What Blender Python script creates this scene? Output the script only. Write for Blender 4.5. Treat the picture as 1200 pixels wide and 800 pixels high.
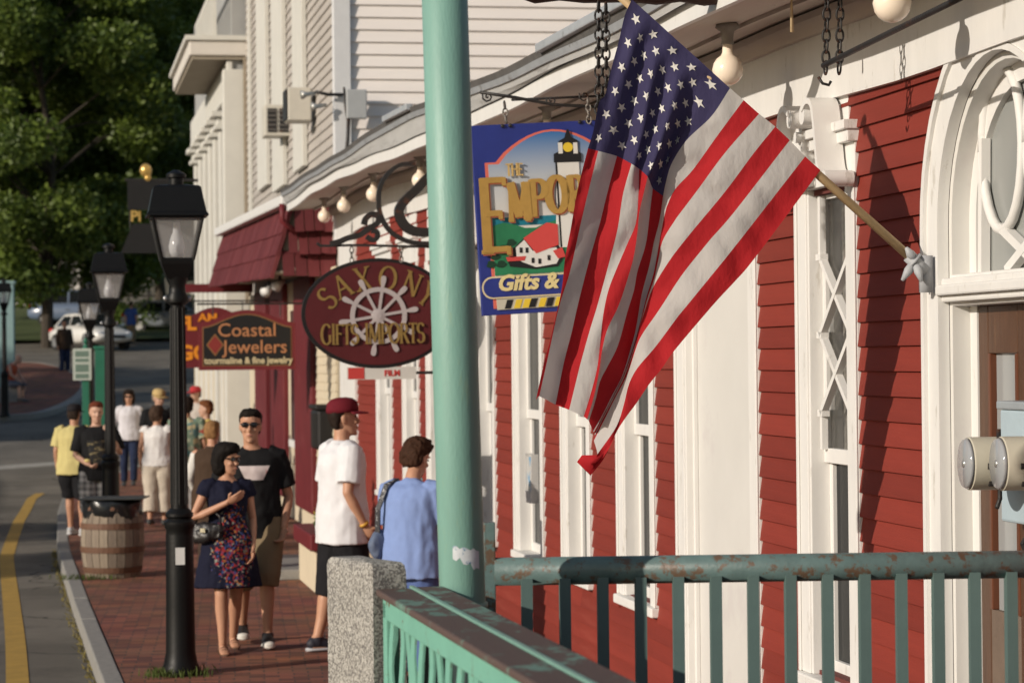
import bpy, bmesh, math, random
import numpy as np
from mathutils import Vector, Matrix, noise as mnoise
from mathutils.bvhtree import BVHTree

random.seed(7)
for _o in list(bpy.data.objects):
    bpy.data.objects.remove(_o)
SC = bpy.context.scene
COL = SC.collection
R = math.radians
V = Vector

# ---------------------------------------------------------------- camera
FPX = 3000.0
PITCH = math.atan(20 / FPX)
ROLL = R(0.6)
CAMZ = 2.2
_w = V((0, math.cos(PITCH), math.sin(PITCH)))
_u0 = V((0, -math.sin(PITCH), math.cos(PITCH)))
_r0 = V((1, 0, 0))
_r = math.cos(ROLL) * _r0 - math.sin(ROLL) * _u0
_u = math.sin(ROLL) * _r0 + math.cos(ROLL) * _u0
CAMP = V((0, 0, CAMZ))
cd = bpy.data.cameras.new('camera')
cam = bpy.data.objects.new('camera', cd)
COL.objects.link(cam)
m4 = Matrix((_r, _u, -_w)).transposed().to_4x4()
m4.translation = CAMP
cam.matrix_world = m4
cd.lens = 90
cd.sensor_width = 36
cd.clip_end = 3000
cd.clip_start = 0.05
cd.dof.use_dof = True
cd.dof.focus_distance = 9.9
cd.dof.aperture_fstop = 6.0
SC.camera = cam

# ---------------------------------------------------------------- sky and sun
SUN = V((-1.06, -0.82, 0.469)).normalized()
w = bpy.data.worlds.new('World')
SC.world = w
w.use_nodes = True
nt = w.node_tree
sky = nt.nodes.new('ShaderNodeTexSky')
sky.sky_type = 'NISHITA'
sky.sun_disc = False
sky.sun_elevation = math.asin(SUN.z)
sky.sun_rotation = math.atan2(SUN.x, SUN.y)
sky.air_density = 1.0
sky.dust_density = 1.0
bg = nt.nodes['Background']
bg.inputs['Strength'].default_value = 0.088
nt.links.new(sky.outputs[0], bg.inputs['Color'])
sl = bpy.data.lights.new('sun', 'SUN')
sl.energy = 4.0
sl.angle = R(0.5)
sl.color = (1.0, 0.90, 0.78)
so = bpy.data.objects.new('sun', sl)
so.rotation_euler = (-SUN).to_track_quat('-Z', 'Y').to_euler()
so.location = (-20, -15, 30)
COL.objects.link(so)
SC.view_settings.view_transform = 'Standard'
SC.view_settings.look = 'None'
SC.view_settings.exposure = 0.0
SC.view_settings.gamma = 1.0

# ---------------------------------------------------------------- pixel helpers (photo pixels of the 1200x800 picture give directions)
def ray(px, py):
    px, py = float(px), float(py)
    return _w + (px - 600) / FPX * _r - (py - 400) / FPX * _u
def at(px, py, Y):
    d = ray(px, py); Y = float(Y)
    return CAMP + d * (Y / d.y)
WT = 0.18
WD = V((-WT, 1, 0)).normalized()          # along the street, away
WN = V((-WD.y, WD.x, 0))                  # out of the shop walls, to the street
WO = V((3.397, 0, 0))
WROT = math.atan2(WD.y, WD.x)             # local x = away, y = out, z = up
SROT = WROT - math.pi / 2                 # signs: local x = right, y = away
def wpx(px, py, out=0.0):
    d = ray(px, py)
    P = CAMP + d * ((WO + WN * out - CAMP).dot(WN) / d.dot(WN))
    return (P - WO).dot(WD), P.z
def wxy(t, out=0.0):
    return WO + WD * t + WN * out
def hgt(y):
    a = y - 47
    if a <= 0: return 0.0
    return 0.056 * (a - 4 * (1 - math.exp(-a / 4)))
def gnd(px, py, dz=0.0):
    d = ray(px, py)
    k = 4.0
    while k < 400:
        P = CAMP + d * k
        if P.z <= hgt(P.y) + dz: return P
        k += 0.05
    return P

# ---------------------------------------------------------------- materials
MATS = {}
def pmat(name, col, rough=0.6, var=0.12, scale=6.0, bump=0.15, bscale=40.0, metal=0.0, spec=0.4,
         wear=None, wscale=5.0, wamt=0.5, trans=0.0, streak=None, coords='Object', bdist=0.01, orand=0.0):
    """base colour with soft noise; wear = second colour shown in patches"""
    if name in MATS: return MATS[name]
    m = bpy.data.materials.new(name); m.use_nodes = True
    n = m.node_tree; b = n.nodes['Principled BSDF']
    tc = n.nodes.new('ShaderNodeTexCoord'); src = tc.outputs[coords]
    if streak:
        mp = n.nodes.new('ShaderNodeMapping'); mp.inputs['Scale'].default_value = streak
        n.links.new(src, mp.inputs[0]); ssrc = mp.outputs[0]
    else: ssrc = src
    nz = n.nodes.new('ShaderNodeTexNoise'); nz.inputs['Scale'].default_value = scale
    nz.inputs['Detail'].default_value = 6; nz.inputs['Roughness'].default_value = 0.65
    n.links.new(ssrc, nz.inputs['Vector'])
    rp = n.nodes.new('ShaderNodeValToRGB')
    c = col
    rp.color_ramp.elements[0].position = 0.25; rp.color_ramp.elements[1].position = 0.75
    rp.color_ramp.elements[0].color = (c[0]*(1-var), c[1]*(1-var), c[2]*(1-var), 1)
    rp.color_ramp.elements[1].color = (min(1, c[0]*(1+var)), min(1, c[1]*(1+var)), min(1, c[2]*(1+var)), 1)
    n.links.new(nz.outputs['Fac'], rp.inputs[0])
    out = rp.outputs[0]
    if wear:
        n2 = n.nodes.new('ShaderNodeTexNoise'); n2.inputs['Scale'].default_value = wscale
        n2.inputs['Detail'].default_value = 8; n2.inputs['Roughness'].default_value = 0.7
        n.links.new(ssrc, n2.inputs['Vector'])
        r2 = n.nodes.new('ShaderNodeValToRGB')
        r2.color_ramp.elements[0].position = 1 - wamt; r2.color_ramp.elements[1].position = min(1, 1 - wamt + 0.06)
        n.links.new(n2.outputs['Fac'], r2.inputs[0])
        mx = n.nodes.new('ShaderNodeMix'); mx.data_type = 'RGBA'
        n.links.new(r2.outputs[0], mx.inputs['Factor']); n.links.new(out, mx.inputs[6])
        mx.inputs[7].default_value = (*wear, 1); out = mx.outputs[2]
    if orand:      # every board fades a little differently
        oi = n.nodes.new('ShaderNodeObjectInfo'); mr = n.nodes.new('ShaderNodeMapRange')
        mr.inputs[3].default_value = 1 - orand; mr.inputs[4].default_value = 1 + orand; n.links.new(oi.outputs['Random'], mr.inputs[0])
        mm = n.nodes.new('ShaderNodeVectorMath'); mm.operation = 'SCALE'; n.links.new(out, mm.inputs[0]); n.links.new(mr.outputs[0], mm.inputs['Scale']); out = mm.outputs[0]
    n.links.new(out, b.inputs['Base Color'])
    b.inputs['Roughness'].default_value = rough; b.inputs['Metallic'].default_value = metal
    b.inputs['Specular IOR Level'].default_value = spec
    if bump:
        nb = n.nodes.new('ShaderNodeTexNoise'); nb.inputs['Scale'].default_value = bscale; nb.inputs['Detail'].default_value = 4
        n.links.new(src if not streak else ssrc, nb.inputs['Vector'])
        bp = n.nodes.new('ShaderNodeBump'); bp.inputs['Strength'].default_value = bump; bp.inputs['Distance'].default_value = bdist
        n.links.new(nb.outputs['Fac'], bp.inputs['Height']); n.links.new(bp.outputs[0], b.inputs['Normal'])
    if trans:
        tr = n.nodes.new('ShaderNodeBsdfTranslucent'); ms = n.nodes.new('ShaderNodeMixShader'); ms.inputs[0].default_value = trans
        n.links.new(out, tr.inputs['Color']); n.links.new(b.outputs[0], ms.inputs[1]); n.links.new(tr.outputs[0], ms.inputs[2])
        n.links.new(ms.outputs[0], n.nodes['Material Output'].inputs['Surface'])
    MATS[name] = m
    return m
def glassmat(name, col=(0.03, 0.035, 0.04), rough=0.05, alpha=1.0, spec=0.6):
    """window pane: dark glossy pane, or a thin clear pane when alpha < 1"""
    if name in MATS: return MATS[name]
    m = bpy.data.materials.new(name); m.use_nodes = True
    n = m.node_tree; b = n.nodes['Principled BSDF']
    b.inputs['Base Color'].default_value = (*col, 1); b.inputs['Roughness'].default_value = rough
    b.inputs['Specular IOR Level'].default_value = spec
    if alpha < 1:
        t = n.nodes.new('ShaderNodeBsdfTransparent'); ms = n.nodes.new('ShaderNodeMixShader'); ms.inputs[0].default_value = alpha
        n.links.new(t.outputs[0], ms.inputs[1]); n.links.new(b.outputs[0], ms.inputs[2])
        n.links.new(ms.outputs[0], n.nodes['Material Output'].inputs['Surface'])
    MATS[name] = m
    return m

# ---------------------------------------------------------------- mesh helpers
class MB:
    def __init__(s): s.v = []; s.f = []
    def add(s, vs, fs):
        k = len(s.v); s.v += [tuple(a) for a in vs]; s.f += [tuple(i + k for i in q) for q in fs]; return s
    def box(s, x0, x1, y0, y1, z0, z1):
        return s.add([(x0,y0,z0),(x1,y0,z0),(x1,y1,z0),(x0,y1,z0),(x0,y0,z1),(x1,y0,z1),(x1,y1,z1),(x0,y1,z1)],
                     [(0,3,2,1),(4,5,6,7),(0,1,5,4),(1,2,6,5),(2,3,7,6),(3,0,4,7)])
    def bar(s, a, b, w_, d_, up=(0,0,1)):
        """rectangular bar from a to b"""
        a = V(a); b = V(b); t = (b - a).normalized(); u_ = V(up)
        if abs(t.dot(u_)) > 0.98: u_ = V((0, 1, 0))
        s1 = t.cross(u_).normalized(); s2 = s1.cross(t).normalized()
        vs = []
        for p in (a, b):
            for i, j in ((-1,-1),(1,-1),(1,1),(-1,1)): vs.append(p + s1 * (i * w_ / 2) + s2 * (j * d_ / 2))
        return s.add(vs, [(0,3,2,1),(4,5,6,7),(0,1,5,4),(1,2,6,5),(2,3,7,6),(3,0,4,7)])
    def tube(s, pts, rad, seg=10, cap=True, flat=None, side=None):
        """swept tube; rad number or list; flat = (half width, half depth) makes a strap with side axis"""
        pts = [V(p) for p in pts]; n = len(pts); vs = []; prev = None
        for i, p in enumerate(pts):
            t = (pts[min(i+1, n-1)] - pts[max(i-1, 0)])
            t = t.normalized() if t.length > 1e-9 else V((0,0,1))
            if side is not None: a = V(side); a = (a - t * a.dot(t)).normalized()
            elif prev is None:
                a = V((0,0,1)) if abs(t.z) < 0.9 else V((0,1,0)); a = (a - t * a.dot(t)).normalized()
            else: a = (prev - t * prev.dot(t)).normalized()
            prev = a; b = t.cross(a)
            if flat:
                for i2, j2 in ((-1,-1),(1,-1),(1,1),(-1,1)): vs.append(p + a * (i2 * flat[0]) + b * (j2 * flat[1]))
            else:
                r_ = rad[i] if isinstance(rad, (list, tuple)) else rad
                if isinstance(r_, (list, tuple)): ra, rb = r_
                else: ra = rb = r_
                for k in range(seg):
                    an = 2 * math.pi * k / seg
                    vs.append(p + a * (ra * math.cos(an)) + b * (rb * math.sin(an)))
        sg = 4 if flat else seg
        fs = []
        for i in range(n - 1):
            for k in range(sg):
                k2 = (k + 1) % sg
                fs.append((i*sg+k, i*sg+k2, (i+1)*sg+k2, (i+1)*sg+k))
        if cap:
            fs.append(tuple(range(sg))[::-1]); fs.append(tuple((n-1)*sg + k for k in range(sg)))
        return s.add(vs, fs)
    def lathe(s, prof, seg=24, c=(0,0,0), a0=0.0):
        vs = []; n = len(prof)
        for r_, z in prof:
            for k in range(seg):
                an = a0 + 2 * math.pi * k / seg
                vs.append((c[0] + r_ * math.cos(an), c[1] + r_ * math.sin(an), c[2] + z))
        fs = []
        for i in range(n - 1):
            for k in range(seg):
                k2 = (k + 1) % seg
                fs.append((i*seg+k, i*seg+k2, (i+1)*seg+k2, (i+1)*seg+k))
        fs.append(tuple(range(seg))[::-1]); fs.append(tuple((n-1)*seg+k for k in range(seg)))
        return s.add(vs, fs)
    def ell(s, c, r3, seg=14, rings=9, rot=None):
        vs = [V((0,0,-1))]; fs = []
        for i in range(1, rings):
            th = math.pi * i / rings - math.pi / 2
            for k in range(seg):
                an = 2 * math.pi * k / seg
                vs.append(V((math.cos(th)*math.cos(an), math.cos(th)*math.sin(an), math.sin(th))))
        vs.append(V((0,0,1)))
        for k in range(seg): fs.append((0, 1+(k+1)%seg, 1+k))
        for i in range(rings - 2):
            for k in range(seg):
                k2 = (k+1) % seg; a = 1 + i*seg
                fs.append((a+k, a+k2, a+seg+k2, a+seg+k))
        L = len(vs) - 1; a = 1 + (rings-2)*seg
        for k in range(seg): fs.append((a+k, a+(k+1)%seg, L))
        o = []
        for q in vs:
            q = V((q.x*r3[0], q.y*r3[1], q.z*r3[2]))
            if rot: q = rot @ q
            o.append(q + V(c))
        return s.add(o, fs)
    def prism(s, poly, y0, y1, axis='y'):
        """extruded polygon given in (x,z) for axis y, (x,y) for axis z, (y,z) for axis x"""
        n = len(poly)
        def mk(a, b, h): return (a, h, b) if axis == 'y' else ((a, b, h) if axis == 'z' else (h, a, b))
        vs = [mk(a, b, y0) for a, b in poly] + [mk(a, b, y1) for a, b in poly]
        fs = [tuple(range(n)), tuple(range(n, 2*n))[::-1]]
        for i in range(n):
            j = (i+1) % n; fs.append((i, i+n, j+n, j))
        return s.add(vs, fs)
    def mesh(s, name, mat=None, smooth=False, fix=True):
        me = bpy.data.meshes.new(name); me.from_pydata(s.v, [], s.f)
        if fix:
            bm = bmesh.new(); bm.from_mesh(me); bmesh.ops.recalc_face_normals(bm, faces=bm.faces); bm.to_mesh(me); bm.free()
        if smooth == 'auto':
            me.polygons.foreach_set('use_smooth', [True] * len(me.polygons)); me.set_sharp_from_angle(angle=R(40))
        elif smooth: me.polygons.foreach_set('use_smooth', [True] * len(me.polygons))
        if mat is not None:
            for q in (mat if isinstance(mat, (list, tuple)) else [mat]): me.materials.append(q)
        me.update()
        return me
    def obj(s, name, mat, parent=None, smooth=False, bevel=0.0, **kw):
        return link(name, s.mesh(name, mat, smooth), parent, bevel, **kw)
def link(name, me, parent=None, bevel=0.0, loc=None, rotz=None):
    o = bpy.data.objects.new(name, me); COL.objects.link(o)
    if parent is not None: o.parent = parent
    if loc is not None: o.location = loc
    if rotz is not None: o.rotation_euler = (0, 0, rotz)
    if bevel:
        b = o.modifiers.new('bevel', 'BEVEL'); b.width = bevel; b.segments = 2; b.limit_method = 'ANGLE'; b.angle_limit = R(35)
    return o
def thing(name, label, cat, loc=(0,0,0), rotz=0.0, group=None):
    o = bpy.data.objects.new(name, None); COL.objects.link(o)
    o.empty_display_size = 0.1
    o.location = loc; o.rotation_euler = (0, 0, rotz)
    o['label'] = label; o['category'] = cat
    if group: o['group'] = group
    return o
def tag(o, label, cat, group=None):
    o['label'] = label; o['category'] = cat
    if group: o['group'] = group
    return o
def struct(o): o['kind'] = 'structure'; return o
def stuff(o): o['kind'] = 'stuff'; return o
def kids(o): return [c for c in bpy.data.objects if c.parent == o]
def copy_tree(o, loc=None, rotz=None, label=None, parent=None, scale=None):
    c = o.copy(); COL.objects.link(c)
    if parent is not None: c.parent = parent
    if loc is not None: c.location = loc
    if rotz is not None: c.rotation_euler = (0, 0, rotz)
    if scale is not None: c.scale = scale
    if label: c['label'] = label
    for ch in kids(o): copy_tree(ch, parent=c)
    return c
def arc(cx, cy, r, a0, a1, n=16, ry=None):
    return [(cx + r*math.cos(R(a0+(a1-a0)*i/n)), cy + (ry or r)*math.sin(R(a0+(a1-a0)*i/n))) for i in range(n+1)]
def crom(P, n):
    """Catmull-Rom through P, n samples at equal arc length"""
    P = [np.array(p, float) for p in P]
    Q = [2*P[0]-P[1]] + P + [2*P[-1]-P[-2]]
    out = []
    for i in range(1, len(Q)-2):
        for k in range(24):
            t = k/24; a, b, c, d = Q[i-1], Q[i], Q[i+1], Q[i+2]
            out.append(0.5*((2*b)+(c-a)*t+(2*a-5*b+4*c-d)*t*t+(3*b-a-3*c+d)*t**3))
    out.append(P[-1]); out = np.array(out)
    L = np.concatenate([[0], np.cumsum(np.linalg.norm(np.diff(out, axis=0), axis=1))])
    s = np.linspace(0, L[-1], n)
    return np.stack([np.interp(s, L, out[:, k]) for k in range(out.shape[1])], 1)

# ---------------------------------------------------------------- lettering
def text_mb(body, size, shear=0.0, bold=0.0, depth=0.004, xs=1.0, align='LEFT'):
    """built-in font as an MB in the plane x right, z up, front towards -y"""
    cu = bpy.data.curves.new('txt', 'FONT'); cu.body = body; cu.size = size; cu.shear = shear; cu.offset = bold
    cu.extrude = depth; cu.align_x = align; cu.resolution_u = 3
    o = bpy.data.objects.new('txt', cu); COL.objects.link(o)
    me = bpy.data.meshes.new_from_object(o.evaluated_get(bpy.context.evaluated_depsgraph_get()))
    mb = MB(); mb.add([(q.co.x*xs, -q.co.z, q.co.y) for q in me.vertices], [tuple(p.vertices) for p in me.polygons])
    bpy.data.objects.remove(o); bpy.data.meshes.remove(me); bpy.data.curves.remove(cu)
    return mb
def _a(cx, cy, rx, ry, a0, a1, n=14): return [(cx+rx*math.cos(R(a0+(a1-a0)*i/n)), cy+ry*math.sin(R(a0+(a1-a0)*i/n))) for i in range(n+1)]
GLY = {  # strokes in a box of width w and height 1: (points, thick factor, serif at start, serif at end)
 'S': (0.56, [(_a(0.28,0.74,0.22,0.24,20,270)+_a(0.28,0.26,0.24,0.25,90,-160)[1:], 1, 0, 0)]),
 'A': (0.74, [([(0.06,0),(0.37,1)],.6,1,0), ([(0.37,1),(0.68,0)],1.15,0,1), ([(0.18,0.36),(0.56,0.36)],.6,0,0)]),
 'X': (0.70, [([(0.06,1),(0.64,0)],1.15,1,1), ([(0.62,1),(0.08,0)],.6,1,1)]),
 'O': (0.84, [(_a(0.42,0.5,0.36,0.5,0,360,28),1,0,0)]),
 'N': (0.80, [([(0.12,0),(0.12,1)],.7,1,0), ([(0.10,1),(0.68,0)],1.15,1,0), ([(0.68,0),(0.68,1)],.7,0,1)]),
 'Y': (0.70, [([(0.04,1),(0.35,0.48)],1.1,1,0), ([(0.66,1),(0.35,0.48)],.6,1,0), ([(0.35,0.5),(0.35,0)],1,0,1)]),
 'G': (0.80, [(_a(0.42,0.5,0.36,0.5,40,318,22),1,0,0), ([(0.68,0.1),(0.68,0.44)],1,0,1)]),
 'I': (0.30, [([(0.15,0),(0.15,1)],1,1,1)]),
 'F': (0.56, [([(0.13,0),(0.13,1)],1,1,0), ([(0.06,0.97),(0.52,0.97)],.6,0,.6), ([(0.13,0.53),(0.42,0.53)],.6,0,.6)]),
 'T': (0.64, [([(0.32,0),(0.32,1)],1,1,0), ([(0.04,0.97),(0.60,0.97)],.6,.7,.7)]),
 'M': (0.92, [([(0.10,0),(0.14,1)],.6,1,0), ([(0.13,1),(0.46,0.08)],1.1,0,0), ([(0.46,0.08),(0.79,1)],.6,0,0), ([(0.78,1),(0.82,0)],1.1,0,1)]),
 'P': (0.62, [([(0.13,0),(0.13,1)],1,1,0), ([(0.08,0.97),(0.3,0.97)]+_a(0.32,0.73,0.24,0.24,80,-90)+[(0.13,0.49)],.85,0,0)]),
 'R': (0.70, [([(0.13,0),(0.13,1)],1,1,0), ([(0.08,0.97),(0.3,0.97)]+_a(0.32,0.74,0.22,0.23,80,-90)+[(0.13,0.51)],.85,0,0), ([(0.32,0.5),(0.64,0.0)],1.1,0,1)]),
 'E': (0.58, [([(0.13,0),(0.13,1)],1,1,0), ([(0.06,0.97),(0.52,0.97)],.6,0,.7), ([(0.13,0.52),(0.42,0.52)],.6,0,.7), ([(0.06,0.03),(0.54,0.03)],.6,0,.7)]),
 'U': (0.78, [([(0.13,1),(0.13,0.35)]+_a(0.39,0.33,0.26,0.33,180,360,14)+[(0.65,1)],1,1,1)]),
 'H': (0.80, [([(0.13,0),(0.13,1)],1,1,1), ([(0.66,0),(0.66,1)],1,1,1), ([(0.13,0.52),(0.66,0.52)],.6,0,0)]),
}
def ribbon(mb, pts, wid, y0, y1, close=False):
    pts = [V((p[0], 0, p[1])) for p in pts]; n = len(pts); vs = []
    for i, p in enumerate(pts):
        t = pts[min(i+1,n-1)] - pts[max(i-1,0)]; t.normalize(); s = V((-t.z, 0, t.x))
        wv = wid[i] if isinstance(wid, list) else wid
        for y in (y0, y1):
            a = p + s*wv/2; b = p - s*wv/2; vs += [(a.x,y,a.z),(b.x,y,b.z)]
    fs = []
    for i in range(n-1):
        k = i*4; l = k+4
        fs += [(k,k+1,l+1,l),(k+2,l+2,l+3,k+3),(k,l,l+2,k+2),(k+1,k+3,l+3,l+1)]
    fs += [(0,2,3,1),(n*4-4,n*4-3,n*4-1,n*4-2)]
    mb.add(vs, fs)
def glyph_mb(ch, h, wf=1.0, stroke=0.15, y0=-0.006, y1=0.0, xf=None, serif=0.24):
    """one serif capital; xf maps (x,z) to the sign plane"""
    gw, st = GLY[ch]; mb = MB(); xf = xf or (lambda x, z: (x, z))
    def full(x, z): return xf(x*h*wf, z*h)
    k = 0
    for pts, tf, s0, s1 in st:
        yy = y0 - 0.0006*k; k += 1
        n = len(pts)
        if n < 4:
            q = [(pts[0][0]+(pts[-1][0]-pts[0][0])*i/5, pts[0][1]+(pts[-1][1]-pts[0][1])*i/5) for i in range(6)] if n == 2 else pts
        else: q = pts
        wd = [stroke*h*tf]*len(q)
        if n > 8:
            wd = []
            for i in range(n):
                a = pts[max(0,i-1)]; b = pts[min(n-1,i+1)]; dx, dz = b[0]-a[0], b[1]-a[1]
                l = math.hypot(dx, dz) or 1; wd.append(stroke*h*tf*(0.55+0.6*abs(dz)/l))
        ribbon(mb, [full(*p) for p in q], wd, yy, y1)
        for fl, e, nx in ((s0, pts[0], pts[1]), (s1, pts[-1], pts[-2])):
            if fl:
                dx, dz = nx[0]-e[0], nx[1]-e[1]
                l = serif*fl/2; k += 1
                if abs(dz) > abs(dx)*0.5: a, b = (e[0]-l, e[1]), (e[0]+l, e[1])
                else: a, b = (e[0], e[1]-l), (e[0], e[1]+l*0.4)
                ribbon(mb, [full(*a), full(*b)], stroke*h*0.45, y0-0.0006*k, y1)
    return mb, gw*h*wf
# ================================================================ ground, road, pavement
M_ground = pmat('dry_grass', (0.09, 0.10, 0.035), 0.9, 0.3, 2.0, 0.3, 30)
M_asph = pmat('asphalt', (0.175, 0.157, 0.130), 0.9, 0.2, 1.2, 0.5, 220, spec=0.2, wear=(0.135, 0.122, 0.104), wscale=0.5, wamt=0.42)
def crack_asphalt(m):
    n = m.node_tree; b = n.nodes['Principled BSDF']; src = b.inputs['Base Color'].links[0].from_socket
    tc = n.nodes.new('ShaderNodeTexCoord'); nz = n.nodes.new('ShaderNodeTexNoise'); nz.inputs['Scale'].default_value = .8; nz.inputs['Detail'].default_value = 6
    n.links.new(tc.outputs['Object'], nz.inputs['Vector'])
    ad = n.nodes.new('ShaderNodeVectorMath'); ad.operation = 'ADD'; n.links.new(tc.outputs['Object'], ad.inputs[0]); n.links.new(nz.outputs['Color'], ad.inputs[1])
    vo = n.nodes.new('ShaderNodeTexVoronoi'); vo.feature = 'DISTANCE_TO_EDGE'; vo.inputs['Scale'].default_value = .22; n.links.new(ad.outputs[0], vo.inputs['Vector'])
    lt = n.nodes.new('ShaderNodeMath'); lt.operation = 'LESS_THAN'; lt.inputs[1].default_value = .0025; n.links.new(vo.outputs['Distance'], lt.inputs[0])
    n2 = n.nodes.new('ShaderNodeTexNoise'); n2.inputs['Scale'].default_value = .35; n2.inputs['Detail'].default_value = 4; n.links.new(tc.outputs['Object'], n2.inputs['Vector'])
    rp = n.nodes.new('ShaderNodeValToRGB'); rp.color_ramp.elements[0].position = .40; rp.color_ramp.elements[0].color = (.62, .62, .62, 1); rp.color_ramp.elements[1].position = .55; rp.color_ramp.elements[1].color = (1, 1, 1, 1); n.links.new(n2.outputs['Fac'], rp.inputs[0])
    mu = n.nodes.new('ShaderNodeMix'); mu.data_type = 'RGBA'; mu.blend_type = 'MULTIPLY'; mu.inputs[0].default_value = .7; n.links.new(src, mu.inputs[6]); n.links.new(rp.outputs[0], mu.inputs[7])
    mx = n.nodes.new('ShaderNodeMix'); mx.data_type = 'RGBA'; n.links.new(lt.outputs[0], mx.inputs[0]); n.links.new(mu.outputs[2], mx.inputs[6]); mx.inputs[7].default_value = (.04, .037, .033, 1)
    n.links.new(mx.outputs[2], b.inputs['Base Color'])
crack_asphalt(M_asph)
M_kerb = pmat('kerb_granite', (0.25, 0.24, 0.22), 0.8, 0.2, 14, 0.3, 120)
M_yel = pmat('yellow_paint', (0.40, 0.245, 0.045), 0.8, 0.18, 6, 0.2, 150, wear=(0.12, 0.1, 0.07), wscale=14, wamt=0.38)
M_wht = pmat('road_white', (0.34, 0.32, 0.28), 0.8, 0.2, 6, 0.2, 150, wear=(0.12, 0.11, 0.1), wscale=10, wamt=0.42)
def brick_mat():
    m = bpy.data.materials.new('brick_paving'); m.use_nodes = True; n = m.node_tree; b = n.nodes['Principled BSDF']
    tc = n.nodes.new('ShaderNodeTexCoord'); mp = n.nodes.new('ShaderNodeMapping')
    mp.inputs['Rotation'].default_value = (0, 0, -SROT + R(4))
    n.links.new(tc.outputs['Object'], mp.inputs[0])
    br = n.nodes.new('ShaderNodeTexBrick'); br.inputs['Scale'].default_value = 1.0
    br.inputs['Brick Width'].default_value = 0.205; br.inputs['Row Height'].default_value = 0.102
    br.inputs['Mortar Size'].default_value = 0.006; br.inputs['Bias'].default_value = 0.0
    br.inputs['Color1'].default_value = (0.285, 0.11, 0.066, 1); br.inputs['Color2'].default_value = (0.115, 0.05, 0.036, 1)
    br.inputs['Mortar'].default_value = (0.07, 0.055, 0.045, 1)
    wn = n.nodes.new('ShaderNodeTexNoise'); wn.inputs['Scale'].default_value = 4.0; n.links.new(mp.outputs[0], wn.inputs['Vector'])
    wm = n.nodes.new('ShaderNodeVectorMath'); wm.operation = 'SCALE'; wm.inputs['Scale'].default_value = .03; n.links.new(wn.outputs['Color'], wm.inputs[0])
    wa = n.nodes.new('ShaderNodeVectorMath'); wa.operation = 'ADD'; n.links.new(mp.outputs[0], wa.inputs[0]); n.links.new(wm.outputs[0], wa.inputs[1])
    n.links.new(wa.outputs[0], br.inputs['Vector'])
    nz = n.nodes.new('ShaderNodeTexNoise'); nz.inputs['Scale'].default_value = 1.3; nz.inputs['Detail'].default_value = 6
    n.links.new(tc.outputs['Object'], nz.inputs['Vector'])
    mx = n.nodes.new('ShaderNodeMix'); mx.data_type = 'RGBA'; mx.blend_type = 'OVERLAY'; mx.inputs[0].default_value = 0.6
    n.links.new(br.outputs['Color'], mx.inputs[6]); n.links.new(nz.outputs['Color'], mx.inputs[7])
    hs = n.nodes.new('ShaderNodeMix'); hs.data_type = 'RGBA'; hs.inputs[0].default_value = 0.55
    n.links.new(br.outputs['Color'], hs.inputs[6]); n.links.new(mx.outputs[2], hs.inputs[7])
    n.links.new(hs.outputs[2], b.inputs['Base Color']); b.inputs['Roughness'].default_value = 0.85; b.inputs['Specular IOR Level'].default_value = 0.25
    bp = n.nodes.new('ShaderNodeBump'); bp.inputs['Strength'].default_value = 0.6; bp.inputs['Distance'].default_value = 0.008
    n.links.new(br.outputs['Fac'], bp.inputs['Height']); bp.invert = True
    n.links.new(bp.outputs[0], b.inputs['Normal'])
    return m
M_brick = brick_mat()

def grid_sheet(name, xs, ys, dz, mat):
    mb = MB(); vs = [(x, y, hgt(y) + dz) for y in ys for x in xs]; nx = len(xs)
    fs = [(j*nx+i, j*nx+i+1, (j+1)*nx+i+1, (j+1)*nx+i) for j in range(len(ys)-1) for i in range(nx-1)]
    mb.add(vs, fs); return mb.obj(name, mat)
def strip_sheet(name, L, Rr, ys, dz, mat):
    """sheet between two x(y) curves"""
    mb = MB(); vs = []; n = 8
    for y in ys:
        a, b = L(y), Rr(y)
        vs += [(a + (b-a)*i/n, y, hgt(y) + dz) for i in range(n+1)]
    fs = [(j*(n+1)+i, j*(n+1)+i+1, (j+1)*(n+1)+i+1, (j+1)*(n+1)+i) for j in range(len(ys)-1) for i in range(n)]
    mb.add(vs, fs); return mb.obj(name, mat)
def fr(a, b, s): return list(np.arange(a, b + 1e-6, s))
struct(grid_sheet('ground', fr(-900, 900, 60), fr(-300, 40, 20) + fr(44, 300, 4) + fr(340, 1600, 60), -0.30, M_ground))
struct(grid_sheet('road', fr(-75, 45, 5), fr(-30, 40, 5) + fr(42, 122, 2), -0.13, M_asph))
KP = [(0, 0.75), (10, -1.28), (17.6, -2.84), (24, -4.15), (30.8, -5.51), (38, -6.78), (44.2, -7.75), (48, -8.1), (51, -7.7), (54, -7.45), (64, -9.2)]
def kerb_x(y): return float(np.interp(y, [a for a, _ in KP], [b for _, b in KP]))
def wall_x(y): return 3.397 - WT * y
KY = fr(3.0, 64, 0.5)
struct(strip_sheet('pavement', lambda y: kerb_x(y) + 0.16, lambda y: wall_x(y) + 0.25, KY, 0.0, M_brick))
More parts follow.
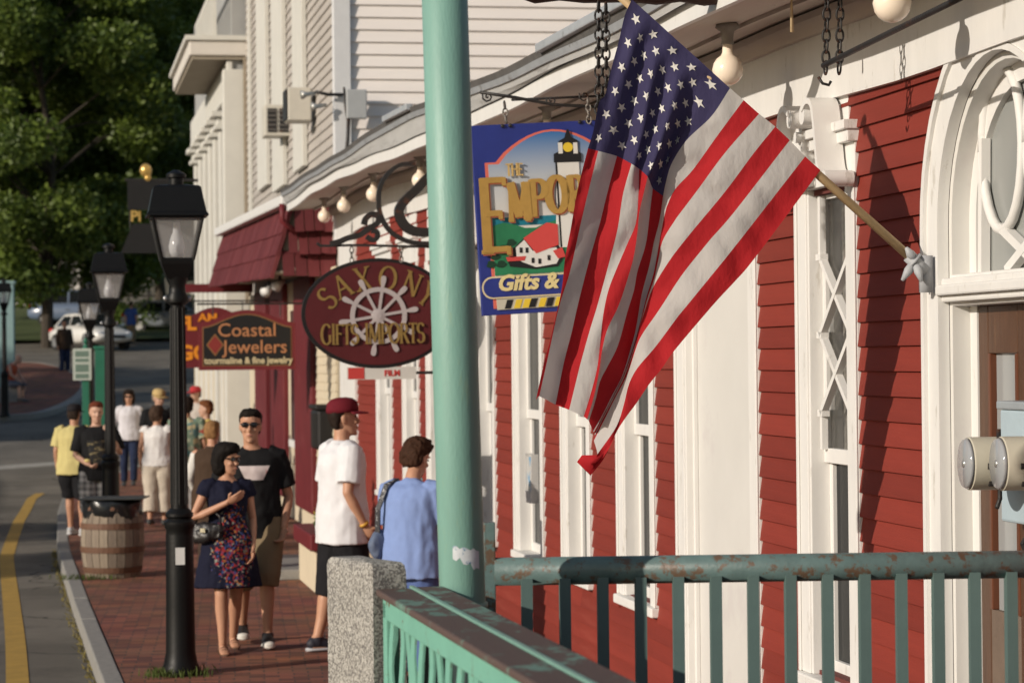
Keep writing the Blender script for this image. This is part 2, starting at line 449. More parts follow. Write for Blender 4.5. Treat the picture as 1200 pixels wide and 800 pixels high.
# kerb of granite lengths, each its own piece
kb = struct(bpy.data.objects.new('kerb', None)); COL.objects.link(kb)
y = 5.0; k = 0
while y < 62:
    L = 1.9 + 0.25 * math.sin(k * 2.1); y1 = y + L - 0.012
    mb = MB(); a0, a1 = kerb_x(y), kerb_x(y1); h0, h1 = hgt(y), hgt(y1); j = 0.006 * math.sin(k * 5.3)
    vs = [(a0, y, h0-0.3), (a0+.155, y, h0-0.3), (a1+.155, y1, h1-0.3), (a1, y1, h1-0.3),
          (a0+.012, y, h0+.004+j), (a0+.155, y, h0+.004+j), (a1+.155, y1, h1+.004+j), (a1+.012, y1, h1+.004+j)]
    mb.add(vs, [(0,3,2,1),(4,5,6,7),(0,1,5,4),(1,2,6,5),(2,3,7,6),(3,0,4,7)])
    mb.obj('kerb_stone', M_kerb, kb, bevel=0.012); y += L; k += 1
# yellow line half a metre off the kerb
struct(strip_sheet('yellow_line', lambda y: kerb_x(y) - 0.66 + 0.02*math.sin(y*.35), lambda y: kerb_x(y) - 0.49 + 0.02*math.sin(y*.35), fr(4, 46, 0.5), -0.126, M_yel))
def poly_sheet(name, pts, dz, mat, follow=True, step=1.0):
    """ground polygon (world x,y points) cut into strips that follow the slope"""
    bm = bmesh.new(); bm.faces.new([bm.verts.new((p[0], p[1], 0)) for p in pts])
    y0 = min(p[1] for p in pts); y1 = max(p[1] for p in pts); yy = y0 + step
    while yy < y1:
        bmesh.ops.bisect_plane(bm, geom=bm.verts[:] + bm.edges[:] + bm.faces[:], plane_co=(0, yy, 0), plane_no=(0, 1, 0)); yy += step
    for q in bm.verts: q.co.z = hgt(q.co.y) + dz
    me = bpy.data.meshes.new(name); bm.to_mesh(me); bm.free(); me.materials.append(mat)
    for p in me.polygons:
        if p.normal.z < 0: p.flip()
    return link(name, me)
def gp(pts, dz=-0.13): return [gnd(a, b, dz).to_tuple()[:2] for a, b in pts]
# stop line across the far lane, pale band in the road beyond
struct(poly_sheet('stop_line', gp([(-40, 553), (66, 545), (67, 541), (-40, 548)]), -0.126, M_wht))
# pavement corner on the far side of the street
isl = gp([(-120, 497), (0, 487), (40, 483), (68, 474), (86, 464), (94, 454), (93, 446), (84, 437), (60, 428), (20, 424), (-120, 424)], 0)
isl = [tuple(p) for p in crom(isl, 60)][:-1]
struct(poly_sheet('far_pavement', isl, 0.0, M_brick))
fk = struct(bpy.data.objects.new('far_kerb', None)); COL.objects.link(fk)
for i in range(2, len(isl) - 6, 3):
    mb = MB()
    A = [V((isl[j][0], isl[j][1], 0)) for j in range(i, min(i + 4, len(isl)))]
    c0 = V((-17, 70, 0)); vs = []
    for p in A:
        d_ = (p - c0).normalized(); q = p + d_ * 0.3; h = hgt(p.y)
        vs += [(p.x, p.y, h-.3), (q.x, q.y, h-.3), (q.x, q.y, h+.01), (p.x, p.y, h+.012)]
    fs = []
    for j in range(len(A) - 1):
        a = j*4
        fs += [(a+i2, a+(i2+1) % 4, a+4+(i2+1) % 4, a+4+i2) for i2 in range(4)]
    fs += [(0, 1, 2, 3), ((len(A)-1)*4+3, (len(A)-1)*4+2, (len(A)-1)*4+1, (len(A)-1)*4)]
    mb.add(vs, fs); mb.obj('kerb_stone', M_kerb, fk)
# lawn bank beyond the side street
M_lawn = pmat('lawn_green', (0.065, 0.09, 0.022), 0.9, 0.35, 1.0, 0.5, 20)
struct(poly_sheet('lawn', [(-60, 103), (-13, 108), (-13, 150), (-60, 150)], 0.03, M_lawn, step=3))
struct(poly_sheet('far_verge', [(-13, 110), (20, 110), (20, 150), (-13, 150)], 0.03, M_lawn, step=3))

# ================================================================ red shop building
M_red = pmat('red_clapboard', (0.200, 0.029, 0.0185), 0.72, 0.13, 1.6, 0.25, 60, streak=(0.6, 3, 9), spec=0.3, wear=(0.22, 0.038, 0.025), wscale=1.2, wamt=0.42, bdist=0.004, orand=0.13)
M_white = pmat('white_paint', (0.68, 0.67, 0.645), 0.55, 0.06, 4, 0.12, 50, wear=(0.53, 0.51, 0.47), wscale=5, wamt=0.4, streak=(2, 2, 0.6), bdist=0.004)
M_white2 = pmat('white_panel_paint', (0.61, 0.60, 0.57), 0.5, 0.05, 1.5, 0.05, 30, wear=(0.58, 0.56, 0.54), wscale=0.9, wamt=0.45)
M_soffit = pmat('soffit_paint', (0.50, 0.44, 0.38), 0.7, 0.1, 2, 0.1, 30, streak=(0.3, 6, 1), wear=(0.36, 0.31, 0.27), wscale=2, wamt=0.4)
M_roof = pmat('dark_roofing', (0.10, 0.095, 0.09), 0.85, 0.25, 6, 0.5, 80)
M_gutter = pmat('gutter_metal', (0.34, 0.36, 0.38), 0.45, 0.15, 5, 0.1, 40, wear=(0.2, 0.2, 0.2), wscale=4, wamt=0.4)
M_glass = glassmat('dark_glass', (0.014, 0.016, 0.017), .12, 1.0, .06)
M_dark = pmat('dark_iron', (0.022, 0.02, 0.019), 0.5, 0.3, 12, 0.3, 90, wear=(0.07, 0.03, 0.017), wscale=9, wamt=0.42)
M_bulb = pmat('opal_globe', (0.86, 0.74, 0.60), 0.18, 0.03, 3, 0, spec=0.5)
M_core = pmat('wall_core', (0.12, 0.03, 0.025), 0.9, 0.1, 3, 0)
red = thing('red_shop', 'long red clapboard shop building with white trimmed windows and arched door', 'building', WO, WROT)

EB = [wpx(a, b, 0.60) for a, b in [(900,-18),(800,31),(690,82),(560,146),(475,180),(431,196),(392,212),(365,227),(341,245)]]
ET = [wpx(a, b, 0.60) for a, b in [(770,-2),(730,18),(662,52),(622,71),(555,100),(500,122),(460,142),(406,178),(372,198),(337,222)]]
def eb(t): return float(np.interp(t, [a for a, _ in EB], [b for _, b in EB]))
def et(t): return float(np.interp(t, [a for a, _ in ET], [b for _, b in ET]))
def rise(t): return eb(t) - 3.64
T_END = 30.2
# openings: (t0, t1, kind)
WINS = [(10.89, 11.77, 'lattice'), (12.43, 14.07, 'panel'), (14.57, 15.55, 'sash'), (16.31, 17.25, 'sash'), (17.87, 19.02, 'sash'),
        (19.80, 20.76, 'sash'), (22.3, 23.4, 'sash'), (23.9, 25.0, 'sash'), (25.8, 27.0, 'sash')]
SILL, HEAD = 0.78, 2.93
DOOR = (8.50, 10.04)
# backing wall in strips between the openings
cuts = [6.0]
mb = MB()
edges = [(DOOR[0]+.05, DOOR[1]-.05)] + [(a+.03, b-.03) for a, b, _ in WINS]
t = 5.5
for a, b in edges:
    mb.box(t, a, -0.30, -0.012, 0, 3.9); t = b
mb.box(t, T_END, -0.30, -0.012, 0, 4.0)
for a, b, _ in WINS:
    mb.box(a+.0305, b-.0305, -0.29, -0.013, 0, SILL+.02 if _ != 'panel' else .13); mb.box(a+.0305, b-.0305, -0.29, -0.013, HEAD-.02, 3.9)
mb.box(DOOR[0]+.0505, DOOR[1]-.0505, -0.29, -0.013, 3.42, 3.9)
mb.box(5.5, T_END-.01, -8.0, -0.31, 0, 3.3)      # the body of the house behind the front wall
wall = mb.obj('wall', M_core, red)
# clapboards
EXPO = 0.1016
BM = {}
def clap(L, mat, h=EXPO, lip=0.022):
    key = (round(L, 3), mat.name, h)
    if key not in BM:
        mb = MB(); prof = [(-0.01, 0), (lip, 0), (lip, 0.004), (0.005, h + 0.012), (-0.01, h + 0.012)]
        mb.prism([(a, b) for a, b in prof], 0, L, axis='x'); BM[key] = mb.mesh('clapboard', mat)
    return BM[key]
rest = MB()
for i in range(38):
    z0 = 0.0 + i * EXPO
    if i < 33: tmax = T_END
    else: tmax = T_END
    ops = [(DOOR[0]-0.0, DOOR[1])] if z0 < 3.3 else []
    if z0 + EXPO > SILL - .02 and z0 < HEAD + 0.02: ops += [(a, b) for a, b, _ in WINS]
    elif 0.12 < z0 + EXPO/2 < HEAD: ops += [(a, b) for a, b, q_ in WINS if q_ == 'panel']
    segs = []; t = 6.2
    for a, b in sorted(ops):
        segs.append((t, a)); t = b
    segs.append((t, tmax))
    out = []
    for a, b in segs:                     # long boards are butted every few metres
        while b - a > 4.2:
            c = a + 3.2 + 0.6*math.sin(i*3.7 + a); out.append((a, c)); a = c + 0.002
        out.append((a, b))
    for a, b in out:
        if b - a < 0.02: continue
        top = 3.33 + rise((a+b)/2)
        if z0 > top - 0.03: continue
        # boards meet the arch of the door
        if DOOR[1] - 0.02 < a < DOOR[1] + 0.02 and z0 > 2.7:
            zz = z0 - 2.68
            if zz < 0.77: a = 9.27 + math.sqrt(max(0, 0.77**2 - zz*zz)) - 0.03
        if a < 20.5 and b > 9.0: 
            o = link('clapboard', clap(b - a, M_red), red, loc=(a, 0.0, z0))
        else:
            prof = [(-0.01, 0), (0.022, 0), (0.022, 0.004), (0.005, EXPO + 0.012), (-0.01, EXPO + 0.012)]
            rest.prism([(p, q + z0) for p, q in prof], a, b, axis='x')
stuff(rest.obj('clapboard_far', M_red, red))

def jag(mb, t0, t1, o0, o1, z0, z1): mb.box(t0, t1, o0, o1, z0, z1)
def scroll_bracket(w_=0.13, h=0.36, d=0.14):
    """console with a rolled top and foot; local x = along wall, y = out, z from 0 down"""
    mb = MB()
    prof = [(0.0, 0.0), (d, 0.0), (d+.012, -.03), (d+.0, -.07)]
    for i in range(9):
        s = i / 8; prof.append((d*(1 - 0.75*s) + 0.018*math.sin(s*math.pi*2), -.08 - (h-.12)*s))
    prof += [(0.055, -h+.02), (0.05, -h), (0.0, -h)]
    mb.prism(prof, -w_/2, w_/2, axis='x')
    mb.tube([(-w_/2-.012, d-.025, -.045), (w_/2+.012, d-.025, -.045)], 0.045, 12)
    mb.tube([(-w_/2-.02, 0.05, -h+.012), (w_/2+.02, 0.05, -h+.012)], 0.03, 12)
    return mb
def scroll_console(sg):
    mb = MB(); pts = [(.34, -.03), (.27, .0), (.20, -.02), (.165, -.10), (.14, -.20), (.115, -.29), (.07, -.335), (.01, -.345)]
    q = crom([(sg*a, 0.06, b) for a, b in pts], 26)
    mb.tube([V(p) for p in q], 0, flat=(.06, .013), side=(0, 1, 0))
    mb.tube([(sg*.005, 0, -.35), (sg*.005, .125, -.35)], .034, 14); mb.tube([(sg*.345, 0, -.055), (sg*.345, .115, -.055)], .04, 14)
    mb.tube([(sg*.30, 0, -.13), (sg*.30, .075, -.13)], .024, 12)
    mb.prism([(sg*.33, -.03), (sg*.2, -.02), (sg*.15, -.2), (sg*.12, -.3), (sg*.02, -.345), (sg*.3, -.345)], -.03, .05)
    return mb
BRK = scroll_console(1).mesh('bracket', M_white, 'auto'); BRK2 = scroll_console(-1).mesh('bracket', M_white, 'auto')
M_goods = pmat('shop_goods', (0.40, 0.38, 0.34), 0.6, 0.5, 9, 0, wear=(0.05, 0.12, 0.14), wscale=6, wamt=0.42)
def window(t0, t1, kind):
    z0, z1 = SILL + rise((t0+t1)/2)*0.25, HEAD + rise((t0+t1)/2)*0.6
    if kind == 'panel': z0 = 0.12
    cw = 0.15 if kind != 'panel' else 0.17
    jd = 0.012*math.sin(t0*9)
    mb = MB()
    mb.box(t0, t0+cw, -0.16, 0.024, z0, z1); mb.box(t1-cw, t1, -0.16, 0.024, z0, z1)
    mb.box(t0, t1, -0.16, 0.026, z1, z1+0.16)
    # back band and inner bead
    mb.box(t0-.0, t0+.032, 0.024, 0.034, z0, z1); mb.box(t1-.032, t1, 0.024, 0.034, z0, z1)
    mb.box(t0+cw, t0+cw+.02, -0.16, 0.016, z0, z1); mb.box(t1-cw-.02, t1-cw, -0.16, 0.016, z0, z1)
    fo = mb.obj('window', M_white if kind != 'panel' else M_white, red, bevel=0.004)
    a, b = t0+cw+.02, t1-cw-.02
    MB().box(t0-.004, t1+.004, -0.15, 0.055, z0-.055, z0-.001).obj('sill', M_white, fo, bevel=0.008)
    # head moulding and consoles
    hz = z1 + 0.16
    if t0 > 20: return_small = True
    else: return_small = False
    mb = MB(); mb.box(t0-.01, t1+.01, -.01, 0.06, hz, hz+.05); mb.box(t0-.02, t1+.02, -.01, 0.08, hz+.05, hz+.09)
    mb.box(t0+.1, t1-.1, -.01, 0.02, hz+.10, 3.31+rise((t0+t1)/2)); mb.obj('pediment', M_white, fo, bevel=0.004)
    if not return_small:
        for c, m_ in ((t0, BRK), (t1, BRK2)): link('bracket', m_, fo, loc=(c, 0.036, 3.28 + rise((t0+t1)/2)))
    if kind == 'panel':
        mb = MB(); mb.box(a, b, -.09, -.045, z0, z1); mb.obj('board', M_white2, fo)
        mb = MB(); mb.box(a, a+.03, -.045, -.02, z0, z1); mb.box(b-.03, b, -.045, -.02, z0, z1); mb.obj('bead', M_white, fo, bevel=.004)
        return
    MB().box(a, b, -.30, -.135, z0, z1).obj('goods', M_goods if kind == 'lattice' else M_dark, fo)
    zr = 1.72 + rise((t0+t1)/2)*0.4
    for (za, zb, oo) in ((zr, z1, -.066), (z0, zr+.04, -.09)):
        mb = MB(); s = 0.045
        mb.box(a, a+s, oo-.02, oo+.02, za, zb); mb.box(b-s, b, oo-.02, oo+.02, za, zb)
        mb.box(a+s, b-s, oo-.019, oo+.019, zb-s, zb); mb.box(a+s, b-s, oo-.019, oo+.022, za, za+s+.02)
        so_ = mb.obj('sash', M_white, fo, bevel=.003)
        MB().box(a+s, b-s, oo-.004, oo+.001, za+s, zb-s).obj('pane', M_glass if not (kind == 'lattice' and za == zr) else glassmat('thin_glass', (.1, .1, .1), .05, .25), fo)
    if kind == 'lattice':
        oo = -.03; ca, cb = a+.05, b-.05; mb_ = (ca+cb)/2; zs = np.linspace(zr+.22, z1-.30, 3)
        mb = MB()
        for zz in zs:
            mb.bar((ca-.04, oo, zz), (cb+.04, oo, zz), .022, .03) if False else None
        for za, zb in ((zs[0], zs[1]), (zs[1], zs[2])):
            MB().bar((ca, oo, za), (cb, oo, zb), .026, .03, (0,1,0)).obj('lattice_bar', M_white, fo)
            MB().bar((cb, oo+.003, za), (ca, oo+.003, zb), .026, .03, (0,1,0)).obj('lattice_bar', M_white, fo)
        for zz in (zs[0], zs[1], zs[2]):
            for c in (ca, cb): MB().box(c-.035, c+.035, oo-.018, oo+.018, zz-.014, zz+.014).obj('lattice_block', M_white, fo)
        for c in (ca, cb):
            MB().box(c-.016, c+.016, oo-.015, oo+.012, zr+.06, zs[0]-.014).obj('lattice_bar', M_white, fo)
            MB().box(c-.016, c+.016, oo-.015, oo+.012, zs[2]+.014, z1-.03).obj('lattice_bar', M_white, fo)
for wv in WINS: window(*wv)

# arched doorway: casing, deep reveal, fanlight, transom, wooden door
DC, DR = 9.27, 0.77
def arch_band(r0, r1, o0, o1, zs=2.68, zb=0.0, n=22):
    """arched band with legs, inner radius r0, outer r1"""
    mb = MB(); vs = []; prof = []
    pts = [(-1, zb)] + [(None, R(180 - 180*i/n)) for i in range(n+1)] + [(1, zb)]
    for a, b in pts:
        for r in (r0, r1):
            if a is None: x, z = DC - (-r*math.cos(b)), zs + r*math.sin(b)
            else: x, z = DC + a*r*(1), b
            for o in (o0, o1): vs.append((x, o, z))
    vs2 = vs; fs = []; m = len(pts)
    for i in range(m-1):
        k = i*4; l = k+4
        fs += [(k, k+1, l+1, l), (k+2, l+2, l+3, k+3), (k, l, l+2, k+2), (k+1, k+3, l+3, l+1)]
    fs += [(0, 2, 3, 1), (m*4-4, m*4-3, m*4-1, m*4-2)]
    mb.add(vs2, fs); return mb
dw = arch_band(0.60, 0.77, -.012, 0.024).obj('doorway', M_white, red, 'auto')
arch_band(0.742, 0.775, 0.024, 0.04).obj('hood_mould', M_white, dw, 'auto')
arch_band(0.60, 0.625, 0.024, 0.032).obj('inner_bead', M_white, dw, 'auto')
arch_band(0.57, 0.602, -.115, -.015).obj('reveal', M_white2, dw, 'auto')
arch_band(0.50, 0.572, -.135, -.085).obj('door_frame', M_white, dw, 'auto')
mb = MB(); mb.box(DC-.60, DC+.60, -.13, -.012, 2.38, 2.50); mb.obj('transom', M_white, dw, bevel=.01)
mb = MB(); mb.box(DC-.60, DC+.60, -.012, .02, 2.395, 2.485); mb.box(DC-.60, DC+.60, .02, .045, 2.42, 2.46); mb.obj('transom_moulding', M_white, dw, bevel=.008)
# fanlight: round-topped lights with raking bars
mb = MB(); c2 = DC + 0.21
ring = [(DC + 0.22 + 0.20*math.cos(R(a)), -.085, 2.95 + 0.30*math.sin(R(a))) for a in range(0, 361, 15)]
mb.tube(ring, .02, 8); mb.obj('fan_ring', M_white, dw, True)
ring = [(DC - 0.22 + 0.20*math.cos(R(a)), -.085, 2.95 + 0.30*math.sin(R(a))) for a in range(0, 361, 15)]
MB().tube(ring, .02, 8).obj('fan_ring', M_white, dw, True)
for a, b in (((DC+.22, -.085, 2.66), (DC-.16, -.085, 2.50)), ((DC-.22, -.083, 2.66), (DC+.16, -.083, 2.50)), ((DC+.42, -.085, 2.5), (DC+.40, -.085, 3.0)), ((DC-.42, -.085, 2.5), (DC-.40, -.085, 3.0))):
    MB().bar(a, b, .035, .035, (0,1,0)).obj('fan_bar', M_white, dw)
pane = MB(); pane.prism([(DC + 0.51*math.cos(R(a)), 2.68 + 0.51*math.sin(R(a))) for a in range(0, 181, 12)] + [(DC-.51, 2.5), (DC+.51, 2.5)], -.112, -.108)
pane.obj('fan_pane', glassmat('pale_fan_glass', (.27, .28, .27), .15, 1, .3), dw)
M_wood = pmat('varnished_wood', (0.085, 0.040, 0.021), 0.4, 0.3, 5, 0.15, 40, streak=(6, 6, 0.5), wear=(0.12, 0.06, 0.03), wscale=3, wamt=0.4)
M_wood2 = pmat('red_varnished_wood', (0.11, 0.036, 0.016), 0.35, 0.2, 5, 0.1, 40, streak=(6, 6, 0.5))
M_kick = pmat('worn_kick_board', (0.16, 0.115, 0.085), 0.8, 0.2, 3, 0.3, 60)
for x0, x1 in ((DC+.005, DC+.50), (DC-.50, DC-.005)):
    mb = MB()
    mb.box(x0, x0+.10, -.13, -.09, .45, 2.38); mb.box(x1-.10, x1, -.13, -.09, .45, 2.38)
    mb.box(x0+.10, x1-.10, -.129, -.091, 2.20, 2.38)
    lf = mb.obj('door', M_wood, dw, bevel=.006)
    mb = MB(); mb.box(x0+.098, x0+.125, -.135, -.087, 1.25, 2.2); mb.box(x1-.125, x1-.098, -.135, -.087, 1.25, 2.2); mb.obj('door_bead', M_wood2, dw, bevel=.004)
    MB().box(x0+.125, x1-.125, -.118, -.113, 1.25, 2.2).obj('door_pane', glassmat('door_glass', (0.30, 0.31, 0.31), 0.12), dw)
    MB().box(x0+.10, x1-.10, -.128, -.092, .45, 1.25).obj('kick_board', M_kick, dw)
MB().box(DC-.6, DC+.6, -.36, .30, 0.0, 0.45).obj('door_step', M_kerb, dw, bevel=.01)

# frieze, soffit, fascia and gutter follow the sagging eave
TS = fr(5.5, 31.0, 0.5)
def sweep(prof, mat, name, parent=red, lo=5.5, hi=30.9, smooth=False):
    """profile of (out, z, k): z is taken from the eave bottom (k=0) to its top (k=1)"""
    mb = MB(); ts = fr(lo, hi, 0.4); vs = []; n = len(prof)
    for t in ts:
        a, b = eb(t), et(t)
        for o, z, k in prof: vs.append((t, o, (a if k == 0 else b) + z + 0.006*math.sin(t*2.3)))
    fs = [(i*n+j, i*n+(j+1) % n, (i+1)*n+(j+1) % n, (i+1)*n+j) for i in range(len(ts)-1) for j in range(n)]
    fs += [tuple(range(n))[::-1], tuple((len(ts)-1)*n + j for j in range(n))]
    mb.add(vs, fs); return mb.obj(name, mat, parent, smooth)
fz = sweep([(-.02, -.35, 0), (0.045, -.35, 0), (0.045, .02, 0), (-.02, .02, 0)], M_white, 'frieze')
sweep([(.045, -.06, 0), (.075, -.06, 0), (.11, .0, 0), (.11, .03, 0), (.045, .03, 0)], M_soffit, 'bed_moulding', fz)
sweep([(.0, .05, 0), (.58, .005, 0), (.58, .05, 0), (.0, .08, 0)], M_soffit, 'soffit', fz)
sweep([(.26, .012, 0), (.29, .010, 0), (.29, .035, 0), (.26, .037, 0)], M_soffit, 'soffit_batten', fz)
fa = sweep([(.57, 0, 0), (.60, 0, 0), (.60, .085, 0), (.57, .085, 0)], M_white, 'fascia')
sweep([(.595, .085, 0), (.604, .085, 0), (.606, .098, 0), (.595, .098, 0)], M_dark, 'fascia_joint', fa)
M_crown = pmat('shade_worn_moulding', (.43, .43, .42), .7, .12, 3, .2, 30, streak=(.5, 3, 3), wear=(.30, .29, .28), wscale=2, wamt=.42)  # moulding colour greyed to stand for shade, plus worn streaks
sweep([(.57, .092, 0), (.615, .092, 0), (.635, -.12, 1), (.645, -.085, 1), (.57, -.085, 1)], M_crown, 'crown_moulding', fa)
sweep([(.54, -.085, 1), (.66, -.085, 1), (.675, -.05, 1), (.54, -.05, 1)], M_gutter, 'drip_edge', fa)
sweep([(.5, -.05, 1), (.67, -.05, 1), (.685, -.01, 1), (.5, .0, 1), (-2.0, .05, 1), (-2.0, .02, 1)], M_roof, 'roof', red)
for t0, t1 in ((11.0, 14.4), (19.6, 21.0)):   # loose lengths of gutter still standing on the edge
    mb = MB(); mb.bar((t0, .69, et(t0)+.0), (t1, .69, et(t1)+.0), .05, .05); mb.obj('gutter_length', M_gutter, fa, bevel=.008)
# bare bulbs under the soffit
BT = [9.37, 11.63, 13.75, 15.85, 17.9, 19.6, 21.27, 24.34, 26.8, 28.72]
pr = None
for i, t in enumerate(BT):
    z = eb(t) + .02; P = wxy(t, .37); 
    names = ['cream globe bulb under the eave nearest the arched door, cut by the frame', 'cream globe bulb under the eave just right of the flag canton',
             'cream globe bulb under the eave hidden behind the flag canton', 'cream globe bulb peeping above the lighthouse sign',
             'cream globe bulb behind the lighthouse sign', 'cream globe bulb behind the green post',
             'cream globe bulb touching the left edge of the green post', 'cream globe bulb beside the large black scroll',
             'second cream globe bulb from the maroon shingled awning', 'cream globe bulb nearest the maroon shingled awning']
    if pr is None:
        pr = thing('globe_bulb', names[0], 'light bulb', (P.x, P.y, z), 0, 'bulbs under the eave')
        MB().lathe([(.05, .005), (.055, -.012), (.03, -.03), (.026, -.07), (.03, -.085), (.02, -.09)], 16).obj('fitting', pmat('old_fitting', (.25, .23, .2), .6, .3), pr, True)
        MB().lathe([(.022, -.075), (.024, -.122), (.031, -.136), (.050, -.150), (.063, -.170), (.070, -.200), (.063, -.230), (.050, -.249), (.031, -.263), (.008, -.270)], 20).obj('globe', M_bulb, pr, True)
    else: copy_tree(pr, (P.x, P.y, z), label=names[i])

# leaflet box on the wall
t_, z_ = wpx(629, 560); 
lb = thing('leaflet_holder', 'small open leaflet holder with a blue and white leaflet on the red wall', 'leaflet holder', wxy(t_, .06), WROT)
mb = MB(); mb.box(-.11, .11, -.05, -.03, -.16+z_, .16+z_); mb.box(-.12, -.10, -.05, .0, -.17+z_, .17+z_); mb.box(.10, .12, -.05, .0, -.17+z_, .17+z_); mb.box(-.12, .12, .0, .005, -.17+z_, -.09+z_)
mb.obj('case', pmat('grey_case', (.5, .49, .47), .6), lb)
MB().box(-.10, .10, -.03, -.012, -.15+z_, .15+z_).obj('leaflet', pmat('leaflet_print', (.5, .5, .48), .5, .2, 9, 0, wear=(.1, .3, .5), wscale=9, wamt=.5), lb)

# white corner board at the far end of the red shop
MB().box(28.75, 30.2, -.01, .05, 0.0, 3.6).obj('corner_board', M_white, red, bevel=.006)
# ================================================================ white house with the gable (next up the street)
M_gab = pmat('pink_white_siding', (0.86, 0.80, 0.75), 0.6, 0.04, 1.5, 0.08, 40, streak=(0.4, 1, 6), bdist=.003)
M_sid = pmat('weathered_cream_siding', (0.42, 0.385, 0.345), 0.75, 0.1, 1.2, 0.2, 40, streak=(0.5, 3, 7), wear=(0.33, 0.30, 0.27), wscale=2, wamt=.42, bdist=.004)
M_cream = pmat('cream_trim', (0.60, 0.585, 0.53), 0.6, 0.06, 3, 0.1, 40)
M_grayp = pmat('grey_paint', (0.40, 0.41, 0.42), 0.6, 0.08, 3, 0.1, 40)
M_maroon = pmat('maroon_paint', (0.13, 0.014, 0.018), 0.55, 0.16, 4, 0.15, 40, wear=(0.17, 0.035, 0.04), wscale=3, wamt=.4)
M_tan = pmat('tan_soffit', (0.30, 0.26, 0.2), 0.8, 0.1, 2)
M_crw = pmat('cream_wall', (0.60, 0.52, 0.38), 0.7, 0.08, 2, .1)
house = thing('white_house', 'tall pale clapboard house with a plain gable end, above the red eave', 'building', WO, WROT)
HT0, HT1 = 30.55, 44.5
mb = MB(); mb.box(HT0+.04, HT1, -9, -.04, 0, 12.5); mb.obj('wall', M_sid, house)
# gable boards, facing the camera: each row a board
for i in range(38):
    z0 = 3.9 + i*.146
    if z0 > 9.2: break
    mb = MB(); prof = [(0.045, 0), (-.008, 0), (-.008, .005), (0.022, .165), (.045, .165)]
    mb.v = []; vs = []
    n = len(prof)
    for o in (-9, -.02):
        vs += [(HT0 + a, o, z0 + b) for a, b in prof]
    mb.add(vs, [tuple(range(n)), tuple(range(n, 2*n))[::-1]] + [(j, j+n, (j+1) % n + n, (j+1) % n) for j in range(n)])
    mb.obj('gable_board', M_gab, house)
MB().box(HT0-.045, HT0+.14, -.15, .05, 3.6, 12.5).obj('corner_board', pmat('corner_white', (.66, .66, .66), .55, .05), house, bevel=.006)
# street side boards
for i in range(44):
    z0 = 3.6 + i*.13
    if z0 > 9.4: break
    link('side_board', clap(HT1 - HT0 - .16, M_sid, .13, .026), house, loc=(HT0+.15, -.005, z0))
for a, b, zb in ((41.51, 39.75, 4.9), (38.71, 36.92, 4.7), (35.4, 34.01, 4.75)):
    o_ = MB().box(b, a, .02, .085, zb, 12.4).obj('window_trim', M_cream, house, bevel=.006)
MB().box(32.75, 33.15, .02, .07, 7.3, 12.4).obj('shutter', pmat('tan_shutter', (.5, .36, .2), .6), house)
MB().box(43.25, 43.6, .02, .06, 3.6, 12.4).obj('downpipe_board', M_cream, house)
def ac_unit(px, py, Y, lab, w_, h_, vent):
    P = at(px, py, Y); a = thing('air_conditioner', lab, 'air conditioner', P, SROT, 'air conditioners on the white house')
    M_ac = pmat('ac_case', (.55, .52, .45), .5, .06)
    MB().box(-w_/2, w_/2, -.25, .25, -h_/2, h_/2).obj('case', M_ac, a, bevel=.015)
    if vent:
        for k in (-1, 1):
            g = MB().box(k*w_*.22 - w_*.17, k*w_*.22 + w_*.17, -.262, -.25, -h_*.38, h_*.38).obj('grille', M_dark, a)
            for j in range(5): MB().box(k*w_*.22 - w_*.17, k*w_*.22 + w_*.17, -.27, -.262, -h_*.3+j*h_*.15-.01, -h_*.3+j*h_*.15+.01).obj('slat', pmat('ac_slat', (.12, .11, .1), .6), g)
    else:
        MB().box(-w_/2-.02, -w_/2, -.24, .24, -h_/2+.02, h_/2-.02).obj('grille', M_dark, a)
    return a
ac_unit(324, 143, 36.3, 'boxy air conditioner with two dark grilles on the white house', .38, .44, True)
ac_unit(349, 124, 32.6, 'plain cream air conditioner jutting from the white house', .30, .42, False)
# meter box, cable and twin floodlamps at the house corner
P = at(418, 122, 29.85); mb_ = thing('meter_box', 'small grey electric box on the pale gable wall', 'electric box', P, SROT)
MB().box(-.12, .12, -.02, .12, -.17, .17).obj('box', pmat('box_grey', (.40, .41, .41), .5, .06), mb_, bevel=.012)
MB().tube([(-.09, .06, -.16), (-.10, .07, -.4), (-.12, .08, -.6), (-.2, .09, -.75)], .022, 8).obj('cable', M_dark, mb_, True)
MB().tube([(-.14, .06, .2), (-.13, .05, .0), (-.11, .05, -.16)], .014, 8).obj('conduit', M_dark, mb_, True)
P = at(375, 106, 29.9); fl = thing('twin_floodlamp', 'pair of small floodlamps on an arm at the corner of the white house', 'lamp', P, SROT)
MB().tube([(.38, .15, -.03), (.1, .0, -.05), (-.05, -.02, -.02)], .02, 8).obj('arm', M_dark, fl, True)
for dx, dz in ((-.18, -.05), (-.06, -.19)):
    h = MB().tube([(dx+.13, 0, dz+.02), (dx+.02, -.02, dz), (dx-.04, -.03, dz-.01)], [.02, .03, .055], 12).obj('lamp_head', pmat('lamp_silver', (.55, .54, .5), .3, .1, metal=.6), fl, True)

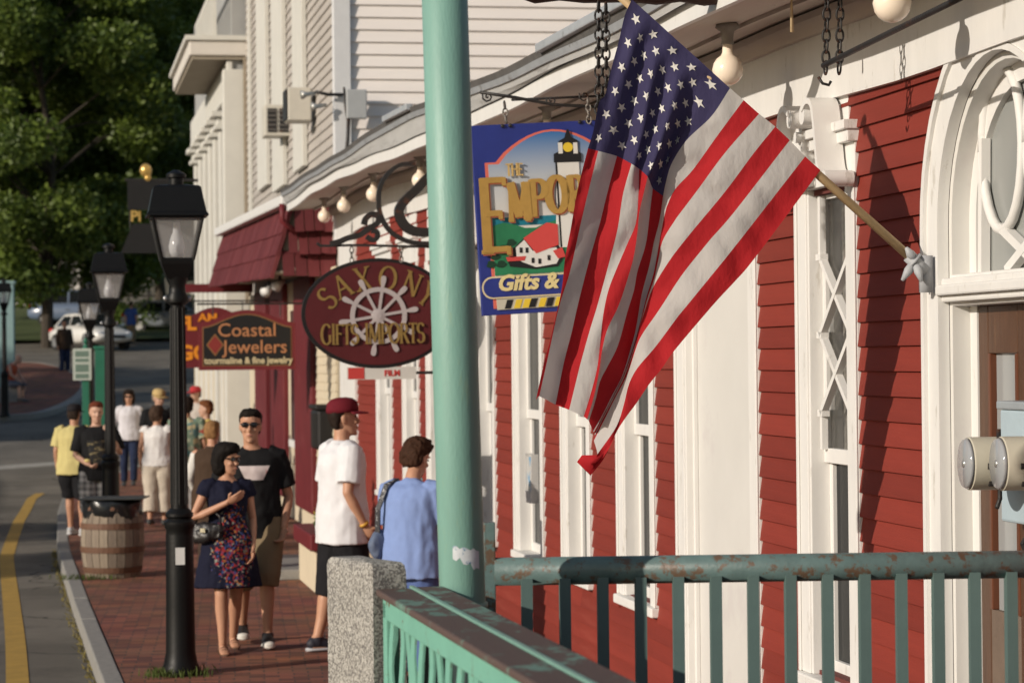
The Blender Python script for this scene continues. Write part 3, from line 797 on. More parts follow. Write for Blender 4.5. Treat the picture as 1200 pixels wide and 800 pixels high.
# shop front under the house
sf = house
for a, b, o in ((32.96, 35.19, .12), (37.09, 39.19, .10), (40.26, 42.23, .10)):
    MB().box(a, b, -.02, o, .25, 3.3).obj('pilaster', M_maroon, house, bevel=.02)
MB().box(30.55, 44.3, -.03, .03, 0, .75).obj('stall_riser', M_crw, house)
MB().box(30.6, 32.95, -.03, .035, .76, 3.3).obj('cream_wall_panel', M_crw, house)
for i in range(24):
    link('cream_board', clap(2.3, M_crw, .105, .02), house, loc=(30.62, .035, .78 + i*.105))
MB().box(35.2, 37.08, -.03, .02, .76, 3.3).obj('cream_wall_panel', M_crw, house)
gl = MB().box(35.6, 36.6, .02, .03, 1.1, 2.9).obj('shop_window', M_glass, house)
MB().box(35.5, 36.7, .03, .06, 1.0, 1.1).obj('window_sill', M_white, gl)
MB().box(39.2, 40.25, -.03, .02, .76, 3.3).obj('shop_door_glass', glassmat('shop_glass', (.05, .05, .05), .08), house)
MB().box(42.24, 44.3, -.03, .02, .76, 3.3).obj('cream_wall_panel', M_crw, house)

# maroon shingled awning
AW0, AW1 = 31.2, 43.6
awn = thing('shingled_awning', 'maroon wood shingled awning with a white gutter over the shop front', 'awning', WO, WROT)
M_sh = [pmat('maroon_shingle_%d' % i, c, .7, .15, 5, .3, 30, streak=(5, 5, .6)) for i, c in enumerate([(.13, .020, .022), (.105, .015, .017), (.15, .028, .03)])]
AZ0, AZ1 = 3.22, 4.02
def awz(t): return 0.02*(t-31.2)       # the awning rises a little with the street
mb = MB(); mb.add([(AW0+.05, 0, AZ0+.06), (AW0+.05, .66, AZ0+.06), (AW0+.05, .47, AZ1), (AW0+.05, 0, AZ1),
                   (AW1, 0, AZ0+.06+awz(AW1)), (AW1, .66, AZ0+.06+awz(AW1)), (AW1, .47, AZ1+awz(AW1)), (AW1, 0, AZ1+awz(AW1))],
                  [(0,3,2,1),(4,5,6,7),(0,1,5,4),(1,2,6,5),(2,3,7,6),(3,0,4,7)]); mb.obj('core', M_tan, awn)
tiers = 3; ht = (AZ1-AZ0)/tiers
def shingle_mesh(wd, axis):
    """tapered shake hanging from its top edge; x = width, y = out, z down"""
    mb = MB(); sl = (.72-.5)/(AZ1-AZ0)
    vs = []
    for x in (0, wd-.012):
        vs += [(x, 0, .03), (x, .008, .03), (x, sl*(ht+.03)+.035, -ht-.02), (x, sl*(ht+.03)+.005, -ht-.02)]
    mb.add(vs, [(0,1,2,3), (4,7,6,5), (0,4,5,1), (1,5,6,2), (2,6,7,3), (3,7,4,0)]); return mb
SHM = [[shingle_mesh(wd, 0).mesh('shingle', m) for wd in (.12, .15, .18)] for m in M_sh]
for r in range(tiers):
    ztop = AZ1 - r*ht; o = .5 + (.72-.5)*r/tiers
    t = AW0 + .0 + (0.0 if r else 0)
    while t < AW1 - .1:
        k = random.choice((0, 1, 2)); 
        link('shingle', random.choice(SHM)[k], awn, loc=(t, o, ztop + awz(t) + random.uniform(-.012, .006)))
        t += (.12, .15, .18)[k]
    oo = o - .02
    while oo > 0.02:                       # return end facing down the street
        k = random.choice((0, 1)); wd = (.12, .15)[k]
        s_ = link('shingle', random.choice(SHM)[k], awn, loc=(AW0 + .02, max(oo - wd, -.02), ztop + random.uniform(-.012, .006)))
        s_.rotation_euler = (R(6), 0, R(90)); oo -= wd
mb = MB(); mb.add([(AW0, 0, AZ0+.03), (AW0, .70, AZ0+.03), (AW1, .70, AZ0+.03+awz(AW1)), (AW1, 0, AZ0+.03+awz(AW1)),
                   (AW0, 0, AZ0+.055), (AW0, .70, AZ0+.055), (AW1, .70, AZ0+.055+awz(AW1)), (AW1, 0, AZ0+.055+awz(AW1))],
                  [(0,3,2,1),(4,5,6,7),(0,1,5,4),(1,2,6,5),(2,3,7,6),(3,0,4,7)]); mb.obj('underside', M_tan, awn)
for r in range(tiers):                     # hip boards close the corner
    za, zb = AZ1 - r*ht + .02, AZ1 - (r+1)*ht - .03; oa, ob = .5 + .22*r/tiers, .5 + .22*(r+1)/tiers + .03
    MB().bar((AW0 + .0, oa + .0, za), (AW0 - .005, ob + .0, zb), .05, .05).obj('hip_board', M_sh[r], awn)
mb = MB(); mb.bar((AW0-.05, .55, AZ1+.10), (AW1+.2, .55, AZ1+.10+awz(AW1)), .16, .13); mb.obj('gutter', M_white, awn, bevel=.02)
mb = MB(); mb.bar((AW0-.03, .2, AZ1+.08), (AW1+.2, .2, AZ1+.08+awz(AW1)), .7, .08); mb.obj('gutter_roof', M_roof, awn)
MB().tube([(AW0-.1, .62, AZ1+.05), (AW0-.1, .62, AZ1-.15), (AW0-.06, .45, AZ1-.3)], .035, 10).obj('downpipe', M_maroon, awn, True)
# maroon fascia board lower down and two small spot lamps beneath
mb = MB(); mb.box(43.65, 43.8, .0, 1.2, 3.36, 3.50); mb.obj('lower_fascia', M_maroon, awn)
for i, (px, py) in enumerate(((315, 340), (328, 333))):
    P = at(px, py, 33.0); s_ = thing('spot_lamp', ('lower' if i == 0 else 'upper') + ' of two small white spot lamps under the maroon awning', 'lamp', P, SROT, 'spot lamps under the awning')
    MB().tube([(0, 0, .12), (0, 0, .05)], .02, 8).obj('stem', M_dark, s_)
    MB().tube([(.05, .05, .05), (-.02, -.04, -.01), (-.06, -.08, -.04)], [.03, .05, .075], 12).obj('lamp_shade', M_white, s_, True)

# ================================================================ cornice house further up the street
corn = thing('cornice_house', 'cream house with a wide bracketed cornice and a row of pilasters', 'building', WO, WROT)
BT0, BT1, BO = 44.6, 56.0, .25
MB().box(BT0, BT1, -9, BO, 0, 9.4).obj('wall', pmat('grey_siding', (.33, .33, .32), .75, .1, 1.5, .2, 30), corn)
for i in range(60):
    if i*.13 + 3.4 > 7.2: break
    link('board', clap(BT1-BT0-.02, pmat('grey_siding', (.33, .33, .32)), .13, .024), corn, loc=(BT0+.01, BO, 3.4 + i*.13))
MB().box(BT0-.06, BT0+.3, -.3, BO+.16, 0, 7.2).obj('corner_pilaster', M_cream, corn, bevel=.02)
for a in (46.3, 47.9, 49.4, 51.0, 52.6, 54.2):
    p_ = MB().box(a-.22, a+.22, BO-.01, BO+.13, 0.3, 6.3).obj('pilaster', M_cream, corn, bevel=.02)
    mb = MB(); mb.box(a-.30, a+.30, BO, BO+.22, 6.3, 6.38); mb.box(a-.26, a+.26, BO, BO+.17, 6.38, 6.52); mb.box(a-.34, a+.34, BO, BO+.28, 6.52, 6.62); mb.obj('capital', M_cream, p_, bevel=.015)
for a in (47.1, 48.65, 50.2, 51.8, 53.4):
    f_ = MB().box(a-.5, a+.5, BO-.01, BO+.06, 4.2, 6.1).obj('window', M_cream, corn)
    MB().box(a-.38, a+.38, BO+.06, BO+.065, 4.3, 6.0).obj('pane', M_glass, f_)
    MB().box(a-.38, a+.38, BO+.065, BO+.08, 5.1, 5.16).obj('glazing_bar', M_cream, f_)
mb = MB(); mb.box(BT0-.05, BT1, BO-.01, BO+.10, 6.75, 7.35); mb.obj('entablature', M_cream, corn, bevel=.02)
co_ = MB().box(BT0-.15, 50.4, -.3, .98, 7.42, 7.68).obj('cornice', pmat('cornice_white', (.62, .58, .52), .6, .05), corn, bevel=.02)
MB().box(BT0-.10, 50.35, -.2, .93, 7.36, 7.42).obj('cornice_soffit', M_tan, co_)
MB().box(BT0-.2, 50.45, -.3, 1.05, 7.68, 7.76).obj('cornice_edge', M_cream, co_)
mb = MB(); mb.box(BT0+.0, 50.2, .5, .56, 8.6, 8.68); bal = mb.obj('balcony_rail', M_cream, corn)
for i in range(24): MB().box(BT0+.1+i*.23, BT0+.16+i*.23, .5, .56, 7.76, 8.6).obj('baluster', M_cream, bal)
mb = MB(); mb.add([(BT0+.3, .2, 7.76), (50.2, .2, 7.76), (50.2, -2, 9.5), (BT0+.3, -2, 9.5)], [(0,1,2,3)]); mb.obj('roof', M_gutter, corn)
MB().tube([(BT0-.1, .02, 7.4), (BT0-.1, .02, 3.2)], .05, 8).obj('downpipe', pmat('brown_pipe', (.2, .16, .11), .6), corn)
# shop front of the cornice house: cream panels, grey strip
for a, b, m_ in ((44.62, 47.5, M_crw), (48.2, 50.8, M_crw), (51.2, 55.8, M_crw)):
    MB().box(a, b, BO, BO+.08, .2, 3.1).obj('panel', m_, corn, bevel=.02)
for i in range(3):
    link('white_board', clap(3.4, M_cream, .2, .03), corn, loc=(BT0+.05, BO+.02, 3.12+i*.2))

# ================================================================ white house far up the hill, seen under the trees
fh = thing('hill_house', 'white clapboard house on the hill beneath the tree crowns', 'building', (-26.5, 150, hgt(150)), R(-8))
M_fw = pmat('far_white', (.50, .48, .46), .7, .05)
MB().box(-6, 14, 0, 9, -1, 6.2).obj('wall', M_fw, fh)
for i in range(20): link('board', clap(19.98, M_fw, .3, .05), fh, loc=(14-.01, -.0, -.2+i*.3), rotz=math.pi)
for x in (-4, 0.2, 4.2, 8.2, 11.8):
    f_ = MB().box(x-.75, x+.75, -.12, 0, 1.2, 3.9).obj('window', M_fw, fh)
    MB().box(x-.6, x+.6, -.14, -.12, 1.35, 3.75).obj('pane', M_glass, f_)
    MB().box(x-.6, x+.6, -.16, -.14, 2.5, 2.6).obj('glazing_bar', M_fw, f_)
mb = MB(); mb.prism([(-.5, 6.1), (9.5, 6.1), (4.5, 9.6)], -6.4, 14.4, axis='x'); mb.obj('roof', M_roof, fh)
rh = thing('low_brick_wall', 'low reddish brick wall on the lawn at the far left', 'wall', (-33, 122, hgt(122)), R(-3))
MB().box(-7, 7.5, 0, .4, -.5, 1.0).obj('masonry', pmat('far_brick', (.26, .1, .07), .85, .2, 1), rh)
MB().box(-7.1, 7.6, -.06, .46, 1.0, 1.12).obj('coping', M_kerb, rh)
# ================================================================ foreground railings and posts
M_mint = pmat('mint_paint', (0.185, 0.345, 0.29), 0.45, 0.09, 3, 0.25, 40, wear=(0.21, 0.34, 0.26), wscale=5, wamt=.40, bdist=.004, streak=(5, 5, 1.1))
M_mintrust = pmat('rusty_mint_paint', (0.17, 0.40, 0.31), 0.6, 0.1, 6, 0.35, 60, wear=(0.14, 0.055, 0.02), wscale=16, wamt=.40, bdist=.004)
M_capw = pmat('worn_green_cap', (0.135, 0.235, 0.19), 0.75, 0.25, 3, 0.4, 30, streak=(4, 2.2, 1), wear=(0.10, 0.066, 0.056), wscale=2.2, wamt=.58, bdist=.004)
M_rail = pmat('dark_green_rail', (0.10, 0.155, 0.15), 0.45, 0.22, 14, 0.4, 70, wear=(0.11, 0.07, 0.045), wscale=24, wamt=.47, bdist=.003)
M_bal = pmat('grey_green_baluster', (0.095, 0.15, 0.14), 0.5, 0.08, 8, 0.15, 70, bdist=.003)
def granite():
    m = bpy.data.materials.new('speckled_granite'); m.use_nodes = True; n = m.node_tree; b = n.nodes['Principled BSDF']
    tc = n.nodes.new('ShaderNodeTexCoord')
    vo = n.nodes.new('ShaderNodeTexVoronoi'); vo.inputs['Scale'].default_value = 190
    n.links.new(tc.outputs['Object'], vo.inputs['Vector'])
    nz = n.nodes.new('ShaderNodeTexNoise'); nz.inputs['Scale'].default_value = 150; nz.inputs['Detail'].default_value = 3
    n.links.new(tc.outputs['Object'], nz.inputs['Vector'])
    sp = n.nodes.new('ShaderNodeSeparateColor'); n.links.new(vo.outputs['Color'], sp.inputs[0])
    ad = n.nodes.new('ShaderNodeMath'); ad.operation = 'ADD'; n.links.new(sp.outputs[0], ad.inputs[0]); n.links.new(nz.outputs['Fac'], ad.inputs[1])
    rp = n.nodes.new('ShaderNodeValToRGB'); e = rp.color_ramp.elements
    e[0].position = .5; e[0].color = (.15, .14, .13, 1); e[1].position = 1.0; e[1].color = (.44, .42, .38, 1)
    q = e.new(.72); q.color = (.30, .285, .255, 1)
    hf = n.nodes.new('ShaderNodeMath'); hf.operation = 'MULTIPLY'; hf.inputs[1].default_value = .72; n.links.new(ad.outputs[0], hf.inputs[0])
    n.links.new(hf.outputs[0], rp.inputs[0]); n.links.new(rp.outputs[0], b.inputs['Base Color'])
    b.inputs['Roughness'].default_value = .85; b.inputs['Specular IOR Level'].default_value = .25
    bp = n.nodes.new('ShaderNodeBump'); bp.inputs['Strength'].default_value = .5; bp.inputs['Distance'].default_value = .004
    n.links.new(ad.outputs[0], bp.inputs['Height']); n.links.new(bp.outputs[0], b.inputs['Normal'])
    return m
# granite gate post: near corner towards the camera
gpst = thing('granite_post', 'rough speckled grey granite post at the end of the mint railing', 'post', (-.386, 6.98, 0))
e1 = V((-.145, .287, 0)); e2 = V((.088, .045, 0))
bm = bmesh.new(); NX, NZ = 8, 40
def gpt(a, b, z):
    p = e1*a + e2*b
    return V((p.x, p.y, z))
mb = MB(); ring = []
per = [(i/NX, 0) for i in range(NX)] + [(1, i/NX) for i in range(NX)] + [(1-i/NX, 1) for i in range(NX)] + [(0, 1-i/NX) for i in range(NX)]
zs = list(np.linspace(0, 1.62, NZ)) + [1.637, 1.645]
vs = []
for j, z in enumerate(zs):
    for a, b in per:
        p = gpt(a, b, z); nv = mnoise.noise(V((p.x*18, p.y*18, z*18)))
        c = (e1+e2)*.5; ins = .0035*nv + (0.006 if j == len(zs)-2 else (0.02 if j == len(zs)-1 else 0))
        d_ = (p - V((c.x, c.y, z))); d_.z = 0
        p = p - d_.normalized()*ins
        vs.append(p)
n = len(per); fs = [(j*n+i, j*n+(i+1) % n, (j+1)*n+(i+1) % n, (j+1)*n+i) for j in range(len(zs)-1) for i in range(n)]
top = gpt(.5, .5, 1.65); vs.append(top); fs += [((len(zs)-1)*n+i, (len(zs)-1)*n+(i+1) % n, len(vs)-1) for i in range(n)]
mb.add(vs, fs); mb.obj('shaft', granite(), gpst, 'auto')

# mint railing: two cap boards, top band, wavy slats
mr = thing('mint_railing', 'mint green wooden railing with a worn broad cap and thin wavy slats', 'railing', (-.38, 7.0, 0))
rd = V((.403, -2.0, 0)).normalized(); rs = V((-rd.y, rd.x, 0))          # rs points to the right (+x)
if rs.x < 0: rs = -rs
LEN = 3.6
def rbox(mb, a0, a1, s0, s1, z0, z1):
    vs = []
    for z in (z0, z1):
        for a, s in ((a0, s0), (a1, s0), (a1, s1), (a0, s1)): p = rd*a + rs*s; vs.append((p.x, p.y, z))
    return mb.add(vs, [(0,3,2,1),(4,5,6,7),(0,1,5,4),(1,2,6,5),(2,3,7,6),(3,0,4,7)])
capm = M_capw
rbox(MB(), 0, LEN, 0, .098, 1.556, 1.575).obj('cap_board', capm, mr, bevel=.006)
rbox(MB(), 0, LEN, .101, .19, 1.559, 1.578).obj('cap_board', capm, mr, bevel=.006)
rbox(MB(), .0, LEN, .094, .105, 1.575, 1.582).obj('cap_seam', M_mint, mr)
rbox(MB(), .05, LEN, .012, .04, 1.50, 1.555).obj('top_band', M_mintrust, mr, bevel=.004)
rbox(MB(), .05, LEN, .012, .04, .62, .68).obj('bottom_band', M_mintrust, mr, bevel=.004)
rbox(MB(), .05, .10, .012, .05, 0, 1.547).obj('end_post', M_mintrust, mr, bevel=.004)
rbox(MB(), LEN-.05, LEN, .012, .05, 0, 1.547).obj('end_post', M_mintrust, mr, bevel=.004)
SLM = []
for q in range(4):
    mb = MB(); pts = []
    for i in range(13):
        z = .66 + .86*i/12; pts.append((.006*math.sin(i*1.1+q*1.7), .006*math.sin(i*.9+q), z))
    sd = rd
    mb.tube(pts, 0, flat=(.030, .003), side=sd); SLM.append(mb.mesh('slat', M_mintrust))
a = .14; k = 0
while a < LEN - .08:
    p = rd*a + rs*(.026 + .004*math.sin(k)); link('slat', SLM[k % 4], mr, loc=(p.x, p.y, 0)); a += .125; k += 1

rbox(MB(), .03, LEN-.06, .125, .14, .30, 1.545).obj('gap_shade_panel', pmat('gap_shade_dark', (.03, .05, .05), .8, .1), mr)  # added dark sheet that stands in for the shade between the slats
# round mint post
pt = thing('mint_post', 'tall round mint green steel post rising out of the picture', 'post', (-.172, 7.06, 0))
mb = MB(); mb.tube([(0.058, 0, 0), (.0154, 0, 2.2), (-.025, 0, 4.3)], .0635, 40)
mb.obj('shaft', M_mint, pt, True)
MB().tube([(.029, 0, 1.515), (.0285, 0, 1.528)], .069, 40).obj('weld_collar', M_mint, pt, True)
MB().lathe([(.075, 4.28), (.08, 4.3), (.075, 4.34), (.02, 4.36)], 24, (-.025, 0, 0)).obj('post_cap', M_mint, pt, True)
# torn sticker on the post
mb = MB(); vs = []; fs = []; a0, a1 = R(-110), R(-40)
for i in range(9):
    an = a0 + (a1-a0)*i/8; wob = .008*math.sin(i*2.3)
    top_, bot = 1.690 - i*.0018 + wob*.5, 1.655 - .034*max(0, (i-1)/7) - wob
    for z in (bot, (bot+top_)/2, top_):
        vs.append((.026 + .0645*math.cos(an), .0645*math.sin(an), z))
for i in range(8):
    for j in range(2): fs.append((i*3+j, (i+1)*3+j, (i+1)*3+j+1, i*3+j+1))
mb.add(vs, fs); mb.obj('sticker', pmat('torn_sticker', (.55, .58, .60), .6, .1, 30, .1, wear=(.08, .20, .32), wscale=22, wamt=.46), pt, True)

# dark green pipe railing
pr_ = thing('pipe_railing', 'dark green steel pipe railing with square balusters and rust spots', 'railing', (-.06, 7.37, 0))
A = V((-.06, 7.37, 1.588)); B = V((2.35, 7.67, 1.572)); L0 = (B-A).length; dr = (B-A).normalized()
o_ = V((-.06, 7.37, 0))
MB().tube([A-o_, B-o_], .0405, 28).obj('top_pipe', M_rail, pr_, True)
MB().tube([V((-.06, 7.37, .66))-o_, V((2.35, 7.67, .66))-o_], .03, 16).obj('bottom_pipe', M_rail, pr_, True)
MB().box(-.028, .006, -.02, .02, 0, 1.73).obj('end_bar', M_rail, pr_, bevel=.003)
bmsh = MB().box(-.016, .016, -.016, .016, .66, 1.618).mesh('baluster', M_bal)
k = 0
for px in range(614, 1560, 44):
    d_ = ray(px + 2*math.sin(k), 660); s = (px-600)/3000
    x = s*7.47; tt = (x - A.x)/(B.x-A.x)
    if tt > 1: break
    p = A + (B-A)*tt; link('baluster', bmsh, pr_, loc=(p.x-o_.x, p.y-o_.y-.026, (p.z-1.637)), rotz=R(4+2*math.sin(k*3))); k += 1
MB().box(2.36, 2.44, .26, .34, 0, 1.70).obj('end_post', M_rail, pr_, bevel=.004)
# deck the camera stands on, out of the picture below
M_deck = pmat('deck_planks', (.2, .18, .15), .8, .2, 3)
dk = MB(); dk.box(-.1, 2.6, -3.0, 7.8, .40, .50); struct(dk.obj('deck', M_deck))

# ================================================================ flag on its slanted pole
def wall_pt(px, py, out): 
    t, z = wpx(px, py, out); p = wxy(t, out); return V((p.x, p.y, z))
PB = wall_pt(1085, 318, .06)
TIP = at(735, 4, 9.73)
pd = (TIP - PB).normalized()
fp = thing('flagpole', 'slanted pale wooden flagpole fixed beside the arched door', 'flagpole', PB)
MB().tube([V((0, 0, 0)), (TIP-PB) + pd*.14], [.0175, .0150], 16).obj('shaft', pmat('pale_wood', (.42, .29, .15), .55, .15, 6, .1, 40, streak=(3, 3, 3)), fp, True)
MB().ell((TIP-PB) + pd*.17, (.035, .035, .04)).obj('finial', pmat('dull_gold', (.42, .29, .09), .4, .15, metal=.5), fp, True)
M_tie = pmat('grey_tie', (.36, .37, .39), .6, .1)
mb = MB(); mb.tube([pd*-.0, pd*.09], .026, 14); mb.tube([pd*.055, pd*.065], .036, 14); mb.bar(V((0, 0, -.08)), V((0, 0, .06)), .05, .03, (0, 1, 0)); mb.obj('socket', M_tie, fp, True)
for i, (a, b) in enumerate((((0, 0, 0), (-.05, -.02, -.075)), ((0, 0, 0), (-.035, -.03, .05)), ((0, 0, 0), (.02, -.04, -.08)))):
    c = pd*.06; MB().tube([c+V(a), c+V(b)*.5+V((0, -.012, 0)), c+V(b)], [.012, .018, .006], 8).obj('bracket_lug', M_tie, fp, True)
RP = wall_pt(1089, 300, .055)

HO = [(737 + 115*k/7, 3 + 104*k/7) for k in range(7)] + [(852, 107), (868, 121), (886, 137), (905, 152), (922, 168), (940, 187), (958, 203)]
HO = [(a_ + 3.5, b_ - 3.5) for a_, b_ in HO]
BL = {  # flag seams traced as pixel lines: (points up to the end of the canton, points beyond)
 0: ([(732,19),(725,49),(716,82),(709,112),(702,120),(695,155),(689,174)], [(677,222),(669,267),(662,304),(658,340),(646,394),(637,427),(628,469)]),
 1: ([(745,40),(734,80),(722,120),(710,150),(701,177)], [(691,218),(681,260),(668,318),(655,360),(642,419),(632,464)]),
 2: ([(757,50),(749,90),(739,130),(730,160),(723,183)], [(712,225),(702,265),(690,307),(677,358),(670,389),(661,424),(651,474)]),
 3: ([(772,62),(764,100),(755,140),(746,170),(740,192)], [(730,228),(724,267),(714,307),(700,358),(692,384),(680,427),(667,480)]),
 4: ([(788,75),(778,110),(766,150),(756,178),(749,198)], [(748,232),(745,262),(735,286),(723,314),(713,340),(707,368),(704,395),(700,430),(692,462),(684,488)]),
 5: ([(804,88),(793,120),(779,158),(768,186),(759,207)], [(753,232),(749,250),(747,272),(743,299),(736,325),(725,358),(712,385),(706,408),(702,435),(696,464),(688,491)]),
 6: ([(820,98),(806,132),(789,170),(776,198),(765,221)], [(762,245),(757,285),(747,318),(743,340),(735,366),(724,405),(711,431),(703,447),(698,468),(690,493)]),
 7: ([(834,136),(805,164),(787,192),(780,215),(777,230)], [(773,258),(766,285),(761,311),(752,345),(747,375),(742,398),(730,438),(718,462),(706,486),(695,505)]),
 8: ([(840,160),(812,199),(791,222),(781,243)], [(776,265),(771,293),(766,320),(757,350),(750,378),(744,400),(731,438),(719,462),(707,486),(696,506)]),
 9: ([(849,180),(818,222),(793,255)], [(777,281),(772,302),(767,325),(758,352),(751,380),(745,402),(732,438),(720,462),(708,486),(697,508)]),
 10: ([(883,180),(851,223),(812,270)], [(789,299),(772,325),(763,342),(755,366),(749,384),(745,403),(733,438),(721,463),(708,488),(697,511)]),
 11: ([(915,178),(860,249),(832,281)], [(800,321),(777,356),(769,368),(753,391),(746,406),(735,439),(722,464),(709,490),(696,516)]),
 12: ([(880,265),(850,303)], [(805,358),(795,370),(769,405),(747,431),(737,450),(731,474),(722,500),(700,532)]),
 13: ([(884,303),(860,331)], [(835,358),(790,411),(776,431),(760,451),(746,472),(734,488),(723,505),(712,528),(692,556)]),
}
NV1, NV2 = 29, 43
def ypole(px):
    s = (max(min(px, 1000), 700) - 735)/350.0
    for _ in range(6):
        P_ = TIP + (PB - TIP)*s; x = 600 + FPX*(P_ - CAMP).dot(_r)/(P_ - CAMP).dot(_w)
        s += (max(min(px, 1000), 700) - x)/350.0
    return (TIP + (PB - TIP)*s).y
FG = np.zeros((14, NV1 + NV2 - 1, 2))
for k in range(14):
    a, b = BL[k]
    c1 = crom([HO[k]] + a, NV1); c2 = crom([a[-1]] + b, NV2)
    FG[k] = np.concatenate([c1, c2[1:]])
VV = np.concatenate([np.linspace(0, .4, NV1), np.linspace(.4, 1, NV2)[1:]])
# depth of each seam behind (+) or before (-) the pole plane, in cm, at v = 0, .2, .4, .7, 1
DT = {0: (0, 0, -3, -6, -7), 1: (0, 1, -1, -3, -4), 2: (0, 3.5, 3.5, 3, 2), 3: (0, .5, 1.5, 1.5, .5), 4: (0, 1.5, 1, 0, -1), 5: (0, -.5, -1, -1.5, -2),
      6: (0, 6, 7, 4, 2), 7: (0, 4.5, 8, 9, 6), 8: (0, 2.5, 5, 12, 10), 9: (0, .5, 2, 12, 11), 10: (0, -1, 0, 9, 11), 11: (0, -1.5, -1, 4, 8), 12: (0, -1.5, -2, 0, 3), 13: (0, -1, -2, -1, 2)}
NK = 4
KK = np.linspace(0, 13, 13*NK + 1)
def hermite_rows(A_):
    """interpolate rows (14, n) to KK with cubic Catmull-Rom"""
    out = np.zeros((len(KK),) + A_.shape[1:])
    for i, kk in enumerate(KK):
        j = min(int(kk), 12); t = kk - j
        p0 = A_[max(j-1, 0)]; p1 = A_[j]; p2 = A_[j+1]; p3 = A_[min(j+2, 13)]
        out[i] = 0.5*((2*p1)+(p2-p0)*t+(2*p0-5*p1+4*p2-p3)*t*t+(3*p1-p0-3*p2+p3)*t**3)*0.5 + 0.5*(p1*(1-t)+p2*t)
    return out
FX = hermite_rows(FG)
DD = hermite_rows(np.array([np.interp(VV, [0, .2, .4, .7, 1], DT[k]) for k in range(14)])/100)
FP = np.zeros((len(KK), len(VV), 3))
for i in range(len(KK)):
    for j in range(len(VV)):
        px, py = FX[i, j]; kk = KK[i]; v = VV[j]
        Y = ypole(px) - .024
        rip = .0075*math.sin(kk*2.9 + v*7 + 2.0*math.sin(v*9)) * min(1, v*5) + .0055*math.sin(v*62 + kk*1.4 + 1.5*math.sin(kk*.8)) * min(1, v*6) * (1 if kk > 6.5 else .35)
        rip += .013*math.sin(kk*3.6 + 0.8*math.sin(v*12))*min(1, v*8)*(1 if kk < 7 and v < .45 else .0)
        rip += .010*mnoise.noise(V((kk*.9, v*14, 3.1))) + .0035*mnoise.noise(V((kk*2.2 + v*20, v*46 - kk*2.0, 7.7)))
        FP[i, j] = at(px, py, Y + DD[i, j] + rip)
fl_o = V(TIP)
FPL = FP - np.array(fl_o)
def fpos(kk, v):
    a = min(max(kk, 0), 13)*NK; i = min(int(a), len(KK)-2); s = a - i
    j = min(max(int(np.searchsorted(VV, v)) - 1, 0), len(VV)-2); t = (v - VV[j])/(VV[j+1]-VV[j])
    return (1-s)*((1-t)*FPL[i, j] + t*FPL[i, j+1]) + s*((1-t)*FPL[i+1, j] + t*FPL[i+1, j+1])
flag = thing('flag', 'large red, white and blue flag with stars and stripes drooping from the slanted pole', 'flag', fl_o)
def cloth(name, c):
    return pmat(name, c, .8, .06, 5, .6, 42, spec=.15, trans=.36, bdist=.008, streak=(1, 1, .5))
M_fr = cloth('flag_red', (.46, .022, .028)); M_fwh = cloth('flag_white', (.56, .545, .525)); M_fb = cloth('flag_blue', (.058, .052, .125)); M_star = pmat('star_white', (.58, .56, .53), .8, .04, 5, 0)
def fpatch(name, k0, k1, j0, j1, mat):
    mb = MB(); ii = list(range(k0*NK, k1*NK+1)); jj = list(range(j0, j1+1)); nj = len(jj)
    mb.add([FPL[i, j] for i in ii for j in jj], [(a*nj+b, a*nj+b+1, (a+1)*nj+b+1, (a+1)*nj+b) for a in range(len(ii)-1) for b in range(nj-1)])
    me = mb.mesh(name, mat, True, fix=False); o = link(name, me, flag)
    return o
JC = NV1 - 1; JE = len(VV) - 1
for k in range(13):
    fpatch('stripe', k, k+1, JC if k < 7 else 0, JE, M_fr if k % 2 == 0 else M_fwh)
fpatch('canton', 0, 7, 0, JC, M_fb)
def star(kc, vc, r=.0205):
    vs = []; n = 10
    def nrm(): 
        a = fpos(kc, min(vc+.01, .4)) - fpos(kc, vc-.01); b = fpos(min(kc+.2, 7), vc) - fpos(kc-.2, vc); c = np.cross(a, b); c /= np.linalg.norm(c) + 1e-9
        return c if c[1] < 0 else -c
    nn = nrm(); cen = fpos(kc, vc)
    ring = []
    for i in range(n):
        rr = r if i % 2 == 0 else r*.42; an = 2*math.pi*i/n
        dk, dv = rr*math.cos(an)/.98*13*1.12, rr*math.sin(an)/1.5*1.05
        ring.append(fpos(kc - dv*0 - dk*0 + dk, max(.002, min(.398, vc + dv))))
    for sgn in (1, -1):
        vs += [p + nn*.003*sgn for p in ring] + [cen + nn*.003*sgn]
    fs = [(i, (i+1) % n, n) for i in range(n)] + [(n+1+(i+1) % n, n+1+i, 2*n+1) for i in range(n)]
    mb = MB(); mb.add(vs, fs); return link('star', mb.mesh('star', M_star, False, fix=False), flag)
for i in range(9):
    for j in range(6 if i % 2 == 0 else 5):
        star(7*(i+1)/10, .4*((2*j+1) if i % 2 == 0 else (2*j+2))/12)
# folded-up lower corner of the bottom stripe
mb = MB()
q = [(713, 527), (706, 540), (692, 557), (676, 541), (682, 533), (700, 533)]
P = [at(a, b, 9.74 + d_) - fl_o for (a, b), d_ in zip(q, (.0, .01, .03, .05, .02, .0))]
cpt = at(692, 543, 9.70) - fl_o
mb.add(P + [cpt], [(i, (i+1) % 6, 6) for i in range(6)]); mb.obj('folded_corner', cloth('flag_red', (.46, .022, .028)), flag, True)

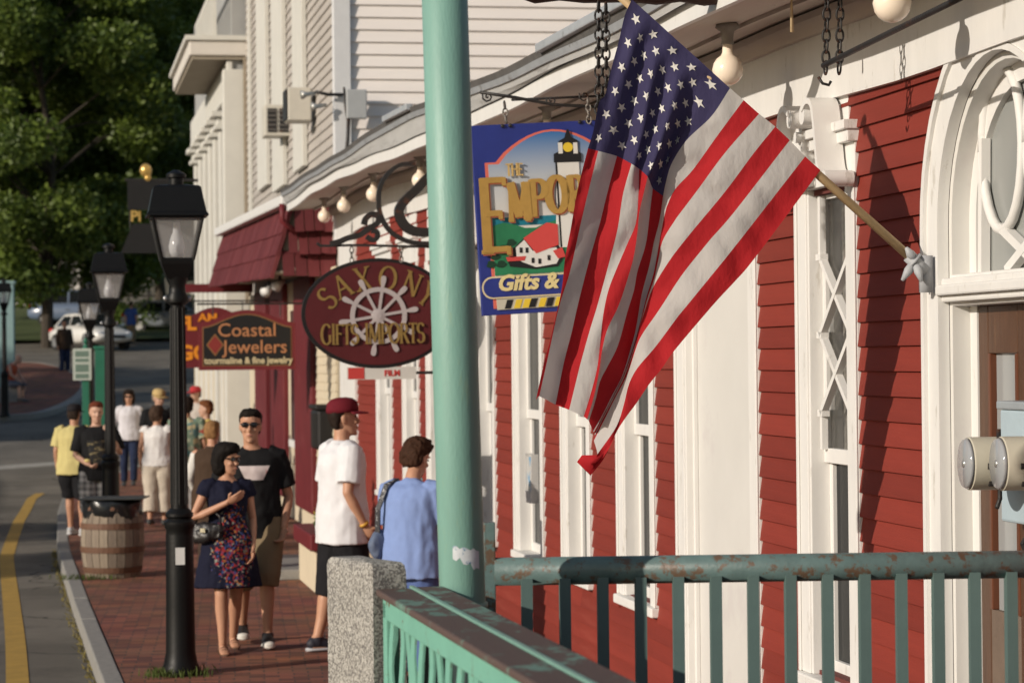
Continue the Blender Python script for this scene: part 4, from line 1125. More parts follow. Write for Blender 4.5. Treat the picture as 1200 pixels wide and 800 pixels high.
# ================================================================ hanging things under the eave
def chain(root, a, b, link_l=.052, mat=M_dark, rad=.0045):
    a, b = V(a), V(b); n = max(2, int((b-a).length/(link_l*.72))); d_ = (b-a)/n
    ln = MB(); pts = []
    for i in range(15):
        an = 2*math.pi*i/14; pts.append((.35*link_l*math.cos(an)*.85, 0, .5*link_l*math.sin(an)))
    me = MB().tube(pts, rad, 6).mesh('chain_link', mat, True)
    q = V((0, 0, 1)).rotation_difference(d_.normalized())
    for i in range(n):
        o = link('chain_link', me, root, loc=a + d_*(i+.5)); o.rotation_mode = 'QUATERNION'
        o.rotation_quaternion = q @ Matrix.Rotation(R(20 if i % 2 else 105), 3, 'Z').to_quaternion()
tb, zb = wpx(650, 3, 1.1)
bp_ = V(at(700, 4, 10.6)); bl = at(598, 2, 10.5)
beam = thing('sign_beam', 'rough dark wooden beam end at the top edge left of the flag', 'beam', (bp_.x, bp_.y, bp_.z))
mb = MB(); pts = []; L = bl - bp_
for i in range(12):
    s = i/11; pts.append(V((0.42*(1-s), 0.07*(1-s), .06)) if False else (V((.75, .12, .045))*(1-s) + (L + V((0, 0, .045)))*s))
mb.tube(pts, [(.045+.008*math.sin(i*2.7), .05+.01*math.sin(i*1.9)) for i in range(11)] + [(.02, .03)], 12)
mb.obj('timber', pmat('tarred_wood', (.045, .022, .018), .7, .3, 9, .5, 40), beam, True)
ch = thing('chain', 'double rusty iron chain hanging beside the flag canton', 'chain', at(706, 2, 10.55), 0, 'hanging chains')
chain(ch, (-.016, 0, 0), (-.022, 0, -.50)); chain(ch, (.014, 0, -.01), (.012, 0, -.50))
rod0 = wall_pt(965, 77, .42); rod1 = wall_pt(1190, -34, .42)
rodt = thing('sign_rod', 'dark iron rod sloping up to the right under the eave beside the arched door', 'rod', rod0)
MB().tube([V((0, 0, 0)), rod1-rod0], .011, 10).obj('bar', M_dark, rodt, True)
MB().tube([(-.02, 0, -.045), (-.005, -.01, -.07), (.02, 0, -.075), (.028, 0, -.06)], .006, 8).obj('hook', M_dark, rodt, True)
cb = at(978, 95, rod0.y - .0); ch2 = thing('chain', 'double dark iron chain holding the rod beside the arched door', 'chain', cb, 0, 'hanging chains')
h_ = 3.69 - cb.z
chain(ch2, (-.034, 0, .03), (-.022, 0, h_)); chain(ch2, (.018, 0, .03), (.028, 0, h_))
pc = wall_pt(928, 38, .40); cord = thing('pull_cord', 'thin pale pull cord hanging from the eave above the flag', 'cord', pc)
MB().tube([(0, 0, 0), (0, 0, .12), (0, 0, 3.69-pc.z)], [.008, .0045, .0035], 8).obj('string', pmat('cord_tan', (.5, .38, .22), .7), cord, True)

# twin drums at the right edge
tw = thing('twin_drum_lamp', 'pair of cream metal drums with clear ends and slots, at the right edge', 'lamp', (1.60, 8.8, 0))
M_drum = pmat('cream_drum', (.50, .47, .38), .4, .07, 4, .08, 40, wear=(.3, .27, .2), wscale=9, wamt=.3)
ax = V((math.cos(R(6)), math.sin(R(6)), 0))
for i, (px, Y) in enumerate(((1134, 8.86), (1172, 8.66))):
    c = at(px, 543, Y) - V((1.60, 8.8, 0))
    d_ = MB().tube([c, c+ax*.004, c+ax*.30, c+ax*.304], [.086, .092, .092, .086], 36).obj('drum', M_drum, tw, 'auto')
    MB().tube([c-ax*.014, c-ax*.002], [.082, .089], 36).obj('clear_end', glassmat('clear_end', (.30, .31, .32), .08), d_, True)
    MB().tube([c-ax*.018, c-ax*.010], [.012, .016], 10).obj('end_boss', pmat('bright_metal', (.5, .5, .48), .3, .1, metal=.7), d_, True)
    sd = V((ax.y, -ax.x, 0))
    for (u_, zz, l_) in ((.062, -.006, .036), (.070, -.066, .03)):
        q = c + ax*u_ + sd*(math.sqrt(.0925**2-zz**2)) + V((0, 0, zz)); MB().tube([q-ax*l_/2, q+ax*l_/2], .0105, 10).obj('slot', M_dark, d_)
MB().tube([V((-.02, .12, 1.822)), V((.95, .36, 1.822))], .018, 10).obj('axle', M_dark, tw, True)
MB().tube([V((.62, .26, 0)), V((.62, .26, 1.85))], .025, 12).obj('stand', M_dark, tw, True)
MB().tube([V((.075, .03, 1.94)), V((.075, .02, 1.70)), V((.06, .0, 1.67))], .008, 8).obj('tie_wire', M_dark, tw, True)
# pale blue box on the door
q = wall_pt(1176, 545, -.26)
bx_ = thing('blue_box', 'pale blue box fixed on the wooden arched door behind the drums', 'box', wxy(wpx(1196, 545, 0)[0], -.03), WROT)
zc = wpx(1178, 545, 0)[1]
MB().box(-.17, .17, -.085, .04, zc-.20, zc+.20).obj('case', pmat('pale_blue_paint', (.38, .47, .52), .5, .08), bx_, bevel=.01)
MB().box(-.18, .18, -.09, .05, zc+.20, zc+.23).obj('lid', pmat('lid_grey', (.3, .33, .35), .4), bx_, bevel=.006)
for k in (-.08, .02): MB().tube([(k, .0, zc-.24), (k, .02, zc-.27), (k, .0, zc-.32)], .008, 8).obj('hook', M_dark, bx_)
# ================================================================ hanging signs
M_gold = pmat('gold_leaf', (.46, .28, .075), .4, .12, 12, .1, 80, metal=.25)
def sgn_frame(name, label, px, py, Y, tilt=0.0):
    t = thing(name, label, 'sign', at(px, py, Y), SROT); t.rotation_euler = (0, R(tilt), SROT); return t
# ---- lighthouse sign
EY = 14.0; ES = FPX/EY; EC = (652, 254)
em = sgn_frame('lighthouse_sign', 'blue hanging shop sign with a painted lighthouse and gold lettering', EC[0], EC[1], EY, -3.0)
ca, sa = math.cos(R(2.6)), math.sin(R(2.6))
def e(px, py):
    dx, dy = px-EC[0], py-EC[1]
    return ((dx*ca - dy*sa)/ES, -(dx*sa + dy*ca)/ES)
def epoly(pts, y, d=.002): 
    mb = MB(); mb.prism([e(*p) for p in pts], y, y+d); return mb
def flat(name, c, r=.5, v=.05): return pmat('print_' + name, c, r, v, 5, .05, 40)
W2, H2 = .447, .517
MB().box(-W2, W2, -.015, .015, -H2, H2).obj('board', flat('royal_blue', (.022, .035, .20), .4, .12), em, bevel=.004)
def rel(pts, y, d=.002):
    mb = MB(); mb.prism(pts, y, y+d); return mb
# frame with arched top
def frame_pts(ins):
    a = W2-.065-ins; pts = [(-a, -H2+.035+ins), (a, -H2+.035+ins), (a, H2-.205-ins*.6), (a-.06, H2-.205-ins*.6)]
    n = 14
    for i in range(1, n): s = i/n; pts.append((a-.06 - (2*a-.12)*s, H2-.205-ins*.6 + (.165)*math.sin(math.pi*s)**.8))
    pts += [(-a+.06, H2-.205-ins*.6), (-a, H2-.205-ins*.6)]
    return pts
rel(frame_pts(0), -.0175).obj('border', flat('coral', (.62, .14, .10)), em)
def grad_mat():
    m = bpy.data.materials.new('print_sky'); m.use_nodes = True; n = m.node_tree; b = n.nodes['Principled BSDF']
    tc = n.nodes.new('ShaderNodeTexCoord'); sp = n.nodes.new('ShaderNodeSeparateXYZ'); n.links.new(tc.outputs['Object'], sp.inputs[0])
    mr_ = n.nodes.new('ShaderNodeMapRange'); mr_.inputs[1].default_value = -.02; mr_.inputs[2].default_value = .47; n.links.new(sp.outputs[2], mr_.inputs[0])
    rp = n.nodes.new('ShaderNodeValToRGB'); rp.color_ramp.elements[0].color = (.62, .60, .56, 1); rp.color_ramp.elements[1].color = (.02, .13, .36, 1)
    q = rp.color_ramp.elements.new(.45); q.color = (.46, .49, .52, 1)
    n.links.new(mr_.outputs[0], rp.inputs[0]); n.links.new(rp.outputs[0], b.inputs['Base Color']); b.inputs['Roughness'].default_value = .45
    return m
rel(frame_pts(.018), -.0195).obj('sky_panel', grad_mat(), em)
a = W2-.083
seaT, seaB, lawnB = e(652, 252)[1], e(652, 262)[1], e(652, 319)[1]
rel([(-a, seaB), (a, seaB), (a, seaT), (-a, seaT)], -.0215).obj('sea_panel', flat('teal', (.01, .17, .24)), em)
n = 12; pts = [(-a, lawnB), (a, lawnB)] + [(a-2*a*i/n, seaB + .02*math.sin(i*1.3)) for i in range(n+1)]
rel(pts, -.0235).obj('lawn_panel', flat('grass', (.02, .17, .075), .5, .25), em)
lt = e(652, 190); rt = e(679, 189); lb_ = e(650, 290); rb = e(681, 290)
rel([lb_, rb, rt, lt], -.0255).obj('lighthouse_tower', flat('white', (.66, .65, .62)), em)
rel([(lt[0]-.006, lb_[1]), (lt[0]+.004, lb_[1]), (lt[0]+.004, lt[1]), (lt[0]-.006, lt[1])], -.0262).obj('tower_outline', flat('black', (.01, .01, .012)), em)
epoly([(649, 191), (682, 190), (682, 180), (678, 178), (678, 165), (670, 161), (667, 152), (665, 152), (662, 162), (655, 166), (655, 178), (649, 181)], -.0275).obj('lantern', flat('black', (.01, .01, .012)), em)
c = e(666, 173); rel([(c[0]+.028*math.cos(R(q)), c[1]+.026*math.sin(R(q))) for q in range(0, 360, 24)], -.029).obj('lantern_light', flat('lamp_yellow', (.70, .50, .04)), em)
for dx in (-9, 9):
    c = e(666+dx, 174); rel([(c[0]-.012, c[1]-.03), (c[0]+.012, c[1]-.03), (c[0]+.012, c[1]+.03), (c[0]-.012, c[1]+.03)], -.0288).obj('lantern_glass', flat('white', (.66, .65, .62)), em)
epoly([(592, 305), (600, 290), (612, 279), (622, 290), (652, 286), (660, 300), (652, 312), (625, 315), (595, 312)], -.0265).obj('cottage_outline', flat('black', (.01, .01, .012)), em)
epoly([(603, 303), (602, 290), (612, 281), (622, 294), (650, 290), (655, 300), (650, 309), (626, 313), (610, 307)], -.0280).obj('cottage_wall', flat('white', (.66, .65, .62)), em)
epoly([(611, 279), (639, 261), (652, 263), (653, 287), (626, 297)], -.0295).obj('cottage_roof', flat('roof_red', (.55, .06, .055)), em)
epoly([(646, 294), (657, 290), (661, 301), (652, 303)], -.0300).obj('cottage_roof', flat('roof_red', (.55, .06, .055)), em)
epoly([(590, 301), (614, 300), (612, 305), (592, 306)], -.0298).obj('cottage_roof', flat('roof_red', (.55, .06, .055)), em)
for q in ((608, 293), (615, 293), (622, 305), (630, 306), (641, 302)):
    epoly([(q[0]-1.6, q[1]-3), (q[0]+1.6, q[1]-3), (q[0]+1.6, q[1]+3), (q[0]-1.6, q[1]+3)], -.0305).obj('cottage_window', flat('black', (.01, .01, .012)), em)
for q in ((578, 300), (588, 291), (597, 284), (585, 309), (573, 309)):
    c = e(*q); rel([(c[0]+.03*math.cos(R(s))*(1+.3*math.sin(s)), c[1]+.02*math.sin(R(s))) for s in range(0, 360, 30)], -.0252).obj('shrub', flat('dark_green', (.008, .04, .02)), em)
# banner and lower strip
bl_ = e(562, 333); bz0, bz1 = e(652, 346)[1], e(652, 320)[1]
pts = [(W2-.01, bz0), (W2-.01, bz1)] + [(bl_[0]+.05-.055*math.sin(R(q)), (bz0+bz1)/2+(bz1-bz0)/2*math.cos(R(q))) for q in range(0, 181, 20)]
rel(pts, -.0265).obj('banner_edge', flat('cream', (.62, .52, .32)), em)
pts = [(W2-.016, bz0+.009), (W2-.016, bz1-.009)] + [(bl_[0]+.052-.048*math.sin(R(q)), (bz0+bz1)/2+((bz1-bz0)/2-.009)*math.cos(R(q))) for q in range(0, 181, 20)]
rel(pts, -.0285).obj('banner', flat('royal_blue', (.022, .035, .20), .4, .12), em)
tm = text_mb('Gifts & Co', .118, shear=.25, bold=.004, depth=.003); tx = e(579, 340)
tm.v = [(x+tx[0], y-.031, z+tx[1]+.0) for x, y, z in tm.v]; tm.obj('lettering', flat('pale_yellow', (.66, .55, .27)), em)
sz0, sz1 = e(652, 359)[1], e(652, 347)[1]
rel([(-a, sz0), (a, sz0), (a, sz1), (-a, sz1)], -.0235).obj('lower_strip', flat('pale', (.5, .47, .38)), em)
for i, (x, c) in enumerate(((592, 'k'), (603, 'y'), (613, 'y'), (621, 'k'), (632, 'y'), (641, 'k'), (651, 'y'), (662, 'k'), (676, 'y'))):
    q = e(x, 353); rel([(q[0]-.022, sz0+.004), (q[0]+.012, sz0+.004), (q[0]+.03, sz1-.004), (q[0]-.005, sz1-.004)], -.0255 - .0003*i).obj('strip_motif', flat('black', (.01, .01, .012)) if c == 'k' else flat('lamp_yellow', (.70, .50, .04)), em)
def emporium(h0, word, x0, ybase, rise_, h, wf, mat, name, st=.20, y=-.038, gap=.93):
    x = x0; out = []
    for i, chh in enumerate(word):
        hh = h[i] if isinstance(h, list) else h
        def xf(xx, zz, x=x, i=i): 
            return (x + xx, ybase(x + (ws_[i]/2 if word == 'EMPORIUM' else 0)) + zz)
        if word == 'EMPORIUM': wf = ws_[i]/(GLY[chh][0]*hh)
        mb, wdt = glyph_mb(chh, hh, wf, st if hh < .3 else st*.62, y, -.0305, xf); out.append(mb); x += wdt*gap
    return out
xE = e(560, 280)
hs = [.40, .205, .195, .19, .19, .19, .2, .205]
ws_ = [.165, .118, .10, .112, .108, .05, .105, .12]
def base(X):
    return float(np.interp((X - xE[0])*ES, [0, 24, 36, 46, 66, 85, 110, 150, 190], [(254-291)/ES, (254-291)/ES, (254-258)/ES, (254-256)/ES, (254-252)/ES, (254-249)/ES, (254-247)/ES, (254-250)/ES, (254-258)/ES]))
for off, mt, yy in ((.008, flat('letter_shadow', (.34, .10, .05)), -.0325), (0, M_gold, -.0355)):
    for mb in emporium(0, 'EMPORIUM', xE[0]+off, base, 0, hs, .62, None, '', .21, yy, 1.0):
        mb.v = [(x, y, z-off) for x, y, z in mb.v]; mb.obj('letter', mt, em)
for mb in emporium(0, 'THE', e(592, 207)[0], lambda X: e(600, 206)[1], 0, .065, .75, None, '', .17, -.034): mb.obj('letter', flat('pale_gold', (.52, .36, .14)), em)
# bolts, chains, bracket of thin iron
for px_ in (589, 598, 681, 690):
    c = e(px_, 148 + (px_-589)*-.05); MB().ell((c[0], -.02, c[1]), (.011, .008, .011), 10, 6).obj('bolt', M_dark, em, True)
eb_ = thing('sign_bracket', 'thin black iron bracket with small curls above the lighthouse sign', 'bracket', at(EC[0], 118, EY), SROT)
def lp(px, py, root, Y): 
    v = at(px, py, Y) - root.location; c_, s_ = math.cos(-SROT), math.sin(-SROT); return V((v.x*c_-v.y*s_, v.x*s_+v.y*c_, v.z))
def ebp(px, py, dy=0): q = lp(px, py, eb_, EY); return V((q.x, dy, q.z))
MB().tube([ebp(560, 110), ebp(600, 115), ebp(650, 123), ebp(800, 127)], .009, 8).obj('bar', M_dark, eb_, True)
MB().tube([ebp(600, 117, .05), ebp(700, 108, .2), ebp(760, 104, .25)], .007, 8).obj('stay', M_dark, eb_, True)
for cx, cy, r_ in ((569, 115, 5), (646, 118, 5), (686, 112, 5)):
    MB().tube([ebp(cx + r_*s/8*math.cos(s*.9), cy + r_*s/8*math.sin(s*.9)) for s in range(0, 12)], .005, 6).obj('curl', M_dark, eb_, True)
ec1 = thing('sign_chain', 'short pale chain at the left corner of the lighthouse sign', 'chain', at(591, 119, EY), 0, 'sign chains'); chain(ec1, (0, 0, 0), (.01, 0, -.12), .045, pmat('chain_grey', (.22, .2, .18), .5, metal=.5))
ec2 = thing('sign_chain', 'short pale chain beside the flag, over the lighthouse sign', 'chain', at(689, 116, EY), 0, 'sign chains'); chain(ec2, (0, 0, 0), (.005, 0, -.13), .045, MATS['chain_grey'])

# ---- oval ship's wheel sign
SY = 20.0; SS = FPX/SY
M_gold2 = pmat('aged_gold', (.24, .155, .045), .5, .15, 12, .1, 80)
ox = sgn_frame('oval_sign', "oval maroon hanging sign with a ship's wheel and gold lettering", 443, 367, SY, -.6)
M_oval = pmat('oval_maroon', (.085, .012, .014), .45, .15, 4, .1, 40)
M_blk = pmat('black_paint', (.012, .011, .011), .45, .1, 4, .1, 40)
def oval(rx, rz, n=64): return [(rx*math.cos(2*math.pi*i/n), rz*math.sin(2*math.pi*i/n)) for i in range(n)]
rel(oval(.60, .43), -.022, .044).obj('board', M_blk, ox)
rel(oval(.572, .402), -.027, .005).obj('panel', M_oval, ox)
M_whl = pmat('wheel_grey', (.42, .38, .38), .5, .08)
ring_o = [(.0+.205*math.cos(2*math.pi*i/40), -.02+.205*math.sin(2*math.pi*i/40)) for i in range(41)]
wh = MB(); ribbon(wh, ring_o, .036, -.040, -.027); wheel = wh.obj('ship_wheel', M_whl, ox)
MB().lathe([(.058, 0), (.052, .012), (.02, .018)], 20).obj('hub', M_whl, wheel)
hub = kids(wheel)[0]; hub.rotation_euler = (R(90), 0, 0); hub.location = (0, -.027, -.02)
for i in range(10):
    an = 2*math.pi*i/10 + R(9); c_, s_ = math.cos(an), math.sin(an)
    mb = MB(); ribbon(mb, [(.04*c_, -.02+.04*s_), (.19*c_, -.02+.19*s_)], .022, -.0385, -.027); mb.obj('spoke', M_whl, wheel)
    mb = MB(); ribbon(mb, [(r_*c_, -.02+r_*s_) for r_ in (.215, .235, .26, .285, .305, .315)], [.022, .026, .036, .042, .036, .015], -.0395, -.027); mb.obj('handle', M_whl, wheel)
ang = [153, 128, 103, 77, 53, 31]; hts = [.165, .165, .165, .165, .165, .165]
for chh, an in zip('SAXONY', (157, 131, 106, 80, 53, 27)):
    gw = GLY[chh][0]*.17*.92; c0 = (.435*math.cos(R(an)), .02+.255*math.sin(R(an)))
    rot = R((an-90)*.62)
    def xf(x, z, gw=gw, c0=c0, rot=rot):
        x -= gw/2; z -= .085; return (c0[0] + x*math.cos(rot) - z*math.sin(rot), c0[1] + x*math.sin(rot) + z*math.cos(rot))
    mb, _ = glyph_mb(chh, .175, .95, .12, -.033, -.027, xf); mb.obj('letter', M_gold2, ox)
x = -.455
for chh in 'GIFTS IMPORTS':
    if chh == ' ': x += .05; continue
    mb, wd = glyph_mb(chh, .155, .66, .115, -.0465, -.0405, lambda a_, b_, x=x: (x+a_, -.235+b_)); mb.obj('letter', M_gold2, ox); x += wd*1.0
obk = thing('scroll_bracket', 'big black iron scroll bracket above the oval sign', 'bracket', at(500, 290, SY), SROT)
def obp(px, py, dy=0): q = lp(px, py, obk, SY); return V((q.x, dy, q.z))
def strap(pts, w_=.035, t_=.010, name='scroll', n=50):
    q = crom([tuple(obp(*p)) for p in pts], n); MB().tube([V(a_) for a_ in q], 0, flat=(w_, t_), side=(0, 1, 0)).obj(name, M_dark, obk)
strap([(369, 286), (373, 289), (420, 288), (480, 289), (575, 290)], .02, .009, 'bar', 30)
strap([(486, 193), (468, 194), (452, 206), (443, 225), (444, 250), (455, 270), (472, 281), (490, 285), (515, 284), (535, 275)], .035, .016)
strap([(520, 200), (503, 207), (488, 222), (470, 240), (467, 252), (475, 266), (490, 272), (510, 270), (525, 255), (522, 240), (512, 238)], .05, .034)
strap([(385, 287), (396, 284), (405, 280), (420, 276), (431, 268), (441, 262), (442, 254), (434, 252), (427, 257), (425, 264)], .03, .022)
strap([(428, 278), (436, 282), (441, 278), (440, 272), (434, 271)], .03, .018, n=24)
for px_ in (412, 470):
    c1 = thing('sign_chain', 'short chain holding the %s of the oval sign' % ('left side' if px_ == 412 else 'middle'), 'chain', at(px_, 290, SY-.02), 0, 'sign chains'); chain(c1, (0, 0, 0), (0, 0, -.16 if px_ == 412 else -.11), .05, MATS['chain_grey'])
# small printed film board below the oval sign
fb = sgn_frame('film_board', 'small white board reading FILM below the oval sign', 447, 437, 20.6)
MB().box(-.28, .28, -.01, .01, -.05, .05).obj('board', flat('white', (.66, .65, .62)), fb)
tm = text_mb('FILM', .065, bold=.002, depth=.002); tm.v = [(x+.02, y-.012, z-.022) for x, y, z in tm.v]; tm.obj('lettering', flat('roof_red', (.55, .06, .055)), fb)
MB().box(-.27, -.14, -.0125, -.01, -.045, .045).obj('red_patch', flat('roof_red', (.55, .06, .055)), fb)
MB().box(.28, 1.1, -.006, .006, -.012, .012).obj('arm', M_dark, fb)

# ---- jewellers' sign and the orange-lettered sign behind it
def arched_board(root, wd, zb, zs, zp, y0, y1, ins=0.0):
    n = 14; pts = [(-wd+ins, zb+ins), (wd-ins, zb+ins), (wd-ins, zs-ins)]
    for i in range(1, n): s = i/n; pts.append((wd-ins-(2*wd-2*ins)*s, zs-ins+(zp-zs)*math.sin(math.pi*s)**1.6))
    pts.append((-wd+ins, zs-ins)); mb = MB(); mb.prism(pts, y0, y1); return mb
cj = sgn_frame('jewellers_sign', 'black and maroon arched sign lettered for a jeweller, in front of the shop', 289.5, 399, 32, 0)
arched_board(cj, .605, -.365, .22, .385, -.02, .02).obj('board', flat('sign_maroon', (.15, .018, .022)), cj)
arched_board(cj, .605, -.365, .22, .385, -.024, -.02, .05).obj('edge', flat('bronze', (.24, .12, .045)), cj)
arched_board(cj, .605, -.365, .22, .385, -.028, -.024, .062).obj('panel', M_blk, cj)
def put(root, body, size, x, z, y, mat, **kw):
    tm = text_mb(body, size, **kw); tm.v = [(a_+x, b_+y, c_+z) for a_, b_, c_ in tm.v]; return tm.obj('lettering', mat, root)
M_copper = flat('copper', (.46, .20, .09))
put(cj, 'Coastal', .235, -.37, .055, -.032, M_copper, bold=.001, xs=1.03)
put(cj, 'Jewelers', .235, -.30, -.155, -.032, M_copper, bold=.001, xs=1.0)
put(cj, 'tourmaline & fine jewelry', .115, -.535, -.285, -.032, flat('cream', (.62, .52, .32)), bold=.003, xs=.93)
rel([(-.40, .09), (-.29, -.05), (-.40, -.19), (-.51, -.05)], -.031, .003).obj('diamond', flat('bronze', (.24, .12, .045)), cj)
rel([(-.40, .065), (-.31, -.05), (-.40, -.165), (-.49, -.05)], -.033, .002).obj('diamond_face', flat('diamond_red', (.23, .03, .025)), cj)
def arm(root, x1, z, x0=-.62, drops=(-.4, .4), zt=.3):
    MB().tube([(x0, 0, z), (x1, 0, z)], .012, 8).obj('arm', M_dark, root)
    for x in drops: MB().tube([(x, 0, z), (x, 0, zt)], .008, 6).obj('hanger', M_dark, root)
arm(cj, 1.25, .46, -.62, (-.42, .42), .3)
fg_ = sgn_frame('orange_lettered_sign', 'maroon arched sign with bright orange letters partly behind the jeweller sign', 252, 398, 37, 0)
arched_board(fg_, .54, -.40, .27, .47, -.02, .02).obj('board', flat('sign_maroon', (.15, .018, .022)), fg_)
M_or = flat('orange', (.78, .27, .02))
put(fg_, 'FL', .27, -.53, .15, -.026, M_or, bold=.012); put(fg_, 'AM', .16, -.24, .27, -.026, M_or, bold=.004, xs=1.2); put(fg_, 'GO', .29, -.53, -.28, -.026, M_or, bold=.012)
arm(fg_, 1.6, .56, -.55, (-.3, .4), .4)
# dark pub sign with gilded knob behind the first lamp
ps = sgn_frame('gilded_knob_sign', 'dark hanging sign with a golden knob on top and gold letters, behind the lamp', 176, 262, 52, 0)
MB().box(-.45, .5, -.03, .03, .28, .86).obj('board', M_blk, ps)
MB().prism([(-.35, .0), (.5, .0), (.75, -.6), (-.6, -.6)], -.03, .03).obj('lower_board', M_blk, ps)
MB().ell((-.08, 0, 1.08), (.12, .12, .14)).obj('knob', pmat('bright_gold', (.62, .40, .12), .3, .05, metal=.5), ps, True)
MB().ell((-.04, 0, .93), (.07, .07, .08)).obj('knob_neck', MATS['bright_gold'], ps, True)
put(ps, 'Pi', .3, -.40, .05, -.04, pmat('bright_gold', (.62, .4, .12)), bold=.01)
MB().tube([(-.5, 0, .88), (1.9, 0, .88)], .03, 8).obj('arm', M_dark, ps)
MB().tube([(1.2, 0, .86), (.0, 0, -.02)], .012, 6).obj('hanger', M_dark, ps)
MB().tube([(-.40, .035, .88), (-.40, .035, -.1)], .012, 6).obj('hanger', M_dark, ps)
# ================================================================ street lamps
M_lampb = pmat('lamp_black', (.006, .006, .006), .45, .15, 6, .12, 40, spec=.22)
M_lglass = glassmat('lamp_glass', (.42, .41, .40), .25, .42)
M_chim = pmat('lamp_chimney', (.75, .76, .78), .15, .03, 3, 0)
def street_lamp(loc, label):
    L = thing('street_lamp', label, 'street lamp', loc, SROT, 'black street lamps')
    pr = [(.135, 0), (.135, .05), (.118, .08), (.112, .12), (.104, .16), (.100, .5), (.097, .98), (.094, 1.02), (.108, 1.04), (.108, 1.075), (.085, 1.10), (.098, 1.115), (.098, 1.135), (.066, 1.17)]
    MB().lathe(pr, 24).obj('base', M_lampb, L, 'auto')
    sh = MB().lathe([(.060, 1.16), (.057, 1.3), (.051, 2.2), (.048, 2.60)], 20).obj('shaft', M_lampb, L, 'auto')
    for i in range(8):
        an = 2*math.pi*i/8; MB().tube([(.0575*math.cos(an), .0575*math.sin(an), 1.2), (.048*math.cos(an), .048*math.sin(an), 2.58)], .007, 6).obj('flute', M_lampb, sh)
    MB().lathe([(.052, 2.60), (.075, 2.62), (.08, 2.655), (.06, 2.69), (.056, 2.74), (.075, 2.78), (.078, 2.80)], 20).obj('collar', M_lampb, L, 'auto')
    for k in (-1, 1): MB().ell((k*.082, 0, 2.65), (.02, .02, .02), 10, 6).obj('knob', pmat('knob_metal', (.35, .35, .35), .3, .1, metal=.7), L, True)
    def sq(r): return r*math.sqrt(2)
    MB().lathe([(sq(.072), 2.79), (sq(.112), 2.89), (sq(.116), 2.915)], 4, (0, 0, 0), R(45)).obj('lantern_seat', M_lampb, L)
    zb, zt, rb, rt = 2.915, 3.225, .108, .176
    fr_ = MB()
    for sx in (-1, 1):
        for sy in (-1, 1): fr_.bar((sx*rb, sy*rb, zb), (sx*rt, sy*rt, zt), .018, .018)
    for z, r_ in ((zb+.008, rb), (zt-.008, rt)):
        for a_, b_ in (((-1, -1), (1, -1)), ((1, -1), (1, 1)), ((1, 1), (-1, 1)), ((-1, 1), (-1, -1))): fr_.bar((a_[0]*r_, a_[1]*r_, z), (b_[0]*r_, b_[1]*r_, z), .018, .018)
    fr_.obj('lantern_frame', M_lampb, L)
    for s in range(4):
        c_, s_ = math.cos(s*math.pi/2), math.sin(s*math.pi/2)
        vs = []
        for (x, y, z) in ((-rb, -rb, zb), (rb, -rb, zb), (rt, -rt, zt), (-rt, -rt, zt)): vs.append((x*c_-y*s_, x*s_+y*c_, z))
        MB().add(vs, [(0, 1, 2, 3)]).obj('pane', M_lglass, L)
    MB().lathe([(sq(.215), zt), (sq(.212), zt+.012), (sq(.200), zt+.03), (sq(.165), zt+.20), (sq(.15), zt+.212), (sq(.06), zt+.225)], 4, (0, 0, 0), R(45)).obj('roof', M_lampb, L)
    MB().lathe([(.05, zt+.22), (.05, zt+.27), (.07, zt+.275), (.07, zt+.30), (.045, zt+.315), (.015, zt+.33)], 14).obj('vent', M_lampb, L, 'auto')
    MB().lathe([(.035, zb+.02), (.055, zb+.06), (.058, zb+.10), (.045, zb+.16), (.028, zb+.20), (.022, zb+.27), (.016, zb+.275)], 16).obj('glass_chimney', M_chim, L, True)
    MB().lathe([(.05, zb), (.045, zb+.025), (.03, zb+.03)], 14).obj('burner', M_lampb, L)
    return L
P = gnd(212, 790); l1 = street_lamp((P.x, P.y, 0), 'nearest black lantern street lamp, standing beside the woman in the floral dress')
MB().box(-.035, .03, -.1045, -.1005, .78, .90).obj('paper_label', pmat('label_paper', (.6, .6, .58), .7, .05), l1)
lq = copy_tree(l1, (at(130, 600, 29.0).x, 29.0, 0), label='black lantern street lamp behind the wooden barrel')
for c in kids(lq):
    if c.name.startswith('paper_label'): bpy.data.objects.remove(c)
P = at(106, 500, 43.0); l3 = copy_tree(lq, (P.x, P.y, 0), label='black lantern street lamp half hidden behind the one at the barrel')
P = at(5, 400, 66.0); l4 = copy_tree(lq, (P.x, P.y, hgt(66)), label='black lantern street lamp across the street at the left edge')

# ================================================================ wooden barrel used as a litter bin
P = gnd(127, 678); bar_ = thing('barrel', 'weathered wooden barrel litter bin with a black bag on the kerb', 'barrel', (P.x, P.y + .3, 0))
M_stave = [pmat('stave_%d' % i, c, .85, .2, 4, .4, 30, streak=(6, 6, .7)) for i, c in enumerate([(.23, .185, .14), (.27, .22, .165), (.19, .15, .115)])]
M_hoop = pmat('rusty_hoop', (.12, .06, .035), .7, .3, 10, .3, 60)
BH = .74
def br(z): s = (z/BH)*2-1; return .325 - .05*s*s
NS = 22
def stave_mesh():
    mb = MB(); vs = []; n = 8
    for i in range(n+1):
        z = BH*i/n; r_ = br(z); h = math.pi/NS - .012
        for a_ in (-h, h):
            for rr in (r_, r_-.03): vs.append((rr*math.cos(a_), rr*math.sin(a_), z))
    fs = []
    for i in range(n):
        k = i*4; l = k+4; fs += [(k, l, l+1, k+1), (k+2, k+3, l+3, l+2), (k, k+2, l+2, l), (k+1, l+1, l+3, k+3)]
    fs += [(0, 1, 3, 2), (n*4, n*4+2, n*4+3, n*4+1)]
    mb.add(vs, fs); return mb
sm = [stave_mesh().mesh('stave', m) for m in M_stave]
for i in range(NS): link('stave', sm[(i*7) % 3], bar_, loc=(0, 0, .01*math.sin(i*3)*.3), rotz=2*math.pi*i/NS)
